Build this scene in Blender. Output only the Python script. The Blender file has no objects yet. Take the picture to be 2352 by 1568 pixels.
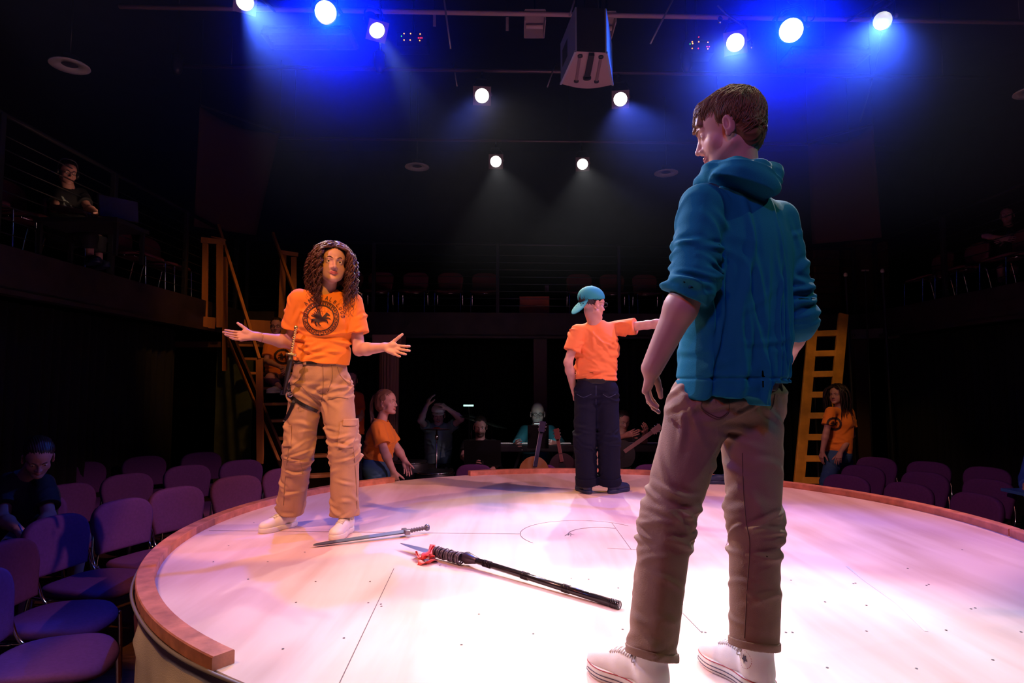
import bpy, bmesh, math, random
import numpy as np
from mathutils import Vector, Matrix

S = bpy.context.scene
COL = S.collection
random.seed(7)
R = math.radians

# ------------------------------------------------------------------ camera
F = 1450.0                    # focal length in pixels of the 2352 px wide frame
ZC = 1.60                     # camera height above the house floor
ZS = 0.72                     # top of the round stage
PITCH = math.atan((885 - 784) / F)
cam_d = bpy.data.cameras.new('camera')
cam_d.sensor_width = 36.0
cam_d.lens = 36.0 * F / 2352
cam = bpy.data.objects.new('camera', cam_d)
COL.objects.link(cam)
cam.location = (0, 0, ZC)
cam.rotation_euler = (R(90) + PITCH, 0, 0)
cam_d.clip_start = 0.05
S.camera = cam

def ray(px, py):
    X, Y = px - 1176, 784 - py
    c, s = math.cos(PITCH), math.sin(PITCH)
    return Vector((X, F * c - Y * s, F * s + Y * c))
def W(px, py, Y):             # a point seen at a pixel, at the world depth Y
    d = ray(px, py)
    return d * (Y / d.y) + Vector((0, 0, ZC))
def Z(px, py, z):             # a point seen at a pixel, at the world height z
    d = ray(px, py)
    return d * ((z - ZC) / d.z) + Vector((0, 0, ZC))

# ------------------------------------------------------------------ world and exposure
w = bpy.data.worlds.new('world')
S.world = w
w.use_nodes = True
w.node_tree.nodes['Background'].inputs[0].default_value = (0.10, 0.10, 0.25, 1)
w.node_tree.nodes['Background'].inputs[1].default_value = 0.0
S.view_settings.view_transform = 'Standard'
S.view_settings.look = 'None'
S.view_settings.exposure = 0.0
S.view_settings.gamma = 1.0
S.cycles.max_bounces = 5
S.cycles.diffuse_bounces = 3
S.cycles.glossy_bounces = 2
S.cycles.volume_bounces = 0
S.cycles.sample_clamp_indirect = 4.0
S.cycles.use_denoising = True
S.cycles.use_adaptive_sampling = True
S.cycles.adaptive_threshold = 0.03
S.cycles.volume_step_rate = 2.0

# ------------------------------------------------------------------ theatre lamps
# the visible lanterns: pixel of the lens, height, lens diameter in metres, colour, power, aim point, cone, haze glow
LANTERNS = [
    (563, 4, 5.0, 0.150, (1.0, 0.84, 0.74), 900, (0.45, 2.05, ZS + 0.5), 26),
    (748, 28, 5.0, 0.190, (0.02, 0.10, 1.0), 640, (0.3, 1.9, ZS + 0.9), 80),
    (866, 70, 5.0, 0.150, (1.0, 0.50, 0.12), 420, (1.0, 4.6, ZS), 24),
    (1107, 220, 5.0, 0.165, (1.0, 0.80, 0.70), 430, (0.2, 2.7, ZS + 0.4), 36),
    (1425, 228, 5.0, 0.160, (1.0, 0.84, 0.84), 360, (1.0, 2.8, ZS), 36),
    (1139, 371, 5.0, 0.170, (1.0, 0.90, 0.84), 560, (0.3, 3.4, ZS), 24),
    (1338, 377, 5.0, 0.165, (1.0, 0.90, 0.84), 640, (0.7, 3.0, ZS), 24),
    (1689, 98, 5.0, 0.170, (1.0, 0.78, 0.66), 520, (0.4, 2.5, ZS + 0.9), 36),
    (1817, 70, 5.0, 0.215, (0.02, 0.10, 1.0), 700, (0.2, 2.0, ZS + 0.9), 84),
    (2027, 48, 5.0, 0.160, (0.90, 0.92, 1.0), 760, (1.0, 2.2, ZS + 0.8), 30),
]
def spot(name, loc, aim, color, power, cone, size=0.06, blend=0.35):
    L = bpy.data.lights.new(name, 'SPOT')
    L.color = color; L.energy = power; L.spot_size = R(cone); L.spot_blend = blend
    L.shadow_soft_size = size
    o = bpy.data.objects.new(name, L)
    COL.objects.link(o)
    o.location = loc
    o.rotation_euler = (Vector(aim) - Vector(loc)).to_track_quat('-Z', 'Y').to_euler()
    return o
# lamps of the same rig that hang beside and behind the camera, outside the frame; the last two are added fills
spot('front_pink_lamp', (-3.0, 1.2, 5.0), (0.5, 4.3, ZS), (1.0, 0.42, 0.48), 540, 46, 0.05)
spot('front_amber_lamp', (-0.4, 1.3, 5.0), (-1.22, 3.85, ZS + 0.9), (1.0, 0.42, 0.05), 520, 26, 0.05, 0.15)
spot('side_rose_lamp', (4.6, 3.4, 5.0), (0.9, 4.7, ZS), (1.0, 0.46, 0.50), 860, 50, 0.05)
spot('side_lilac_lamp', (3.2, 0.8, 5.0), (0.5, 4.4, ZS + 0.2), (0.85, 0.50, 1.0), 340, 34, 0.05)
spot('amber_wash_lamp', (-2.4, 1.4, 5.0), (-0.6, 2.9, ZS), (1.0, 0.46, 0.10), 330, 36, 0.05, 0.2)
spot('back_red_lamp', (-1.6, -1.8, 4.6), (0.7, 2.0, ZS + 1.0), (1.0, 0.18, 0.10), 190, 24, 0.3, 0.8)
spot('back_mint_lamp', (4.2, 1.4, 5.0), (0.9, 1.95, ZS + 1.2), (0.62, 1.0, 0.70), 120, 20, 0.04, 0.5)
spot('back_blue_lamp', (-0.4, -1.9, 4.9), (0.7, 1.95, ZS + 1.2), (0.05, 0.22, 1.0), 200, 20, 0.2, 0.8)
spot('house_violet_lamp', (-1.6, 0.0, 5.3), (-3.0, 3.4, 0.5), (0.18, 0.05, 0.90), 60, 60, 0.3, 0.9)
spot('house_rose_lamp', (-0.8, -0.6, 5.3), (-1.9, 1.9, 0.35), (1.0, 0.66, 0.52), 700, 24, 0.3, 0.9)
spot('house_mauve_lamp', (3.6, 2.8, 5.3), (3.9, 5.8, 0.5), (0.22, 0.04, 0.70), 24, 60, 0.3, 0.8)
spot('left_lavender_lamp', (-3.4, 2.9, 4.6), (0.50, 1.93, ZS + 0.75), (0.62, 0.58, 1.0), 420, 24, 0.05, 0.4)
spot('top_warm_lamp', (0.9, 2.9, 5.2), (0.70, 1.95, ZS + 1.4), (1.0, 0.78, 0.55), 170, 22, 0.05, 0.5)
spot('stairs_amber_fill', (-1.6, 5.4, 5.0), (-3.4, 8.2, 2.5), (1.0, 0.42, 0.10), 150, 38, 0.1, 0.6)  # unseen fill, added to lift the dim stairs
spot('ladder_amber_fill', (2.6, 5.2, 5.0), (4.3, 8.3, 1.3), (1.0, 0.55, 0.20), 130, 30, 0.1, 0.6)  # unseen fill, added to make the ladder brighter
# ------------------------------------------------------------------ helpers
def lin(c):
    return tuple(x / 12.92 if x <= 0.04045 else ((x + 0.055) / 1.055) ** 2.4 for x in c)
MATS = {}
def mat(name, color, rough=0.6, metal=0.0, bump=0.0, bscale=60, vary=0.0, vscale=8, spec=0.5, sheen=0.0, vcol=False, stretch=None, emit=None, es=1.0, coat=0.0, sss=0.0):
    if name in MATS: return MATS[name]
    m = bpy.data.materials.new(name); m.use_nodes = True
    nt = m.node_tree; N = nt.nodes; Lk = nt.links
    b = N['Principled BSDF']
    b.inputs['Base Color'].default_value = (*color, 1)
    b.inputs['Roughness'].default_value = rough
    b.inputs['Metallic'].default_value = metal
    b.inputs['Specular IOR Level'].default_value = spec
    b.inputs['Sheen Weight'].default_value = sheen
    b.inputs['Coat Weight'].default_value = coat
    if sss:
        b.inputs['Subsurface Weight'].default_value = sss
        b.inputs['Subsurface Radius'].default_value = (0.9, 0.3, 0.15)
        b.inputs['Subsurface Scale'].default_value = 0.012
    tc = N.new('ShaderNodeTexCoord'); vec = tc.outputs['Object']
    if stretch:
        mp = N.new('ShaderNodeMapping'); mp.inputs['Scale'].default_value = stretch
        Lk.new(vec, mp.inputs['Vector']); vec = mp.outputs['Vector']
    src = None
    if vcol:
        a = N.new('ShaderNodeVertexColor'); a.layer_name = 'Col'; src = a.outputs['Color']
    if vary:
        n = N.new('ShaderNodeTexNoise'); n.inputs['Scale'].default_value = vscale
        n.inputs['Detail'].default_value = 5
        Lk.new(vec, n.inputs['Vector'])
        mr = N.new('ShaderNodeMapRange'); mr.inputs['From Min'].default_value = 0.3; mr.inputs['From Max'].default_value = 0.7
        mr.inputs['To Min'].default_value = 1 - vary; mr.inputs['To Max'].default_value = 1 + vary * 0.5
        Lk.new(n.outputs['Fac'], mr.inputs['Value'])
        mx = N.new('ShaderNodeVectorMath'); mx.operation = 'SCALE'
        if src: Lk.new(src, mx.inputs[0])
        else: mx.inputs[0].default_value = color
        Lk.new(mr.outputs['Result'], mx.inputs['Scale']); src = mx.outputs['Vector']
    if src: Lk.new(src, b.inputs['Base Color'])
    if bump:
        n = N.new('ShaderNodeTexNoise'); n.inputs['Scale'].default_value = bscale; n.inputs['Detail'].default_value = 4
        Lk.new(vec, n.inputs['Vector'])
        bp = N.new('ShaderNodeBump'); bp.inputs['Strength'].default_value = bump; bp.inputs['Distance'].default_value = 0.01
        Lk.new(n.outputs['Fac'], bp.inputs['Height']); Lk.new(bp.outputs['Normal'], b.inputs['Normal'])
    if emit:
        b.inputs['Emission Color'].default_value = (*emit, 1); b.inputs['Emission Strength'].default_value = es
    MATS[name] = m
    return m

def tag(o, label, cat, group=None, kind=None):
    if label: o['label'] = label
    if cat: o['category'] = cat
    if group: o['group'] = group
    if kind: o['kind'] = kind
    return o
def root(name, loc, label, cat, group=None, rz=0.0, kind=None):
    o = bpy.data.objects.new(name, None); COL.objects.link(o)
    o.location = loc; o.rotation_euler = (0, 0, rz); o.empty_display_size = 0.1
    return tag(o, label, cat, group, kind)
def link(name, me, m, parent=None, world=True):
    """link a mesh whose vertices are world coordinates (world=True) or the parent's own"""
    o = bpy.data.objects.new(name, me); COL.objects.link(o)
    for x in (m if isinstance(m, (list, tuple)) else [m]): me.materials.append(x)
    if parent is not None:
        o.parent = parent
        if world:
            o.matrix_parent_inverse = mw(parent).inverted()
    return o
def mw(o):
    M = Matrix.LocRotScale(o.location, o.rotation_euler, o.scale)
    if o.parent: M = mw(o.parent) @ o.matrix_parent_inverse @ M
    return M
class MB:
    """collects shapes into one mesh"""
    def __init__(s): s.v = []; s.f = []; s.mi = []; s.m = 0
    def add(s, vs, fs):
        b = len(s.v); s.v += [tuple(v) for v in vs]; s.f += [tuple(i + b for i in f) for f in fs]; s.mi += [s.m] * len(fs)
        return s
    def box(s, c, d, rot=None, bev=0.0):
        hx, hy, hz = d[0] / 2, d[1] / 2, d[2] / 2
        Rm = rot if rot is not None else Matrix.Identity(3)
        c = Vector(c)
        if bev <= 0:
            P = [(x, y, z) for x in (-hx, hx) for y in (-hy, hy) for z in (-hz, hz)]
            Fs = [(0, 1, 3, 2), (4, 6, 7, 5), (0, 4, 5, 1), (2, 3, 7, 6), (0, 2, 6, 4), (1, 5, 7, 3)]
            return s.add([c + Rm @ Vector(p) for p in P], Fs)
        bm = bmesh.new(); bmesh.ops.create_cube(bm, size=1)
        bmesh.ops.scale(bm, vec=d, verts=bm.verts)
        bmesh.ops.bevel(bm, geom=bm.edges[:], offset=min(bev, min(d) * 0.45), segments=2, affect='EDGES', profile=0.6)
        bm.verts.index_update()
        s.add([c + Rm @ v.co for v in bm.verts], [[v.index for v in f.verts] for f in bm.faces]); bm.free()
        return s
    def bar(s, a, b, wd, th, up=(0, 0, 1), bev=0.0):
        a, b = Vector(a), Vector(b); z = (b - a); L = z.length; z.normalize()
        x = Vector(up).cross(z)
        if x.length < 1e-5: x = Vector((1, 0, 0)).cross(z)
        x.normalize(); y = z.cross(x)
        Rm = Matrix((x, y, z)).transposed()
        return s.box((a + b) / 2, (wd, th, L), Rm, bev)
    def tube(s, pts, r, n=8, cap=True, closed=False):
        pts = [Vector(p) for p in pts]; k = len(pts)
        rs = r if isinstance(r, (list, tuple)) else [r] * k
        vs = []; nx = None
        for i, p in enumerate(pts):
            if closed: t = pts[(i + 1) % k] - pts[i - 1]
            else: t = pts[min(i + 1, k - 1)] - pts[max(i - 1, 0)]
            if t.length < 1e-9: t = Vector((0, 0, 1))
            t.normalize()
            if nx is None:
                nx = t.cross(Vector((0, 0, 1)))
                if nx.length < 1e-3: nx = t.cross(Vector((0, 1, 0)))
            nx = nx - t * nx.dot(t); nx.normalize(); ny = t.cross(nx)
            for j in range(n):
                a = 2 * math.pi * j / n
                vs.append(p + (nx * math.cos(a) + ny * math.sin(a)) * rs[i])
        fs = []
        for i in range(k if closed else k - 1):
            for j in range(n):
                a, b = i * n + j, i * n + (j + 1) % n
                c, d = ((i + 1) % k) * n + (j + 1) % n, ((i + 1) % k) * n + j
                fs.append((a, b, c, d))
        if cap and not closed:
            fs.append(tuple(range(n - 1, -1, -1))); fs.append(tuple(range((k - 1) * n, k * n)))
        return s.add(vs, fs)
    def lathe(s, prof, n=24, M=None):
        M = M or Matrix.Identity(4); vs = []; fs = []
        for (r, z) in prof:
            for j in range(n):
                a = 2 * math.pi * j / n; vs.append(M @ Vector((r * math.cos(a), r * math.sin(a), z)))
        for i in range(len(prof) - 1):
            for j in range(n):
                fs.append((i * n + j, i * n + (j + 1) % n, (i + 1) * n + (j + 1) % n, (i + 1) * n + j))
        if prof[0][0] > 1e-6: fs.append(tuple(range(n - 1, -1, -1)))
        if prof[-1][0] > 1e-6: fs.append(tuple(range((len(prof) - 1) * n, len(prof) * n)))
        return s.add(vs, fs)
    def ball(s, c, r, n=12, M3=None):
        if not hasattr(r, '__len__'): r = (r, r, r)
        pr = [(math.sin(math.pi * i / n), -math.cos(math.pi * i / n)) for i in range(n + 1)]
        T = Matrix.Translation(Vector(c)) @ ((M3 or Matrix.Identity(3)).to_4x4()) @ Matrix.Diagonal((*r, 1))
        pr[0] = (1e-4, -1); pr[-1] = (1e-4, 1)
        return s.lathe(pr, n * 2, T)
    def mesh(s, name, smooth=False):
        me = bpy.data.meshes.new(name); me.from_pydata(s.v, [], s.f)
        me.polygons.foreach_set('material_index', s.mi)
        if smooth: me.polygons.foreach_set('use_smooth', [True] * len(s.f))
        me.update(); return me
    def build(s, name, m, parent=None, smooth=False, world=True, autos=False):
        me = s.mesh(name, smooth)
        if autos: me.set_sharp_from_angle(angle=R(40))
        return link(name, me, m, parent, world)
def smooth_path(pts, n=6):
    pts = [Vector(p) for p in pts]; out = []
    for i in range(len(pts) - 1):
        p0, p1, p2, p3 = pts[max(i - 1, 0)], pts[i], pts[i + 1], pts[min(i + 2, len(pts) - 1)]
        for j in range(n):
            t = j / n; t2 = t * t; t3 = t2 * t
            out.append(0.5 * ((2 * p1) + (p2 - p0) * t + (2 * p0 - 5 * p1 + 4 * p2 - p3) * t2 + (3 * p1 - p0 - 3 * p2 + p3) * t3))
    out.append(pts[-1]); return out
def copy_tree(o, parent=None):
    c = o.copy(); COL.objects.link(c)
    if parent is not None: c.parent = parent
    for ch in [x for x in bpy.data.objects if x.parent == o]: copy_tree(ch, c)
    return c
# ------------------------------------------------------------------ materials of the room
M_black = mat('black_paint', (0.010, 0.010, 0.014), 0.75, vary=0.4, vscale=3)
M_floor = mat('dark_house_floor', (0.10, 0.045, 0.045), 0.42, vary=0.6, vscale=6, stretch=(1, 8, 1), bump=0.1, bscale=20)
M_steel = mat('dark_steel', (0.05, 0.05, 0.06), 0.4, metal=0.6)
M_cable = mat('steel_cable', (0.16, 0.16, 0.18), 0.35, metal=0.9)
M_chrome = mat('chrome', (0.75, 0.76, 0.8), 0.12, metal=1.0)
M_pine = mat('orange_pine', (0.62, 0.24, 0.055), 0.5, vary=0.35, vscale=5, stretch=(1, 1, 0.15), bump=0.05)
M_fascia = mat('fascia_paint', (0.045, 0.03, 0.035), 0.5, vary=0.4, vscale=4)
M_blk_metal = mat('black_metal', (0.015, 0.015, 0.018), 0.4, metal=0.3)
M_cloth_black = mat('black_drape', (0.008, 0.008, 0.010), 0.9)

def struct(mb, name, m, parent=None, smooth=False):
    o = mb.build(name, m, parent, smooth)
    if parent is None: o['kind'] = 'structure'
    return o
XL, XR, YB, YF, ZT = -7.6, 9.0, 13.2, -4.0, 6.6
struct(MB().box(((XL + XR) / 2, (YB + YF) / 2, -0.06), (XR - XL, YB - YF, 0.12)), 'floor', M_floor)
struct(MB().box(((XL + XR) / 2, (YB + YF) / 2, ZT + 0.1), (XR - XL, YB - YF, 0.2)), 'ceiling', M_black)
struct(MB().box((XL - 0.1, (YB + YF) / 2, ZT / 2), (0.2, YB - YF, ZT)), 'wall_left', M_black)
struct(MB().box((XR + 0.1, (YB + YF) / 2, ZT / 2), (0.2, YB - YF, ZT)), 'wall_right', M_black)
struct(MB().box(((XL + XR) / 2, YB + 0.1, ZT / 2), (XR - XL, 0.2, ZT)), 'wall_back', M_black)
struct(MB().box(((XL + XR) / 2, YF - 0.1, ZT / 2), (XR - XL, 0.2, ZT)), 'wall_front', M_black)

# galleries round the house: decks are part of the building, rails are things
YW = 0.054                                     # the back gallery runs very slightly away to the right
def bk(x, y): return y + YW * x
def deck(name, a, b, back, z1=2.75, z0=2.34):
    """deck along the front edge a-b, extending by the vector back"""
    a, b, back = Vector(a), Vector(b), Vector(back)
    mb = MB()
    P = [a, b, b + back, a + back]
    for (zz0, zz1) in ((z1 - 0.12, z1), ):
        vs = [Vector((p.x, p.y, zz0)) for p in P] + [Vector((p.x, p.y, zz1)) for p in P]
        mb.add(vs, [(3, 2, 1, 0), (4, 5, 6, 7), (0, 1, 5, 4), (1, 2, 6, 5), (2, 3, 7, 6), (3, 0, 4, 7)])
    o = struct(mb, name, M_black)
    n = back.normalized()
    fb = MB()
    fb.bar(a + Vector((0, 0, (z0 + z1) / 2)) - n * 0.02, b + Vector((0, 0, (z0 + z1) / 2)) - n * 0.02, z1 - z0, 0.05, up=n)
    fb.bar(a + Vector((0, 0, z0 + 0.02)) - n * 0.05, b + Vector((0, 0, z0 + 0.02)) - n * 0.05, 0.04, 0.12, up=n)
    fb.build('fascia_board', M_fascia, o)
    return o
deck('gallery_deck', (-4.2, bk(-4.2, 10.0), 0), (8.9, bk(8.9, 10.0), 0), (0, 2.5, 0))
deck('gallery_deck', (-4.2, -2.0, 0), (-4.2, 9.9, 0), (-3.3, 0, 0))
deck('gallery_deck', (5.7, 10.2, 0), (5.7, 0.5, 0), (3.2, 0, 0))

def railing(a, b, label, npost, top=3.86, z1=2.75, ncab=8, skip=()):
    a, b = Vector(a), Vector(b)
    r = root('gallery_railing', (*(a.xy), z1), label, 'railing')
    for i in range(npost):
        p = a.lerp(b, i / (npost - 1))
        MB().box((p.x, p.y, (z1 + top) / 2), (0.055, 0.055, top - z1), bev=0.006).build('post', M_steel, r)
    d = (b - a).normalized()
    MB().tube([(a.x, a.y, top), (b.x, b.y, top)], 0.024, 8).build('top_rail', M_steel, r, True)
    for k in range(ncab):
        z = z1 + 0.12 + k * (top - z1 - 0.18) / ncab
        MB().tube([(a.x, a.y, z), (b.x, b.y, z)], 0.0055, 5).build('cable', M_cable, r, True)
    return r
railing((-4.15, bk(-4.15, 10.03), 0), (5.65, bk(5.65, 10.03), 0), 'dark cable railing along the front of the back gallery', 6)
railing((-4.24, 0.6, 0), (-4.24, 9.6, 0), 'dark cable railing along the gallery where the headset operator sits', 7)
railing((5.76, 9.9, 0), (5.76, 2.0, 0), 'dark cable railing along the gallery behind the yellow ladder', 6)

# supports under the galleries
for (x, y) in ((0.45, 10.1), (-4.1, 9.6), (5.6, 9.9)):
    struct(MB().box((x, bk(x, y), 1.17), (0.22, 0.22, 2.34), bev=0.01), 'pillar', mat('pillar_paint', (0.09, 0.05, 0.06), 0.5))

# black drapes below the galleries
def drape(a, b, z0, z1, label, m=M_cloth_black, fold=0.14, amp=0.035, name='stage_drape', cat='curtain', group=None):
    a, b = Vector(a), Vector(b); L = (b - a).length; d = (b - a).normalized(); n = Vector((-d.y, d.x, 0))
    k = int(L / (fold / 8)); mb = MB(); vs = []
    for i in range(k + 1):
        t = i / k * L
        off = amp * math.sin(2 * math.pi * t / fold + 1.3 * math.sin(t * 2.1)) + amp * 0.5 * math.sin(t * 11.3)
        for z in (z0, z1): vs.append(a + d * t + n * (off * (1.0 if z == z0 else 0.75)) + Vector((0, 0, z)))
    for i in range(k + 1):
        vs.append(vs[2 * i] - n * 0.006); vs.append(vs[2 * i + 1] - n * 0.006)
    o = 2 * (k + 1); fs = []
    for i in range(k):
        fs.append((2 * i, 2 * i + 2, 2 * i + 3, 2 * i + 1)); fs.append((o + 2 * i, o + 2 * i + 1, o + 2 * i + 3, o + 2 * i + 2))
        fs.append((2 * i, o + 2 * i, o + 2 * i + 2, 2 * i + 2)); fs.append((2 * i + 1, 2 * i + 3, o + 2 * i + 3, o + 2 * i + 1))
    mb.add(vs, fs)
    return tag(mb.build(name, m, None, True), label, cat, group)
drape((1.4, 10.4, 0), (5.4, 10.5, 0), 0.02, 2.33, 'black curtain hanging under the gallery behind the yellow ladder')
drape((5.9, 10.0, 0), (5.9, 3.6, 0), 0.02, 2.33, 'black curtain hanging under the gallery along the right side of the house')
drape((-4.4, 3.2, 0), (-4.4, 8.2, 0), 0.02, 2.33, 'black curtain hanging below the gallery behind the seated man writing')
drape((-3.9, 11.2, 0), (1.2, 11.4, 0), 0.02, 2.33, 'black curtain hanging behind the band under the back gallery')

# ------------------------------------------------------------------ the round stage
CX, CY, RI, RO = 0.52, 4.02, 2.40, 2.46
def ang(px, py):
    p = Z(px, py, ZS); return math.atan2(p.y - CY, p.x - CX)
def ply_mat():
    m = bpy.data.materials.new('pale_plywood'); m.use_nodes = True
    nt = m.node_tree; N = nt.nodes; Lk = nt.links; b = N['Principled BSDF']
    tc = N.new('ShaderNodeTexCoord')
    mp = N.new('ShaderNodeMapping'); mp.inputs['Scale'].default_value = (3.0, 0.35, 1); mp.inputs['Rotation'].default_value = (0, 0, R(28))
    Lk.new(tc.outputs['Object'], mp.inputs['Vector'])
    n1 = N.new('ShaderNodeTexNoise'); n1.inputs['Scale'].default_value = 2.2; n1.inputs['Detail'].default_value = 6; n1.inputs['Distortion'].default_value = 0.4
    Lk.new(mp.outputs['Vector'], n1.inputs['Vector'])
    n2 = N.new('ShaderNodeTexNoise'); n2.inputs['Scale'].default_value = 1.1; n2.inputs['Detail'].default_value = 3
    Lk.new(tc.outputs['Object'], n2.inputs['Vector'])
    ad = N.new('ShaderNodeMath'); ad.operation = 'ADD'; Lk.new(n1.outputs['Fac'], ad.inputs[0]); Lk.new(n2.outputs['Fac'], ad.inputs[1])
    cr = N.new('ShaderNodeValToRGB'); Lk.new(ad.outputs[0], cr.inputs[0])
    cr.color_ramp.elements[0].position = 0.75; cr.color_ramp.elements[0].color = (0.62, 0.42, 0.37, 1)
    cr.color_ramp.elements[1].position = 1.2; cr.color_ramp.elements[1].color = (0.80, 0.62, 0.58, 1)
    ms = N.new('ShaderNodeMath'); ms.operation = 'MULTIPLY'; ms.inputs[1].default_value = 0.5
    Lk.new(ad.outputs[0], ms.inputs[0]); Lk.new(ms.outputs[0], cr.inputs[0])
    cr.color_ramp.elements[0].position = 0.38; cr.color_ramp.elements[1].position = 0.60
    Lk.new(cr.outputs['Color'], b.inputs['Base Color'])
    b.inputs['Roughness'].default_value = 0.42
    b.inputs['Specular IOR Level'].default_value = 0.35
    return m
M_ply = ply_mat()
M_pencil = mat('pencil_line', (0.12, 0.08, 0.09), 0.8)
M_screw = mat('screw_head', (0.06, 0.04, 0.05), 0.5)
M_curb = mat('curb_wood', (0.60, 0.22, 0.14), 0.5, vary=0.35, vscale=14, bump=0.1)
M_canvas = mat('beige_canvas', (0.62, 0.50, 0.42), 0.85, bump=0.2, bscale=300)
M_maroon = mat('maroon_cloth', (0.14, 0.018, 0.018), 0.8, bump=0.15, bscale=200)

stage = root('round_stage', (CX, CY, 0), 'large round pale plywood stage the performers stand on', 'stage')
dk = MB()
NS = 200
top = [(CX + RO * math.cos(2 * math.pi * i / NS), CY + RO * math.sin(2 * math.pi * i / NS)) for i in range(NS)]
vs = [(x, y, ZS) for x, y in top] + [(x, y, ZS - 0.03) for x, y in top]
dk.add(vs, [tuple(range(NS)), tuple(range(2 * NS - 1, NS - 1, -1))] + [(i, i + NS, (i + 1) % NS + NS, (i + 1) % NS) for i in range(NS)])
dk.build('deck', M_ply, stage)
# screw heads and seams of the plywood
sc = MB(); rnd = random.Random(3)
SCR = [(650, 1490), (850, 1335), (875, 1387), (876, 1392), (846, 1384), (1010, 1298), (1352, 1330), (1312, 1328), (1420, 1350), (1567, 1388), (1430, 1445),
       (1620, 1452), (1612, 1451), (1990, 1390), (2133, 1342), (2128, 1344), (1895, 1382), (1990, 1449), (1965, 1339), (1960, 1340), (1820, 1452), (1805, 1452),
       (1900, 1533), (2105, 1535), (2173, 1447), (2280, 1515), (2240, 1396), (2230, 1398), (1817, 1332), (1700, 1365), (490, 1290), (615, 1290), (570, 1330),
       (680, 1383), (725, 1335), (525, 1253), (583, 1200), (790, 1465), (700, 1268), (1100, 1410), (1225, 1455), (1060, 1480), (2345, 1451), (2085, 1305), (2210, 1262), (630, 1180), (1010, 1135)]
for (x, y) in SCR:
    p = Z(x, y, ZS)
    if (p.xy - Vector((CX, CY))).length > RI - 0.03: continue
    r = 0.0045
    sc.add([(p.x + r * math.cos(a * math.pi / 4), p.y + r * math.sin(a * math.pi / 4), ZS + 0.0012) for a in range(8)], [tuple(range(8))])
sc.build('screw_heads', M_screw, stage)['kind'] = 'stuff'
def strip(mb, pts, wd, z=ZS + 0.0010):
    pts = [Vector((p[0], p[1])) for p in pts]
    for a, b in zip(pts[:-1], pts[1:]):
        d = (b - a); 
        if d.length < 1e-6: continue
        n = Vector((-d.y, d.x)).normalized() * wd / 2
        mb.add([(*(a + n), z), (*(a - n), z), (*(b - n), z), (*(b + n), z)], [(0, 1, 2, 3)])
def gpts(l): return [Z(x, y, ZS) for x, y in l]
def mark(name, pts, wd, m=M_pencil):
    mb = MB(); strip(mb, pts, wd); return mb.build(name, m, stage)
for pts, wd in (([(480, 1218), (1195, 1226)], 0.005), ([(905, 1305), (850, 1420), (780, 1568)], 0.003), ([(1568, 1408), (1612, 1453)], 0.0025), ([(1405, 1200), (1450, 1262)], 0.003)):
    mark('plywood_seam', gpts(pts), wd)
c0 = Z(1340, 1226, ZS); rr = abs(Z(1195, 1226, ZS).x - c0.x)
mark('pencil_arc', [(c0.x + rr * math.cos(a), c0.y + rr * math.sin(a)) for a in np.linspace(R(35), R(215), 60)], 0.004)
c1 = Z(1385, 1229, ZS); r1 = abs(Z(1305, 1229, ZS).x - c1.x)
mark('pencil_arc', [(c1.x + r1 * math.cos(a), c1.y + r1 * math.sin(a)) for a in np.linspace(R(60), R(182), 30)], 0.006)
mark('pencil_line', gpts([(1395, 1259), (1465, 1262)]), 0.003)
pm = []
for q in range(10): pm.append(Z(1297 + rnd.random() * 22, 1224 + rnd.random() * 8, ZS))
mark('pencil_scribble', pm, 0.0025)
mark('pencil_arc', gpts([(1672, 1235), (1670, 1248), (1665, 1258)]), 0.003)
mark('scuff_line', gpts([(1945, 1300), (1985, 1332), (2060, 1385), (2128, 1450)]), 0.012, mat('scuff', (0.50, 0.52, 0.62), 0.6))

def curb(a0, a1, label_part):
    n = max(4, int(abs(a1 - a0) * 40)); mb = MB(); vs = []
    for i in range(n + 1):
        a = a0 + (a1 - a0) * i / n
        for (r, z) in ((RI, ZS), (RI, ZS + 0.040), (RI + 0.004, ZS + 0.044), (RO + 0.010, ZS + 0.044), (RO + 0.014, ZS + 0.040), (RO + 0.014, ZS), ):
            vs.append((CX + r * math.cos(a), CY + r * math.sin(a), z))
    fs = []; k = 6
    for i in range(n):
        for j in range(k): fs.append((i * k + j, i * k + (j + 1) % k, (i + 1) * k + (j + 1) % k, (i + 1) * k + j))
    fs.append(tuple(range(k - 1, -1, -1))); fs.append(tuple(range(n * k, (n + 1) * k)))
    mb.add(vs, fs); return mb.build('curb', M_curb, stage)
aA0 = ang(519, 1530) ; aA0 = aA0 + 2 * math.pi if aA0 < 0 else aA0
aA1 = ang(900, 1106)
curb(aA1, aA0, ''); curb(ang(2352, 1232) + 0.0, ang(1079, 1092), ''); curb(ang(2352, 1232) - 0.9, ang(2352, 1232) - 0.004, '')
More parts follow.
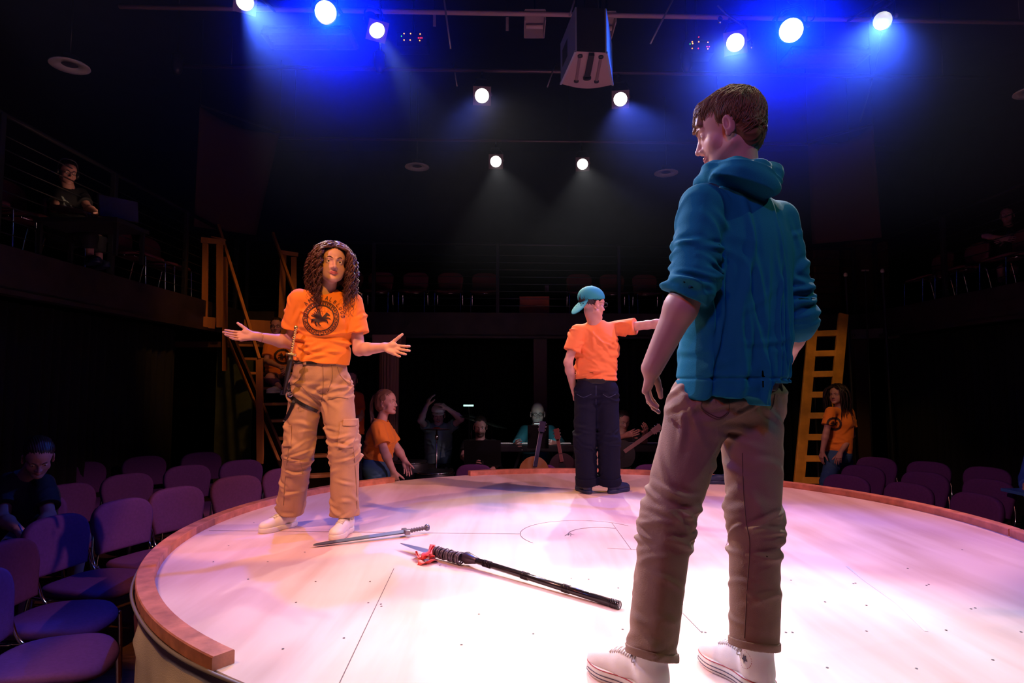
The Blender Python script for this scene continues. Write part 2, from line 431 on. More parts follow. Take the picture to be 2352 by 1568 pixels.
# canvas skirt, from the tangent round to the front, and maroon cloth behind it
def skirt(a0, a1, name, m, r0, zt, zb, wr):
    n = int(abs(a1 - a0) * 90); mb = MB(); vs = []; K = 14
    for i in range(n + 1):
        a = a0 + (a1 - a0) * i / n; s = a * RO
        for j in range(K + 1):
            t = j / K; z = zt + (zb - zt) * t
            off = wr * (math.sin(s * 14 + t * 9) * 0.5 + math.sin(s * 31 - t * 5) * 0.25) * min(1, t * 5) + wr * 1.6 * math.exp(-((t - 0.16 - 0.05 * math.sin(s * 6)) / 0.035) ** 2) * (0.6 + 0.4 * math.sin(s * 9))
            vs.append((CX + (r0 + off) * math.cos(a), CY + (r0 + off) * math.sin(a), z))
    b = len(vs)
    for i in range(n + 1):
        a = a0 + (a1 - a0) * i / n
        for j in (0, K): v = vs[i * (K + 1) + j]; vs.append((CX + (v[0] - CX) * 0.997, CY + (v[1] - CY) * 0.997, v[2]))
    fs = [(i * (K + 1) + j, (i + 1) * (K + 1) + j, (i + 1) * (K + 1) + j + 1, i * (K + 1) + j + 1) for i in range(n) for j in range(K)]
    fs += [(b + 2 * i, b + 2 * i + 1, b + 2 * i + 3, b + 2 * i + 2) for i in range(n)]
    mb.add(vs, fs); return mb.build(name, m, stage, True)
aT = math.atan2(CY - 0, -CX + 0.0)
aSplit = ang(372, 1395); aSplit += 2 * math.pi if aSplit < 0 else 0
skirt(aSplit, aSplit + 1.9, 'canvas_skirt', M_canvas, RO + 0.018, ZS - 0.002, 0.01, 0.012)
skirt(aSplit - 5.0, aSplit + 0.03, 'maroon_skirt', M_maroon, RO + 0.004, ZS - 0.01, 0.01, 0.010)
pip = MB(); pip.tube([(CX + (RO + 0.026) * math.cos(a), CY + (RO + 0.026) * math.sin(a), ZS + 0.002 + 0.004 * math.sin(a * 17)) for a in np.linspace(aSplit - 0.3, aSplit + 1.9, 90)], 0.007, 6)
pip.build('canvas_hem', mat('hem_cord', (0.20, 0.17, 0.19), 0.7), stage, True)
# ------------------------------------------------------------------ lanterns of the rig
M_lampbody = mat('lantern_black', (0.03, 0.03, 0.035), 0.35, metal=0.4)
M_gelframe = mat('gel_frame', (0.22, 0.13, 0.14), 0.5)
def lens_mat(name, c, s):
    return mat(name, (0.8, 0.8, 0.8), 0.3, emit=c, es=s)
LENS_NAMES = ['cream stage lantern cut by the top edge of the picture at the left', 'bright blue stage lantern between two cream ones at upper left',
              'warm cream stage lantern beside the left cluster of red and green indicator lights', 'white stage lantern left of the hanging loudspeaker, the higher one on that side',
              'white stage lantern just right of and below the hanging loudspeaker', 'small white stage lantern low at centre, left one of the lowest pair',
              'small white stage lantern low at centre, right one of the lowest pair', 'white stage lantern beside the right cluster of red indicator lights',
              'bright blue stage lantern above the man in the blue hoodie', 'grey-white mottled stage lantern at the far upper right']
def lantern(i, px, py, z, dia, col, power, aim, cone):
    c = Z(px, py, z); aimv = Vector(aim)
    d = (aimv - c).normalized()
    to_cam = (Vector((0, 0, ZC)) - c).normalized()
    face = (d * 0.45 + to_cam * 0.55).normalized()
    rt = root('stage_lantern', c, LENS_NAMES[i], 'stage light', None)
    q = face.to_track_quat('Z', 'Y').to_matrix()
    r = dia / 2
    T = Matrix.Translation(c) @ q.to_4x4()
    if i in (9, 1, 8):        # round LED heads
        MB().lathe([(r * 0.6, -0.30), (r * 1.05, -0.26), (r * 1.12, -0.05), (r * 1.12, 0.015), (r * 1.02, 0.015), (r * 1.02, -0.01), (0.001, -0.01)], 28, T).build('housing', M_lampbody, rt, True)
    else:
        MB().lathe([(r * 0.5, -0.42), (r * 0.9, -0.36), (r * 1.0, -0.2), (r * 1.05, -0.05), (r * 1.15, -0.02), (r * 1.15, 0.01), (r * 1.02, 0.01), (r * 1.0, -0.012), (0.001, -0.012)], 28, T).build('housing', M_lampbody, rt, True)
        g = MB(); s = r * 1.28                                     # square colour frame with a round opening
        n = 32; vs = []
        for k in range(n):
            a = 2 * math.pi * k / n; ca, sa = math.cos(a), math.sin(a); m_ = max(abs(ca), abs(sa))
            for (x, y, zz) in ((ca * r * 1.03, sa * r * 1.03, 0.018), (ca / m_ * s, sa / m_ * s, 0.018), (ca / m_ * s, sa / m_ * s, 0.010), (ca * r * 1.03, sa * r * 1.03, 0.010)):
                vs.append(c + q @ Vector((x, y, zz)))
        g.add(vs, [(4 * k + j, 4 * k + (j + 1) % 4, 4 * ((k + 1) % n) + (j + 1) % 4, 4 * ((k + 1) % n) + j) for k in range(n) for j in range(4)])
        g.build('gel_frame', M_gelframe, rt)
    e = {1: ((0.25, 0.42, 1.0), 14), 8: ((0.25, 0.42, 1.0), 14), 9: ((0.75, 0.78, 0.80), 1.0), 0: ((1, 0.95, 0.82), 1.6), 2: ((1, 0.86, 0.62), 2.2)}.get(i, ((1, 0.97, 0.86), 3.0))
    lm = lens_mat('lens_glow_%s' % i, *e)
    if i in (9, 0, 2):      # facets of the lamp show in the glass
        nt = lm.node_tree; N = nt.nodes; nz = N.new('ShaderNodeTexNoise'); nz.inputs['Scale'].default_value = 22; nz.inputs['Detail'].default_value = 3
        mr = N.new('ShaderNodeMapRange'); mr.inputs['To Min'].default_value = e[1] * 0.35; mr.inputs['To Max'].default_value = e[1] * 1.5
        tc = N.new('ShaderNodeTexCoord'); nt.links.new(tc.outputs['Object'], nz.inputs['Vector']); nt.links.new(nz.outputs['Fac'], mr.inputs['Value'])
        nt.links.new(mr.outputs['Result'], N['Principled BSDF'].inputs['Emission Strength'])
    ln = MB().lathe([(r, -0.008), (r * 0.9, 0.002), (r * 0.6, 0.011), (r * 0.3, 0.016), (0.0005, 0.018)], 28, T).build('lens', lm, rt, True)
    # yoke and clamp up to the pipe
    side = q @ Vector((1, 0, 0)); side.z = 0; side.normalize()
    b = c - face * 0.16
    y = MB(); up = Vector((0, 0, r + 0.11))
    y.tube([b + side * (r * 1.2), b + side * (r * 1.25) + up * 0.6, b + side * (r * 0.8) + up, b - side * (r * 0.8) + up, b - side * (r * 1.25) + up * 0.6, b - side * (r * 1.2)], 0.009, 6)
    y.build('yoke', M_lampbody, rt, True)
    py_ = (7.50, 9.72, 6.30)[0 if i in (3, 4) else 1 if i in (5, 6) else 2] + 0.03 * b.x
    MB().tube([b + up, Vector((b.x, py_, 5.43))], 0.014, 8).build('clamp', M_lampbody, rt, True)
    MB().ball(b + side * (r * 1.32), (0.022, 0.022, 0.022), 6).build('knob', M_gelframe, rt, True)
    L = spot('lantern_lamp', c + d * 0.06, aim, col, power, cone, 0.05)
    L.name = 'lantern_lamp'
    return rt, c
LPOS = []
for i, (px, py, z, dia, col, power, aim, cone) in enumerate(LANTERNS):
    LPOS.append(lantern(i, px, py, z, dia, col, power, aim, cone)[1])

# lighting pipes the lanterns hang from
def pipe(a, b, label, r=0.024, m=M_steel):
    return tag(MB().tube([a, b], r, 10).build('lighting_pipe', m, None, True), label, 'pipe')
M_pipe = mat('grid_pipe', (0.16, 0.10, 0.12), 0.4, metal=0.5)
for (y_, l, r_, m_) in ((7.50, 'long grey pipe over the two middle white lanterns', 0.024, M_pipe), (9.72, 'long dark pipe over the lowest pair of white lanterns', 0.022, M_pipe), (6.30, 'pinkish pipe crossing the very top of the picture above the loudspeaker', 0.026, mat('pink_pipe', (0.5, 0.32, 0.34), 0.4))):
    r = root('lighting_pipe', (1.0, y_, 5.45), l, 'pipe')
    MB().tube([(-4.0, y_ - 0.12, 5.45), (6.0, y_ + 0.18, 5.45)], r_, 10).build('pipe', m_, r, True)
    for x_ in (-3.4, -1.6, 0.9, 3.3, 5.4): MB().tube([(x_, y_ + 0.03 * x_, 5.45), (x_, y_ + 0.03 * x_, ZT)], 0.008, 6).build('hanger', M_blk_metal, r, True)
for (a, b, l) in (((1020, 0), (1035, 112), 'thin slanting rod at the top left of the hanging loudspeaker'), ((1320, 0), (1308, 36), 'short slanting rod straight above the hanging loudspeaker'),
                  ((1545, 0), (1494, 100), 'thin slanting rod high to the right of the hanging loudspeaker'), ((1041, 144), (1050, 198), 'short tilted rod above the higher left white lantern'),
                  ((1275, 148), (1257, 200), 'short tilted rod beside the left face of the hanging loudspeaker')):
    p = Z(*a, 5.45) if a[1] < 100 else W(*a, 7.5)
    tag(MB().tube([Vector((p.x, p.y, ZT)), p, W(*b, p.y)] if a[1] < 100 else [p, W(*b, p.y)], 0.010, 6).build('hanging_rod', mat('rod_grey', (0.30, 0.27, 0.27), 0.35, metal=0.5), None, True), l, 'rod')

# round ceiling downlights (pale saucers)
M_saucer = mat('saucer_white', (0.92, 0.86, 0.88), 0.6)
M_saucer_in = mat('saucer_hole', (0.06, 0.05, 0.06), 0.5)
for (px, py, l) in ((160, 152, 'pale round saucer lamp high at the far left'), (958, 384, 'pale round saucer lamp left of the lowest pair of lanterns'),
                    (1530, 398, 'pale round saucer lamp beside the head of the man in the hoodie'), (2372, 212, 'pale round saucer lamp cut by the right edge')):
    c = Z(px, py, 5.25)
    r = root('saucer_lamp', c, l, 'ceiling lamp', 'saucer lamps hanging over the house')
    T = Matrix.Translation(c)
    MB().lathe([(0.085, 0.03), (0.20, 0.012), (0.205, 0.0), (0.20, -0.004), (0.085, 0.01), (0.085, 0.03)], 32, T).build('saucer', M_saucer, r, True)
    MB().lathe([(0.0005, 0.02), (0.085, 0.02), (0.085, 0.12), (0.0005, 0.14)], 24, T).build('can', M_saucer_in, r, True)
    MB().tube([c + Vector((0, 0, 0.13)), Vector((c.x, c.y, ZT))], 0.012, 8).build('stem', M_blk_metal, r, True)

# indicator lights on two dimmer packs
for (cx, cy, l, spots) in ((945, 85, 'black dimmer pack with orange red and green indicator lights, left one',
        [(922, 83, 'g'), (928, 77, 'o'), (943, 77, 'o'), (965, 78, 'o'), (928, 92, 'o'), (942, 92, 'o'), (964, 93, 'o'), (965, 87, 'r'), (969, 87, 'r'), (961, 87, 'r')]),
      (1608, 102, 'black dimmer pack with orange red and green indicator lights, right one',
        [(1585, 101, 'g'), (1590, 96, 'o'), (1591, 100, 'o'), (1605, 96, 'o'), (1626, 97, 'o'), (1590, 111, 'o'), (1604, 111, 'r'), (1626, 112, 'o'), (1629, 107, 'r'), (1624, 107, 'r'), (1605, 85, 'r')])):
    c = Z(cx, cy, 5.45)
    r = root('dimmer_pack', c + Vector((0, 0.14, 0)), l, 'electrical box')
    MB().box(c + Vector((0, 0.14, 0)), (0.34, 0.2, 0.15), bev=0.01).build('case', M_blk_metal, r)
    LC = {'g': ((0.05, 1, 0.1), 1.6), 'o': ((1, 0.30, 0.03), 4.0), 'r': ((1, 0.02, 0.02), 2.5)}
    for (x, y, k) in spots:
        MB().ball(W(x, y, c.y + 0.035), 0.0065, 5).build('indicator', mat('led_' + k, (0.1, 0.1, 0.1), 0.4, emit=LC[k][0], es=LC[k][1]), r, True)
    MB().tube([c + Vector((0, 0.14, 0.07)), Vector((c.x, c.y + 0.14, ZT))], 0.012, 6).build('bracket', M_blk_metal, r)

# hanging loudspeaker: trapezoid cabinet, blue-lit side, underside with two rails and a bracket
zb = 4.2
nbl, nbr, fbl, fbr = Z(1325, 118, zb), Z(1390, 121, zb), Z(1291, 193, zb), Z(1404, 195, zb)
spk = root('hanging_loudspeaker', (nbl + fbr) / 2, 'large trapezoid loudspeaker hanging at the top centre, its left side lit blue', 'loudspeaker')
HU = Vector((0, 0, 0.36))
M_spk = mat('cabinet_pink_lit', (0.36, 0.24, 0.26), 0.55, bump=0.15, bscale=260)  # pink bounce from the stage is put into the underside colour
M_spk_d = mat('cabinet_dark', (0.02, 0.015, 0.02), 0.6)
M_spk_b = mat('cabinet_blue_lit', (0.30, 0.30, 0.42), 0.45)  # blue lantern light is put into the colour of the sides
fd_ = (fbl + fbr - nbl - nbr).normalized()
n = 12; lip = [fbl.lerp(fbr, i / n) + fd_ * (0.075 * math.sin(math.pi * i / n)) for i in range(n + 1)]
MB().add([nbl, nbr] + lip[::-1], [tuple(range(n + 3))]).build('underside', M_spk, spk)
MB().add([nbl, nbr, nbr + HU, nbl + HU], [(3, 2, 1, 0)]).build('rear_panel', M_spk_d, spk)
MB().add([nbl + HU, nbr + HU] + [p + HU for p in lip[::-1]], [tuple(range(n + 2, -1, -1))]).build('top_panel', M_spk_d, spk)
MB().add(lip + [p + HU for p in lip], [(i, i + 1, n + 2 + i, n + 1 + i) for i in range(n)]).build('front_grille', M_spk_d, spk)
for (p_, q_, s_) in ((nbl, fbl, -1), (nbr, fbr, 1)):
    t_ = Vector(((q_ - p_).y, -(q_ - p_).x, 0)).normalized(); t_ = t_ if t_.x * s_ > 0 else -t_; t_ *= 0.012
    sd = MB(); a8 = [p_, q_, q_ + HU, p_ + HU]; sd.add(a8 + [v + t_ for v in a8], [(3, 2, 1, 0), (4, 5, 6, 7), (0, 1, 5, 4), (1, 2, 6, 5), (2, 3, 7, 6), (3, 0, 4, 7)])
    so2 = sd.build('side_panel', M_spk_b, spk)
    def sp(u, v): return p_.lerp(q_, u) + HU * v + t_ * 1.1
    MB().add([sp(0.50, 0.30), sp(0.86, 0.30), sp(0.86, 0.72), sp(0.50, 0.72)], [(0, 1, 2, 3)] if s_ > 0 else [(3, 2, 1, 0)]).build('handle_opening', M_spk_d, spk)
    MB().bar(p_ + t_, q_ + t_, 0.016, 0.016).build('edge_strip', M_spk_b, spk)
un = Vector((0, 0, -1))
def ub(u, v, h=0.006): return nbl.lerp(nbr, u).lerp(fbl.lerp(fbr, u), v) + un * h
for u0, u1 in ((0.16, 0.24), (0.84, 0.72)):
    MB().bar(ub(u0, 0.12), ub(u1 * 0.9 + 0.05, 0.86), 0.022, 0.010, up=un).build('mounting_rail', mat('rail_mauve', (0.20, 0.12, 0.14), 0.5), spk)
    for u_, v in ((u0, 0.10), (u1 * 0.9 + 0.05, 0.87)): MB().lathe([(0.001, 0), (0.02, 0), (0.02, 0.012), (0.001, 0.014)], 14, Matrix.Translation(ub(u_, v, 0.014))).build('rail_bolt', M_spk_d, spk, True)
MB().bar(ub(0.52, 0.0, 0.02), ub(0.48, 0.70, 0.02), 0.045, 0.02, up=un).build('yoke_arm', M_spk_d, spk)
MB().lathe([(0.001, 0), (0.034, 0), (0.034, 0.014), (0.001, 0.016)], 18, Matrix.Translation(ub(0.48, 0.70, 0.03))).build('yoke_pivot', M_spk_d, spk, True)
cm = (nbl + nbr + fbl + fbr) / 4
for dx in (-0.1, 0.1): MB().tube([cm + HU + Vector((dx, 0, -0.01)), Vector((cm.x + dx, cm.y, ZT))], 0.010, 8).build('hanging_bar', M_blk_metal, spk)

# white fittings between the pipes
M_fit = mat('fitting_white', (0.50, 0.38, 0.40), 0.5)
for (x0, x1, y0, y1, l) in ((1205, 1251, 56, 80, 'pinkish open light fitting left of the hanging loudspeaker'), (1378, 1409, 60, 86, 'pinkish open light fitting right of the hanging loudspeaker')):
    a, b = Z(x0, y0, 5.7), Z(x1, y0, 5.7); r = root('work_light', (a + b) / 2, l, 'light fitting')
    c = (a + b) / 2; wd = b.x - a.x
    MB().box(c + Vector((0, 0, 0.06)), (wd, 0.36, 0.02)).box(c + Vector((-wd / 2, 0, 0.0)), (0.012, 0.36, 0.12)).box(c + Vector((wd / 2, 0, 0)), (0.012, 0.36, 0.12)).box(c + Vector((0, 0.18, 0)), (wd, 0.012, 0.12)).build('reflector', M_fit, r)
    MB().tube([c + Vector((-wd * 0.42, 0.05, 0)), c + Vector((wd * 0.42, 0.05, 0))], 0.024, 8).build('tube', mat('tube_pale', (0.8, 0.6, 0.6), 0.3), r, True)
    MB().tube([c + Vector((0, 0, 0.06)), Vector((c.x, c.y, ZT))], 0.01, 6).build('stem', M_blk_metal, r)
for (x, y0, y1, l) in ((998, 31, 60, 'narrow pale upright strip high on the left of the grid'), (1165, 40, 70, 'narrow pale upright strip nearer the hanging loudspeaker')):
    a = W(x, y0, 7.6); b = W(x, y1, 7.6)
    r = root('marker_strip', a, l, 'strip'); MB().bar(a, b, 0.035, 0.02, up=(0, 1, 0)).build('strip', M_fit, r); MB().tube([a, Vector((a.x, a.y, ZT))], 0.006, 6).build('wire', M_blk_metal, r)
# ventilation grilles under the ceiling
for (x0, y0, wd, dp, l, s) in ((604, 38, 0.98, 0.32, 'slatted air grille left of the left blue lantern', 1), (1820, 84, 0.92, 0.32, 'slatted air grille right of the right blue lantern', -1)):
    a = Z(x0, y0 + 36, 5.6); r = root('air_grille', a, l, 'air vent')
    M_g = mat('grille_grey', (0.14, 0.11, 0.13), 0.5)
    for (c, d) in (((wd / 2, 0, 0), (wd, 0.04, 0.05)), ((wd / 2, dp, 0), (wd, 0.04, 0.05)), ((0, dp / 2, 0), (0.05, dp, 0.05)), ((wd, dp / 2, 0), (0.05, dp, 0.05))):
        MB().box(a + Vector(c), d).build('frame', M_g, r)
    for k in range(4):
        MB().box(a + Vector((wd / 2, dp * (k + 1) / 5, 0.01)), (wd, 0.012, 0.03), Matrix.Rotation(R(30), 3, 'X')).build('slat', M_g, r)
    MB().tube([a + Vector((wd / 2, dp / 2, 0.05)), Vector((a.x + wd / 2, a.y + dp / 2, ZT))], 0.02, 6).box(a + Vector((wd / 2, dp / 2, 0.07)), (wd, dp, 0.02)).build('duct_plate', M_blk_metal, r)
# cables near the right lanterns
def cable(pts, label, r=0.006, m=None):
    return tag(MB().tube(smooth_path(pts), r, 6).build('power_cable', m or mat('cable_black', (0.10, 0.10, 0.12), 0.4), None, True), label, 'cable')
d0 = LPOS[7].y - 0.02
cable([W(1648, 12, d0), W(1668, 32, d0), W(1690, 48, d0), W(1716, 68, d0), W(1722, 90, d0)], 'black cable drooping to the white lantern beside the right blue one', 0.010)
cable([W(1872, 0, d0), W(1872, 26, d0), W(1868, 44, d0), W(1862, 48, d0)], 'thin cable loop hanging above the right blue lantern')
cable([W(1808, 0, d0), W(1814, 7, d0), W(1822, 10, d0), W(1832, 5, d0)], 'short cable loop at the top edge over the right blue lantern')
cable([W(2052, 0, d0), W(2036, 12, d0), W(2008, 30, d0)], 'thick cable reaching down to the grey-white lantern', 0.018)
cable([Vector((W(2030, 60, 8.2).x, 8.2, ZT)), W(2018, 115, 8.2), W(2002, 190, 8.2), W(1976, 280, 8.2)], 'very thin wire hanging below the grey-white lantern')
for (x, y, dd, l) in ((1654, 46, d0, 'small bright clamp on the cable left of the white lantern'), (1726, 104, d0, 'small clamp at the right side of the white lantern')):
    tag(MB().ball(W(x, y, dd), (0.025, 0.025, 0.04), 6).build('clamp', M_chrome, None, True), l, 'clamp')
# smaller black lanterns that are switched off
for (x, y, dd, l) in ((872, 135, 7.0, 'switched-off small lantern under the warm cream one'), (1577, 135, 7.0, 'switched-off small lantern under the right indicator lights'), (407, 140, 7.0, 'switched-off lantern on a hanging cable at upper left')):
    c = W(x, y, dd); r = root('dark_lantern', c, l, 'stage light')
    MB().lathe([(0.03, -0.16), (0.06, -0.1), (0.065, 0.06), (0.05, 0.08)], 16, Matrix.Translation(c)).build('housing', M_lampbody, r, True)
    MB().tube([c, Vector((c.x, c.y, ZT))], 0.01, 6).build('stem', M_lampbody, r)

# ------------------------------------------------------------------ acoustic banners
def banner(P4, label, m, sag=0.05):
    a, b, c, d = [Vector(p) for p in P4]       # top left, top right, bottom right, bottom left
    n = 14; vs = []
    nr = (b - a).cross(d - a).normalized()
    for i in range(n + 1):
        for j in range(n + 1):
            u, v = i / n, j / n
            p = a.lerp(b, u).lerp(d.lerp(c, u), v) + nr * (0.05 * math.sin(math.pi * u)) - Vector((0, 0, sag * math.sin(math.pi * u) * (1 - v) * 2))
            vs.append(p)
    m2 = len(vs); vs += [v + nr * 0.02 for v in vs]
    fs = []
    k = n + 1
    for i in range(n):
        for j in range(n):
            q = (i * k + j, (i + 1) * k + j, (i + 1) * k + j + 1, i * k + j + 1)
            fs.append(q); fs.append(tuple(x + m2 for x in q[::-1]))
    edge = [i * k for i in range(k)] + [n * k + j for j in range(1, k)] + [i * k + n for i in range(n - 1, -1, -1)] + [j for j in range(n - 1, 0, -1)]
    for i in range(len(edge)):
        p, q = edge[i], edge[(i + 1) % len(edge)]; fs.append((p, p + m2, q + m2, q))
    r = root('hanging_banner', (a + b) / 2, label, 'banner')
    MB().add(vs, fs).build('cloth', m, r, True)
    MB().tube([a + Vector((0, 0, .02)), b + Vector((0, 0, .02))], 0.02, 8).build('bar', M_steel, r)
    for p in (a, b): MB().tube([p + Vector((0, 0, .02)), Vector((p.x, p.y, ZT))], 0.006, 5).build('cable', M_steel, r)
    return r
M_ban = mat('banner_cloth', (0.060, 0.018, 0.022), 0.9)
banner((W(460, 245, 8.3), W(642, 306, 9.4), W(588, 540, 9.6), W(446, 520, 8.6)), 'dark red cloth banner hanging above the wooden stairs', M_ban)
banner((W(1855, 330, 9.3), W(2004, 290, 8.4), W(2024, 545, 8.6), W(1865, 560, 9.4)), 'dark red cloth banner hanging above the yellow ladder', M_ban)

# ------------------------------------------------------------------ yellow ladder
M_yel = mat('yellow_wood', (0.80, 0.36, 0.045), 0.5, vary=0.25, vscale=6, bump=0.05)
lad = root('straight_ladder', (W(1845, 1168, 8.2).x + 0.2, 8.2, 0), 'yellow wooden ladder leaning on the gallery behind the girl in orange', 'ladder')
b1, b2 = W(1829, 1170, 8.2), W(1894, 1170, 8.15); b1.z = b2.z = 0.0
t1, t2 = W(1869, 724, 8.9), W(1937, 721, 8.85)
ax = (t1 - b1).normalized()
for (b, t) in ((b1, t1), (b2, t2)): MB().bar(b, t, 0.045, 0.13, up=(1, 0, 0), bev=0.006).build('rail', M_yel, lad)
for yy in (767, 813, 860, 907, 955, 1004, 1053, 1103, 1150):
    # height along the rail from the pixel row
    lo, hi = 0.0, 1.0
    for _ in range(30):
        m_ = (lo + hi) / 2; p = b1.lerp(t1, m_); d_ = Vector((p.x, p.y, p.z - ZC))
        c, s = math.cos(PITCH), math.sin(PITCH); up_ = -d_.y * s + d_.z * c; fw = d_.y * c + d_.z * s
        py = 784 - F * up_ / fw
        if py > yy: lo = m_
        else: hi = m_
    MB().bar(b1.lerp(t1, lo) , b2.lerp(t2, lo), 0.035, 0.085, up=ax, bev=0.005).build('rung', M_yel, lad)

# dark bracket plates with bolts beside the ladder
M_gplate = mat('grey_plate', (0.15, 0.12, 0.14), 0.5)
for (x0, x1, xs, l) in ((1955, 2030, (1949, 1961), 'grey steel plate with bolts at the ladder top'), (2040, 2064, (2029, 2043), 'short grey steel plate with bolts right of the ladder')):
    p, q = W(x0, 768, 9.6), W(x1, 764, 9.6); r = root('bracket_plate', (p + q) / 2, l, 'bracket')
    MB().bar(p, q, 0.145, 0.03, up=(0, 1, 0)).build('plate', M_gplate, r)
    for x in xs: MB().ball(W(x, 769, 9.55), 0.018, 6).build('bolt', M_chrome, r, True)
for (x, y, l) in ((1942, 631, 'pale knob on the handrail left of the pale lever'), (2027, 622, 'pale knob on the handrail right of the pale lever'), (1858, 636, 'pale knob just beyond the hoodie sleeve')):
    r = root('gate_post', W(x, y, 9.2), l, 'post'); 
    p = W(x, y, 9.2)
    MB().tube([p, (p.x + 0.05, p.y, 0.0)], 0.018, 8).build('post', M_steel, r); MB().ball(p, (0.03, 0.03, 0.035), 8).build('knob', mat('knob_pale', (0.8, 0.6, 0.55), 0.3), r, True)
p = W(1987, 621, 9.2); lv = root('lever', p, 'pale lever between the two pale knobs', 'lever'); MB().box(p, (0.11, 0.02, 0.025), bev=0.005).build('grip', mat('lever_pale', (0.35, 0.26, 0.26), 0.4), lv); MB().tube([p, (p.x, p.y, 0.0)], 0.012, 8).build('rod', M_blk_metal, lv)
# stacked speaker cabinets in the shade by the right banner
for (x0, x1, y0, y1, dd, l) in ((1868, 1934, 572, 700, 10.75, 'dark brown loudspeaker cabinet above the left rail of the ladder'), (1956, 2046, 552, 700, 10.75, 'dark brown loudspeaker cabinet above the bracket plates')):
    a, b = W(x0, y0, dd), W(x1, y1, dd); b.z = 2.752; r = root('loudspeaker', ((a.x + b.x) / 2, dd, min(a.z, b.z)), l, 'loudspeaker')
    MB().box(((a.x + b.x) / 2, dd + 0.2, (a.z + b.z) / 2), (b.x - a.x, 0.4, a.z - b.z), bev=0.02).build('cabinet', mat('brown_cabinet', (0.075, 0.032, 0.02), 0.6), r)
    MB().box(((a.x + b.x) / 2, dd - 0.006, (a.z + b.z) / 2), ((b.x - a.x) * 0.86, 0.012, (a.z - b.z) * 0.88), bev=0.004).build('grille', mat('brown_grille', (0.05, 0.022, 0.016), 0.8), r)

# ------------------------------------------------------------------ wooden stairs to the left gallery
st = root('wooden_stairs', (-2.4, 7.2, 0), 'open wooden stairs with handrails climbing behind the woman in the orange shirt', 'stairs')
S0 = Vector((-1.86, 6.95, 0.0)); HD = Vector((-0.50, 0.866, 0)); PD = Vector((0.866, 0.50, 0)); 
# fit: bottom and top treads seen at given pixels
TB = W(672, 1095, 7.15); TT = W(543, 793, 8.75)              # left ends of a low and of the top tread
Rd = (TT - TB); PD = Vector((0.90, 0.436, 0)); WD = 0.62
treads = [(1095,), (1055,), (1015,), (975,), (938,), (900,), (863,), (826,), (793,)]
for i in range(13):
    t = (i - 4) / 8.0
    p = TB + Rd * t
    if p.z < 0.05 or i > 12: continue
    if i > 12: continue
    MB().box(p + PD * (WD / 2) , (WD, 0.17, 0.035), Matrix.Rotation(math.atan2(PD.y, PD.x), 3, 'Z'), 0.004).build('tread', M_pine, st)
base = TB + Rd * (-(TB.z - 0.02) / Rd.z); topp = TB + Rd * 1.06
for s in (0, 1):
    o = PD * (WD * s + (0.02 if s else -0.02))
    MB().bar(base + o, topp + o, 0.20, 0.03, up=PD, bev=0.004).build('stringer', mat('stringer_wood', (0.16, 0.055, 0.03), 0.6, vary=0.3) , st)
    MB().bar(base + o + Vector((-0.02, -0.1, 0.04)) - PD * 0.012, topp + o + Vector((-0.02, -0.1, 0.04)) - PD * 0.012, 0.035, 0.03, up=PD).build('stringer_edge', M_pine, st)
# left newel, handrails
n0, n1 = W(598, 1066, 7.3), W(596, 826, 7.5)
MB().bar(n0, n1, 0.075, 0.04, up=(0, 1, 0), bev=0.004).build('newel', M_pine, st)
MB().bar(n1, W(502, 518, 8.9), 0.055, 0.035, up=PD, bev=0.004).build('handrail', M_pine, st)
n3 = W(742, 950, 7.9)
MB().bar(W(745, 965, 7.9), W(722, 800, 7.9), 0.06, 0.035, up=(0, 1, 0), bev=0.004).build('newel', M_pine, st)
MB().bar(W(722, 800, 7.9), W(627, 536, 9.3), 0.055, 0.035, up=PD, bev=0.004).build('handrail', M_pine, st)
# landing guard frames
lg = root('landing_guard', W(500, 740, 8.5), 'orange wooden guard frame left of the stairs, at the top', 'railing')
def board(a, b, wd, th, up, parent, name='board', m=None): return MB().bar(a, b, wd, th, up=up, bev=0.004).build(name, m or M_pine, parent)
D1 = 8.55
board(W(472, 556, D1), W(470, 742, D1 - 0.02), 0.075, 0.035, (0, 1, 0), lg, 'post'); board(W(505, 556, D1), W(505, 752, D1), 0.085, 0.035, (0, 1, 0), lg, 'post')
board(W(518, 590, D1 + 0.2), W(516, 852, D1 + 0.2), 0.055, 0.05, (0, 1, 0), lg, 'post')
board(W(462, 551, D1 - 0.05), W(517, 556, D1 + 0.02), 0.075, 0.04, (0, 1, 0), lg, 'top_rail')
board(W(427, 736, D1 - 0.1), W(457, 738, D1 - 0.05), 0.15, 0.035, (0, 1, 0), lg, 'kick_board'); board(W(459, 739, D1 - 0.08), W(494, 742, D1 - 0.06), 0.15, 0.035, (0, 1, 0), lg, 'kick_board')
board(W(488, 545, D1 + .05), W(516, 550, D1 + 0.05), 0.02, 0.1, (0, 1, 0), lg, 'cap')
rg = root('landing_guard', W(660, 700, 9.2), 'orange wooden guard frame behind the long hair of the woman in the orange shirt', 'railing')
D2 = 9.2
board(W(651, 584, D2), W(646, 760, D2), 0.085, 0.035, (0, 1, 0), rg, 'post'); board(W(675, 590, D2), W(675, 760, D2), 0.075, 0.035, (0, 1, 0), rg, 'post')
board(W(644, 579, D2 - .03), W(685, 585, D2 + .03), 0.06, 0.04, (0, 1, 0), rg, 'top_rail')
board(W(560, 755, D2 - 0.3), W(690, 762, D2 - 0.1), 0.27, 0.04, (0, 1, 0), rg, 'kick_board')
